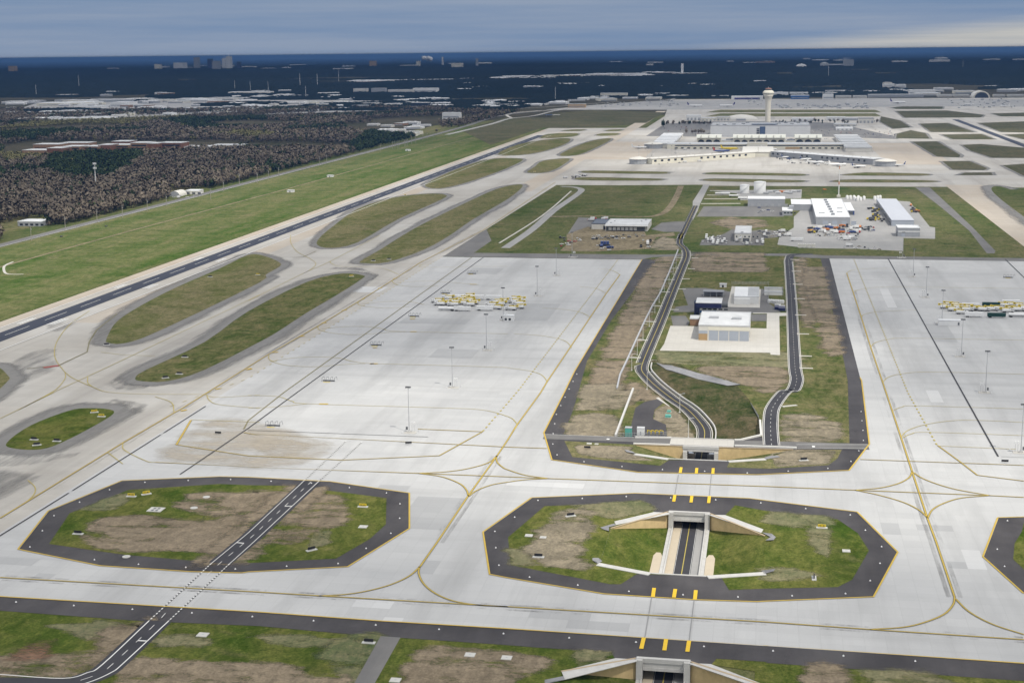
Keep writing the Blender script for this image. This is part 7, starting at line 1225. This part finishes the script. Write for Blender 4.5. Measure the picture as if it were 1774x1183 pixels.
# distant canopy: woods out to the horizon, with clearings for the town
def far_woods():
    az = np.radians(np.linspace(-46, 26, 1500)); rr = 4700 * 1.0065 ** np.arange(410); A, Rr = np.meshgrid(az, rr); X = Rr * np.sin(A); Y_ = Rr * np.cos(A)
    sm = lambda s, k: sum(np.sin(X * s * math.cos(t) + Y_ * s * math.sin(t) + 7 * t) for t in np.arange(k) * 2.4) / k
    nz = sm(.0011, 5) + .6 * sm(.0031, 5) + .35 * sm(.009, 4); fine = RNG.random(X.shape); f2 = (fine + np.roll(fine, 1, 1) + np.roll(fine, 1, 0)) / 3
    h = 7 + 9 * f2 + 4 * sm(.013, 5); h = np.where(RNG.random(X.shape) < .04, h + 4, h)
    town = np.clip(1 - np.abs(np.hypot((X + 2600) / 2600, (Y_ - 6300) / 2300)), 0, 1) * 1.6 + np.clip(1 - np.abs(Y_ - 12500) / 900, 0, 1) * .8 * ((X > -4200) & (X < 200)) + .25 * (Y_ < 9000) * (X > -1500)
    h = np.where(town > .25, h * .7, h); h = np.where(nz > .62 - town * .82, -3, h); port = (X > -880) & (Y_ < 6350) & (X < 3000); h = np.where(port, -6, h); h = np.where((X < -860) & (Y_ < 5150) & (X > -3300), -6, h); h = np.where((np.abs(X + 860) < 60) & (Y_ < 5600), -6, h)
    na, nr = len(az), len(rr); v = np.stack([X, Y_, h], -1).reshape(-1, 3); idx = np.arange(na * nr).reshape(nr, na); f = np.stack([idx[:-1, :-1], idx[:-1, 1:], idx[1:, 1:], idx[1:, :-1]], -1).reshape(-1, 4)
    keep = (h.reshape(-1)[f].max(1) > -2.5); f = f[keep]
    me = bpy.data.meshes.new("distant_woodland"); me.vertices.add(len(v)); me.vertices.foreach_set('co', v.astype(np.float32).ravel()); me.loops.add(len(f) * 4); me.loops.foreach_set('vertex_index', f.astype(np.int32).ravel()); me.polygons.add(len(f)); me.polygons.foreach_set('loop_start', np.arange(0, len(f) * 4, 4, dtype=np.int32)); me.update(calc_edges=True)
    t = np.clip(.28 + .22 * nz.reshape(-1)[f[:, 0]] + .4 * (RNG.random(len(f)) - .35), 0, 1); me.attributes.new('tone', 'FLOAT', 'FACE').data.foreach_set('value', t.astype(np.float32))
    me.materials.append(leaf_mat('far_canopy', (.006, .011, .010), (.018, .023, .018), (.050, .046, .036))); o = bpy.data.objects.new("distant_woodland", me); COL.objects.link(o); o['kind'] = 'stuff'
far_woods()
# ================================================================ THE TOWN AND THE SKYLINE
def ware_proto(wall, roof):
    r = thing("warehouse", "x", "warehouse", (0, 0, 0)); MB().box(-.5, -.5, -.02, .5, .5, 1).build("wall", wall, r); m = MB().box(-.505, -.505, 1.001, .505, .505, 1.05); [m.box(random.uniform(-.45, .4), random.uniform(-.4, .3), 1.051, *(lambda: (0, 0, 0))()) if 0 else None for _ in range(1)]
    for k in range(5): x, y_ = random.uniform(-.42, .3), random.uniform(-.4, .3); m.box(x, y_, 1.051, x + .08, y_ + .1, 1.22)
    m.build("roof", roof, r); b = MB(); b.box(-.45, -.515, .05, .45, -.5005, .5); b.build("dock_band", GREYW, r); return r
WP = [ware_proto(w_, r_) for w_, r_ in ((WHITE, ROOF_W), (OFFW, ROOF_L), (GREYW, ROOF_W), (CREAMW, ROOF_L), (BRICK2, ROOF_L), (WHITE, ROOF_G))]; WN = ("white", "off-white", "grey walled", "cream", "tan brick", "grey roofed white")
sheet("industrial_ground", full([(-40, 212), (60, 180), (300, 172), (620, 164), (790, 172), (810, 186), (600, 194), (420, 200), (250, 207)]), -.25, CONC_GREY); sheet("industrial_ground", full([(600, 138), (850, 133), (1195, 127), (1200, 130), (900, 137), (620, 142)]), -.25, CONC_GREY)
def town(poly, n_, w0, w1, h0, h1, words, grp, dep=(40, 110), wts=(5, 3, 2, 2, 1, 1)):
    for p in pxrand(poly, n_):
        q = g(*p); k = random.choices(range(6), wts)[0]; s = (random.uniform(w0, w1), random.uniform(*dep), random.uniform(h0, h1))
        if not WP[k].get('used'): o = place(WP[k], q, 0, "", "x", -.3); o.scale = s; o['label'] = WN[k] + " flat roofed warehouse " + words; o['group'] = WN[k] + " warehouses " + grp
        else: dup(WP[k], (*q, -.3), random.choice((0, 0, .3, -.25)), WN[k] + " flat roofed warehouse " + words, WN[k] + " warehouses " + grp, s)
town([(0, 195), (60, 178), (230, 175), (380, 168), (600, 166), (760, 172), (800, 186), (600, 192), (420, 198), (250, 206), (100, 212), (0, 215)], 150, 22, 95, 6, 11, "in the dense industrial belt beyond the left woods", "in the industrial belt", (25, 70))
town([(0, 176), (300, 172), (600, 160), (600, 166), (300, 180), (0, 184)], 20, 60, 160, 8, 13, "along the far edge of the industrial belt", "at the far edge of the belt")
town([(600, 232), (740, 222), (735, 236), (640, 238)], 9, 20, 50, 5, 8, "in the small works yard by the highway bend", "in the works yard", (20, 40)); town([(640, 216), (730, 212), (735, 224), (650, 224)], 8, 25, 60, 5, 9, "behind the pines near the highway bend", "behind the pines", (20, 40))
town([(830, 178), (1180, 163), (1190, 170), (1040, 178), (840, 190)], 30, 25, 80, 6, 11, "among trees north of the runway end", "north of the runway end"); town([(600, 142), (830, 135), (1190, 126), (1210, 130), (900, 140), (620, 145)], 30, 70, 330, 9, 15, "in the long pale strip far beyond the runway", "in the far pale strip", (100, 300))
town([(1340, 160), (1774, 150), (1774, 164), (1340, 168)], 24, 40, 110, 7, 13, "beyond the far cargo ramp", "beyond the cargo ramp"); town([(0, 168), (500, 150), (1200, 140), (1774, 135), (1774, 146), (600, 160), (0, 172)], 24, 30, 110, 9, 15, "scattered in the dark far woods", "in the far woods"); town([(100, 118), (600, 112), (1200, 104), (1774, 100), (1774, 108), (700, 122), (100, 124)], 30, 90, 330, 16, 34, "on the hazy horizon", "on the hazy horizon", (100, 200))
far(612, 635, 162, 154, "tan hotel block standing above the industrial belt, left one", "hotel", OFFW, ROOF_L, 40, "hotel_block"); far(643, 667, 162, 153.5, "bluish office block standing above the industrial belt", "office building", GREYW, ROOF_L, 40, "office_building"); far(672, 716, 162, 156, "low white wing beside the large white block", "office building", OFFW, ROOF_W, 40, "office_building"); far(715, 757, 161.5, 153.5, "large white block at the right of the industrial belt", "office building", WHITE, ROOF_W, 50, "office_building"); far(712, 742, 190, 178.5, "dark glazed building with white columns in the industrial belt", "building", GLASS, ROOF_W, 40, "glazed_building"); far(766, 796, 207, 196, "white three storey building by the ramp road", "office building", WHITE, ROOF_W, 30, "office_building"); far(1040, 1086, 168.5, 162, "cream building among trees north of the runway end", "building", CREAMW, ROOF_L, 40, "long_building"); far(984, 1014, 187, 181, "tan flat roofed building at the edge of the north field", "building", TAN, ROOF_L, 30, "flat_building")
far(63, 145, 184, 179, "very long pale warehouse at the left of the industrial belt", "warehouse", CREAMW, ROOF_W, 90, "long_warehouse"); far(190, 222, 186, 178, "large white warehouse in the industrial belt, left of centre", "warehouse", WHITE, ROOF_W, 90, "long_warehouse"); far(395, 465, 164, 160, "long pale warehouse at the back of the industrial belt", "warehouse", OFFW, ROOF_W, 90, "long_warehouse")
sk = [(335, 343, 115, 97, "grey slab tower on the skyline, leftmost"), (359, 366, 116, 100, "dark blue tower on the skyline"), (367, 378, 117, 104, "broad grey block on the skyline"), (384, 390, 116, 99, "pale tower on the skyline beside the spired one"), (391, 399, 116, 95, "tallest pale skyline tower with a spire"), (410, 416, 116, 106, "small dark tower on the skyline right of the tallest"), (300, 317, 116, 108, "low pale block on the skyline left of the towers"), (267, 276, 117, 111, "lit cream block left of the skyline"), (14, 24, 121, 114, "tan slab block at the far left horizon"), (640, 650, 112, 105, "tan tower on the horizon right of centre"), (721, 727, 112, 105, "slim cream tower on the horizon"), (765, 768, 110, 97, "thin white chimney by the smoke plume"), (782, 799, 114, 109, "bright cream block on the horizon"), (824, 828, 112, 100, "slim grey tower on the horizon beyond the runway end"), (1180, 1184, 125, 108, "red and white chimney beyond the far trees")]
for x0, x1, yb, yt, lab in sk:
    Yb, a, b, h = far_front(x0, x1, yb + 4, yt + (yb - yt) * .15); r = bld("tower_block" if x1 - x0 > 4.5 else "chimney", lab, "tower", a, Yb, b, Yb + (b - a), h, NAVY if "dark" in lab else GREYW if "grey" in lab else TAN if "tan" in lab else CREAMW if 'cream' in lab else ROOF_W, ROOF_L, parapet=0)
    if "spire" in lab: MB().tube((0, 0, h), (0, 0, h * 1.22), 8, 1).build("spire", ROOF_W, r)
for x, yb, lab, rad in ((1388, 117, "pale stadium dome on the horizon", 9),): Yb = g(x, yb)[1]; s_ = Yb / F; r = thing("stadium_dome", lab, "dome", (*g(x, yb), 0)); MB().lathe([(rad * s_, 0), (rad * s_, 14), (rad * .75 * s_, 30), (rad * .35 * s_, 38), (1, 40)], 24).build("roof", WHITE, r, True); MB().lathe([(rad * s_ * 1.05, 0), (rad * s_ * 1.05, 10)], 24).build("wall", CREAMW, r)
Yb = g(1450, 116)[1]; a, b = pl(1428, 108, Yb), pl(1470, 104, Yb); r = thing("silo_conveyor", "grey silo works with a sloping conveyor on the horizon", "silo", (a[0], Yb, 0)); m = MB(); m.tube((0, 0, a[1] * .4), (b[0] - a[0], 0, b[1] * .3), 9); m.build("conveyor", STEEL, r); MB().lathe([(50, 0), (50, a[1] * .75), (1, a[1])], 16).build("silo", STEEL, r); MB().box(b[0] - a[0] - 60, -40, 0, b[0] - a[0] + 60, 40, b[1]).build("plant_house", GREYW, r)
m, nn = new_mat('steam'); finish(nn, (.75, .75, .76), 1, 0); Yb = g(740, 112)[1]; s_ = Yb / F; V = MB(); cc = bmesh.new()
for k in range(16): bmesh.ops.create_icosphere(cc, subdivisions=2, radius=(1.5 + 2.4 * random.random()) * s_, matrix=Matrix.Translation((s_ * (random.uniform(-7, 9)), random.uniform(-2, 2) * s_, s_ * (9 + random.uniform(-1, 3)))))
me = bpy.data.meshes.new("steam_plume"); cc.to_mesh(me); me.materials.append(m); o = bpy.data.objects.new("steam_plume", me); o.location = (*g(740, 112), 0); COL.objects.link(o); o['kind'] = 'stuff'
wm_ = paint('river_water', (.42, .45, .50), .3, .05, .001, .5); sheet("river", full([(478, 103), (484, 100.5), (528, 99.5), (534, 101.5), (520, 103.5)]), 20, wm_)
# poles and lattice masts above the belt
mp = thing("radio_mast", "x", "mast", (0, 0, 0)); MB().tube((0, 0, 0), (0, 0, 60), 1.2, .6, 6).build("pole", WHITE, mp); MB().box(-2.5, -2.5, 50, 2.5, 2.5, 51).build("platform", STEEL, mp)
for k, p in enumerate(((530, 171), (465, 160), (434, 159), (407, 157), (520, 150), (137, 152), (63, 166), (550, 150), (587, 142), (962, 175), (1435, 134), (1668, 118))): q = g(*p); (dup(mp, (*q, 0), 0, "slim pale mast above the distant roofs, %s" % ("tallest in the belt", "left of the tallest", "second left of the tallest", "third left of the tallest", "right in the far woods", "far left in the woods", "over the left warehouses", "far right of the belt", "in the woods right of the belt", "north of the runway end", "over the right-hand woods", "near the right horizon")[k], "slim masts in the distance", None if p[1] > 155 else 1.4) if k else (mp.__setattr__('location', (*q, 0)), mp.__setitem__('label', "slim pale mast above the distant roofs, tallest in the belt")))
# ================================================================ AIR: haze, and the broken cloud deck that shades most of the field
hz = MB().box(-460000, -460000, -1.5, 460000, 460000, 214); o = hz.build("haze", [], None); o['kind'] = 'stuff'
m = bpy.data.materials.new("haze"); m.use_nodes = True; nn = NT(m.node_tree)
nn.t.links.new(nn.n('VolumePrincipled', i_Color=(.22, .47, 1.0, 1), i_Density=5.2e-5, i_Anisotropy=0.0).outputs[0], nn.n('OutputMaterial').inputs['Volume']); o.data.materials.append(m)
DECK_Z = 1700.0
m, nn = new_mat('cloud_deck'); shx, shy = sv.x / sv.z * DECK_Z, sv.y / sv.z * DECK_Z
p = nn.n('Mapping', i_Vector=nn.pos, i_Location=(-shx, -shy, 0)).outputs[0]; nz = nn.noise(p, .0016, 4, .55); nz2 = nn.noise(p, .0005, 3, .5)
def hole(cx, cy, rx, ry):                                    # a thin spot in the unseen deck, placed to brighten this part of the field
    q = nn.n('Mapping', i_Vector=p, i_Location=(-cx / rx, -cy / ry, 0), i_Scale=(1 / rx, 1 / ry, 0)).outputs[0]
    return nn.ramp(nn.n('VectorMath', operation='LENGTH', i_0=q).outputs['Value'], .35, 1.25, 1, 0)
k = None
for h_ in ((-110, 760, 230, 190), (40, 690, 200, 120), (-30, 580, 70, 70), (-20, 2700, 420, 260), (-720, 1750, 190, 1300), (-30, 980, 130, 140), (90, 1880, 230, 260), (330, 3600, 900, 250)):
    a = hole(*h_); k = a if k is None else nn.math('MAXIMUM', k, a)
dens = nn.math('ADD', nn.ramp(nz, .3, .7, .42, .74), nn.math('MULTIPLY', nn.ramp(nn.n('SeparateXYZ', i_Vector=p).outputs[1], 3600, 6500, 0, 1), .38))
dens = nn.math('SUBTRACT', dens, nn.math('MULTIPLY', k, .85), True)
tr = nn.n('BsdfTransparent'); tl = nn.n('BsdfTranslucent', i_Color=(.95, .95, .96, 1)); mx = nn.n('MixShader', i_0=dens, i_1=tr.outputs[0], i_2=tl.outputs[0]); nn.t.links.new(mx.outputs[0], nn.n('OutputMaterial').inputs[0])
dk = MB(); dk.quad((-14000, -9000, DECK_Z), (14000, -9000, DECK_Z), (14000, 24000, DECK_Z), (-14000, 24000, DECK_Z)); o = dk.build("cloud_deck", m, None); o['kind'] = 'stuff'
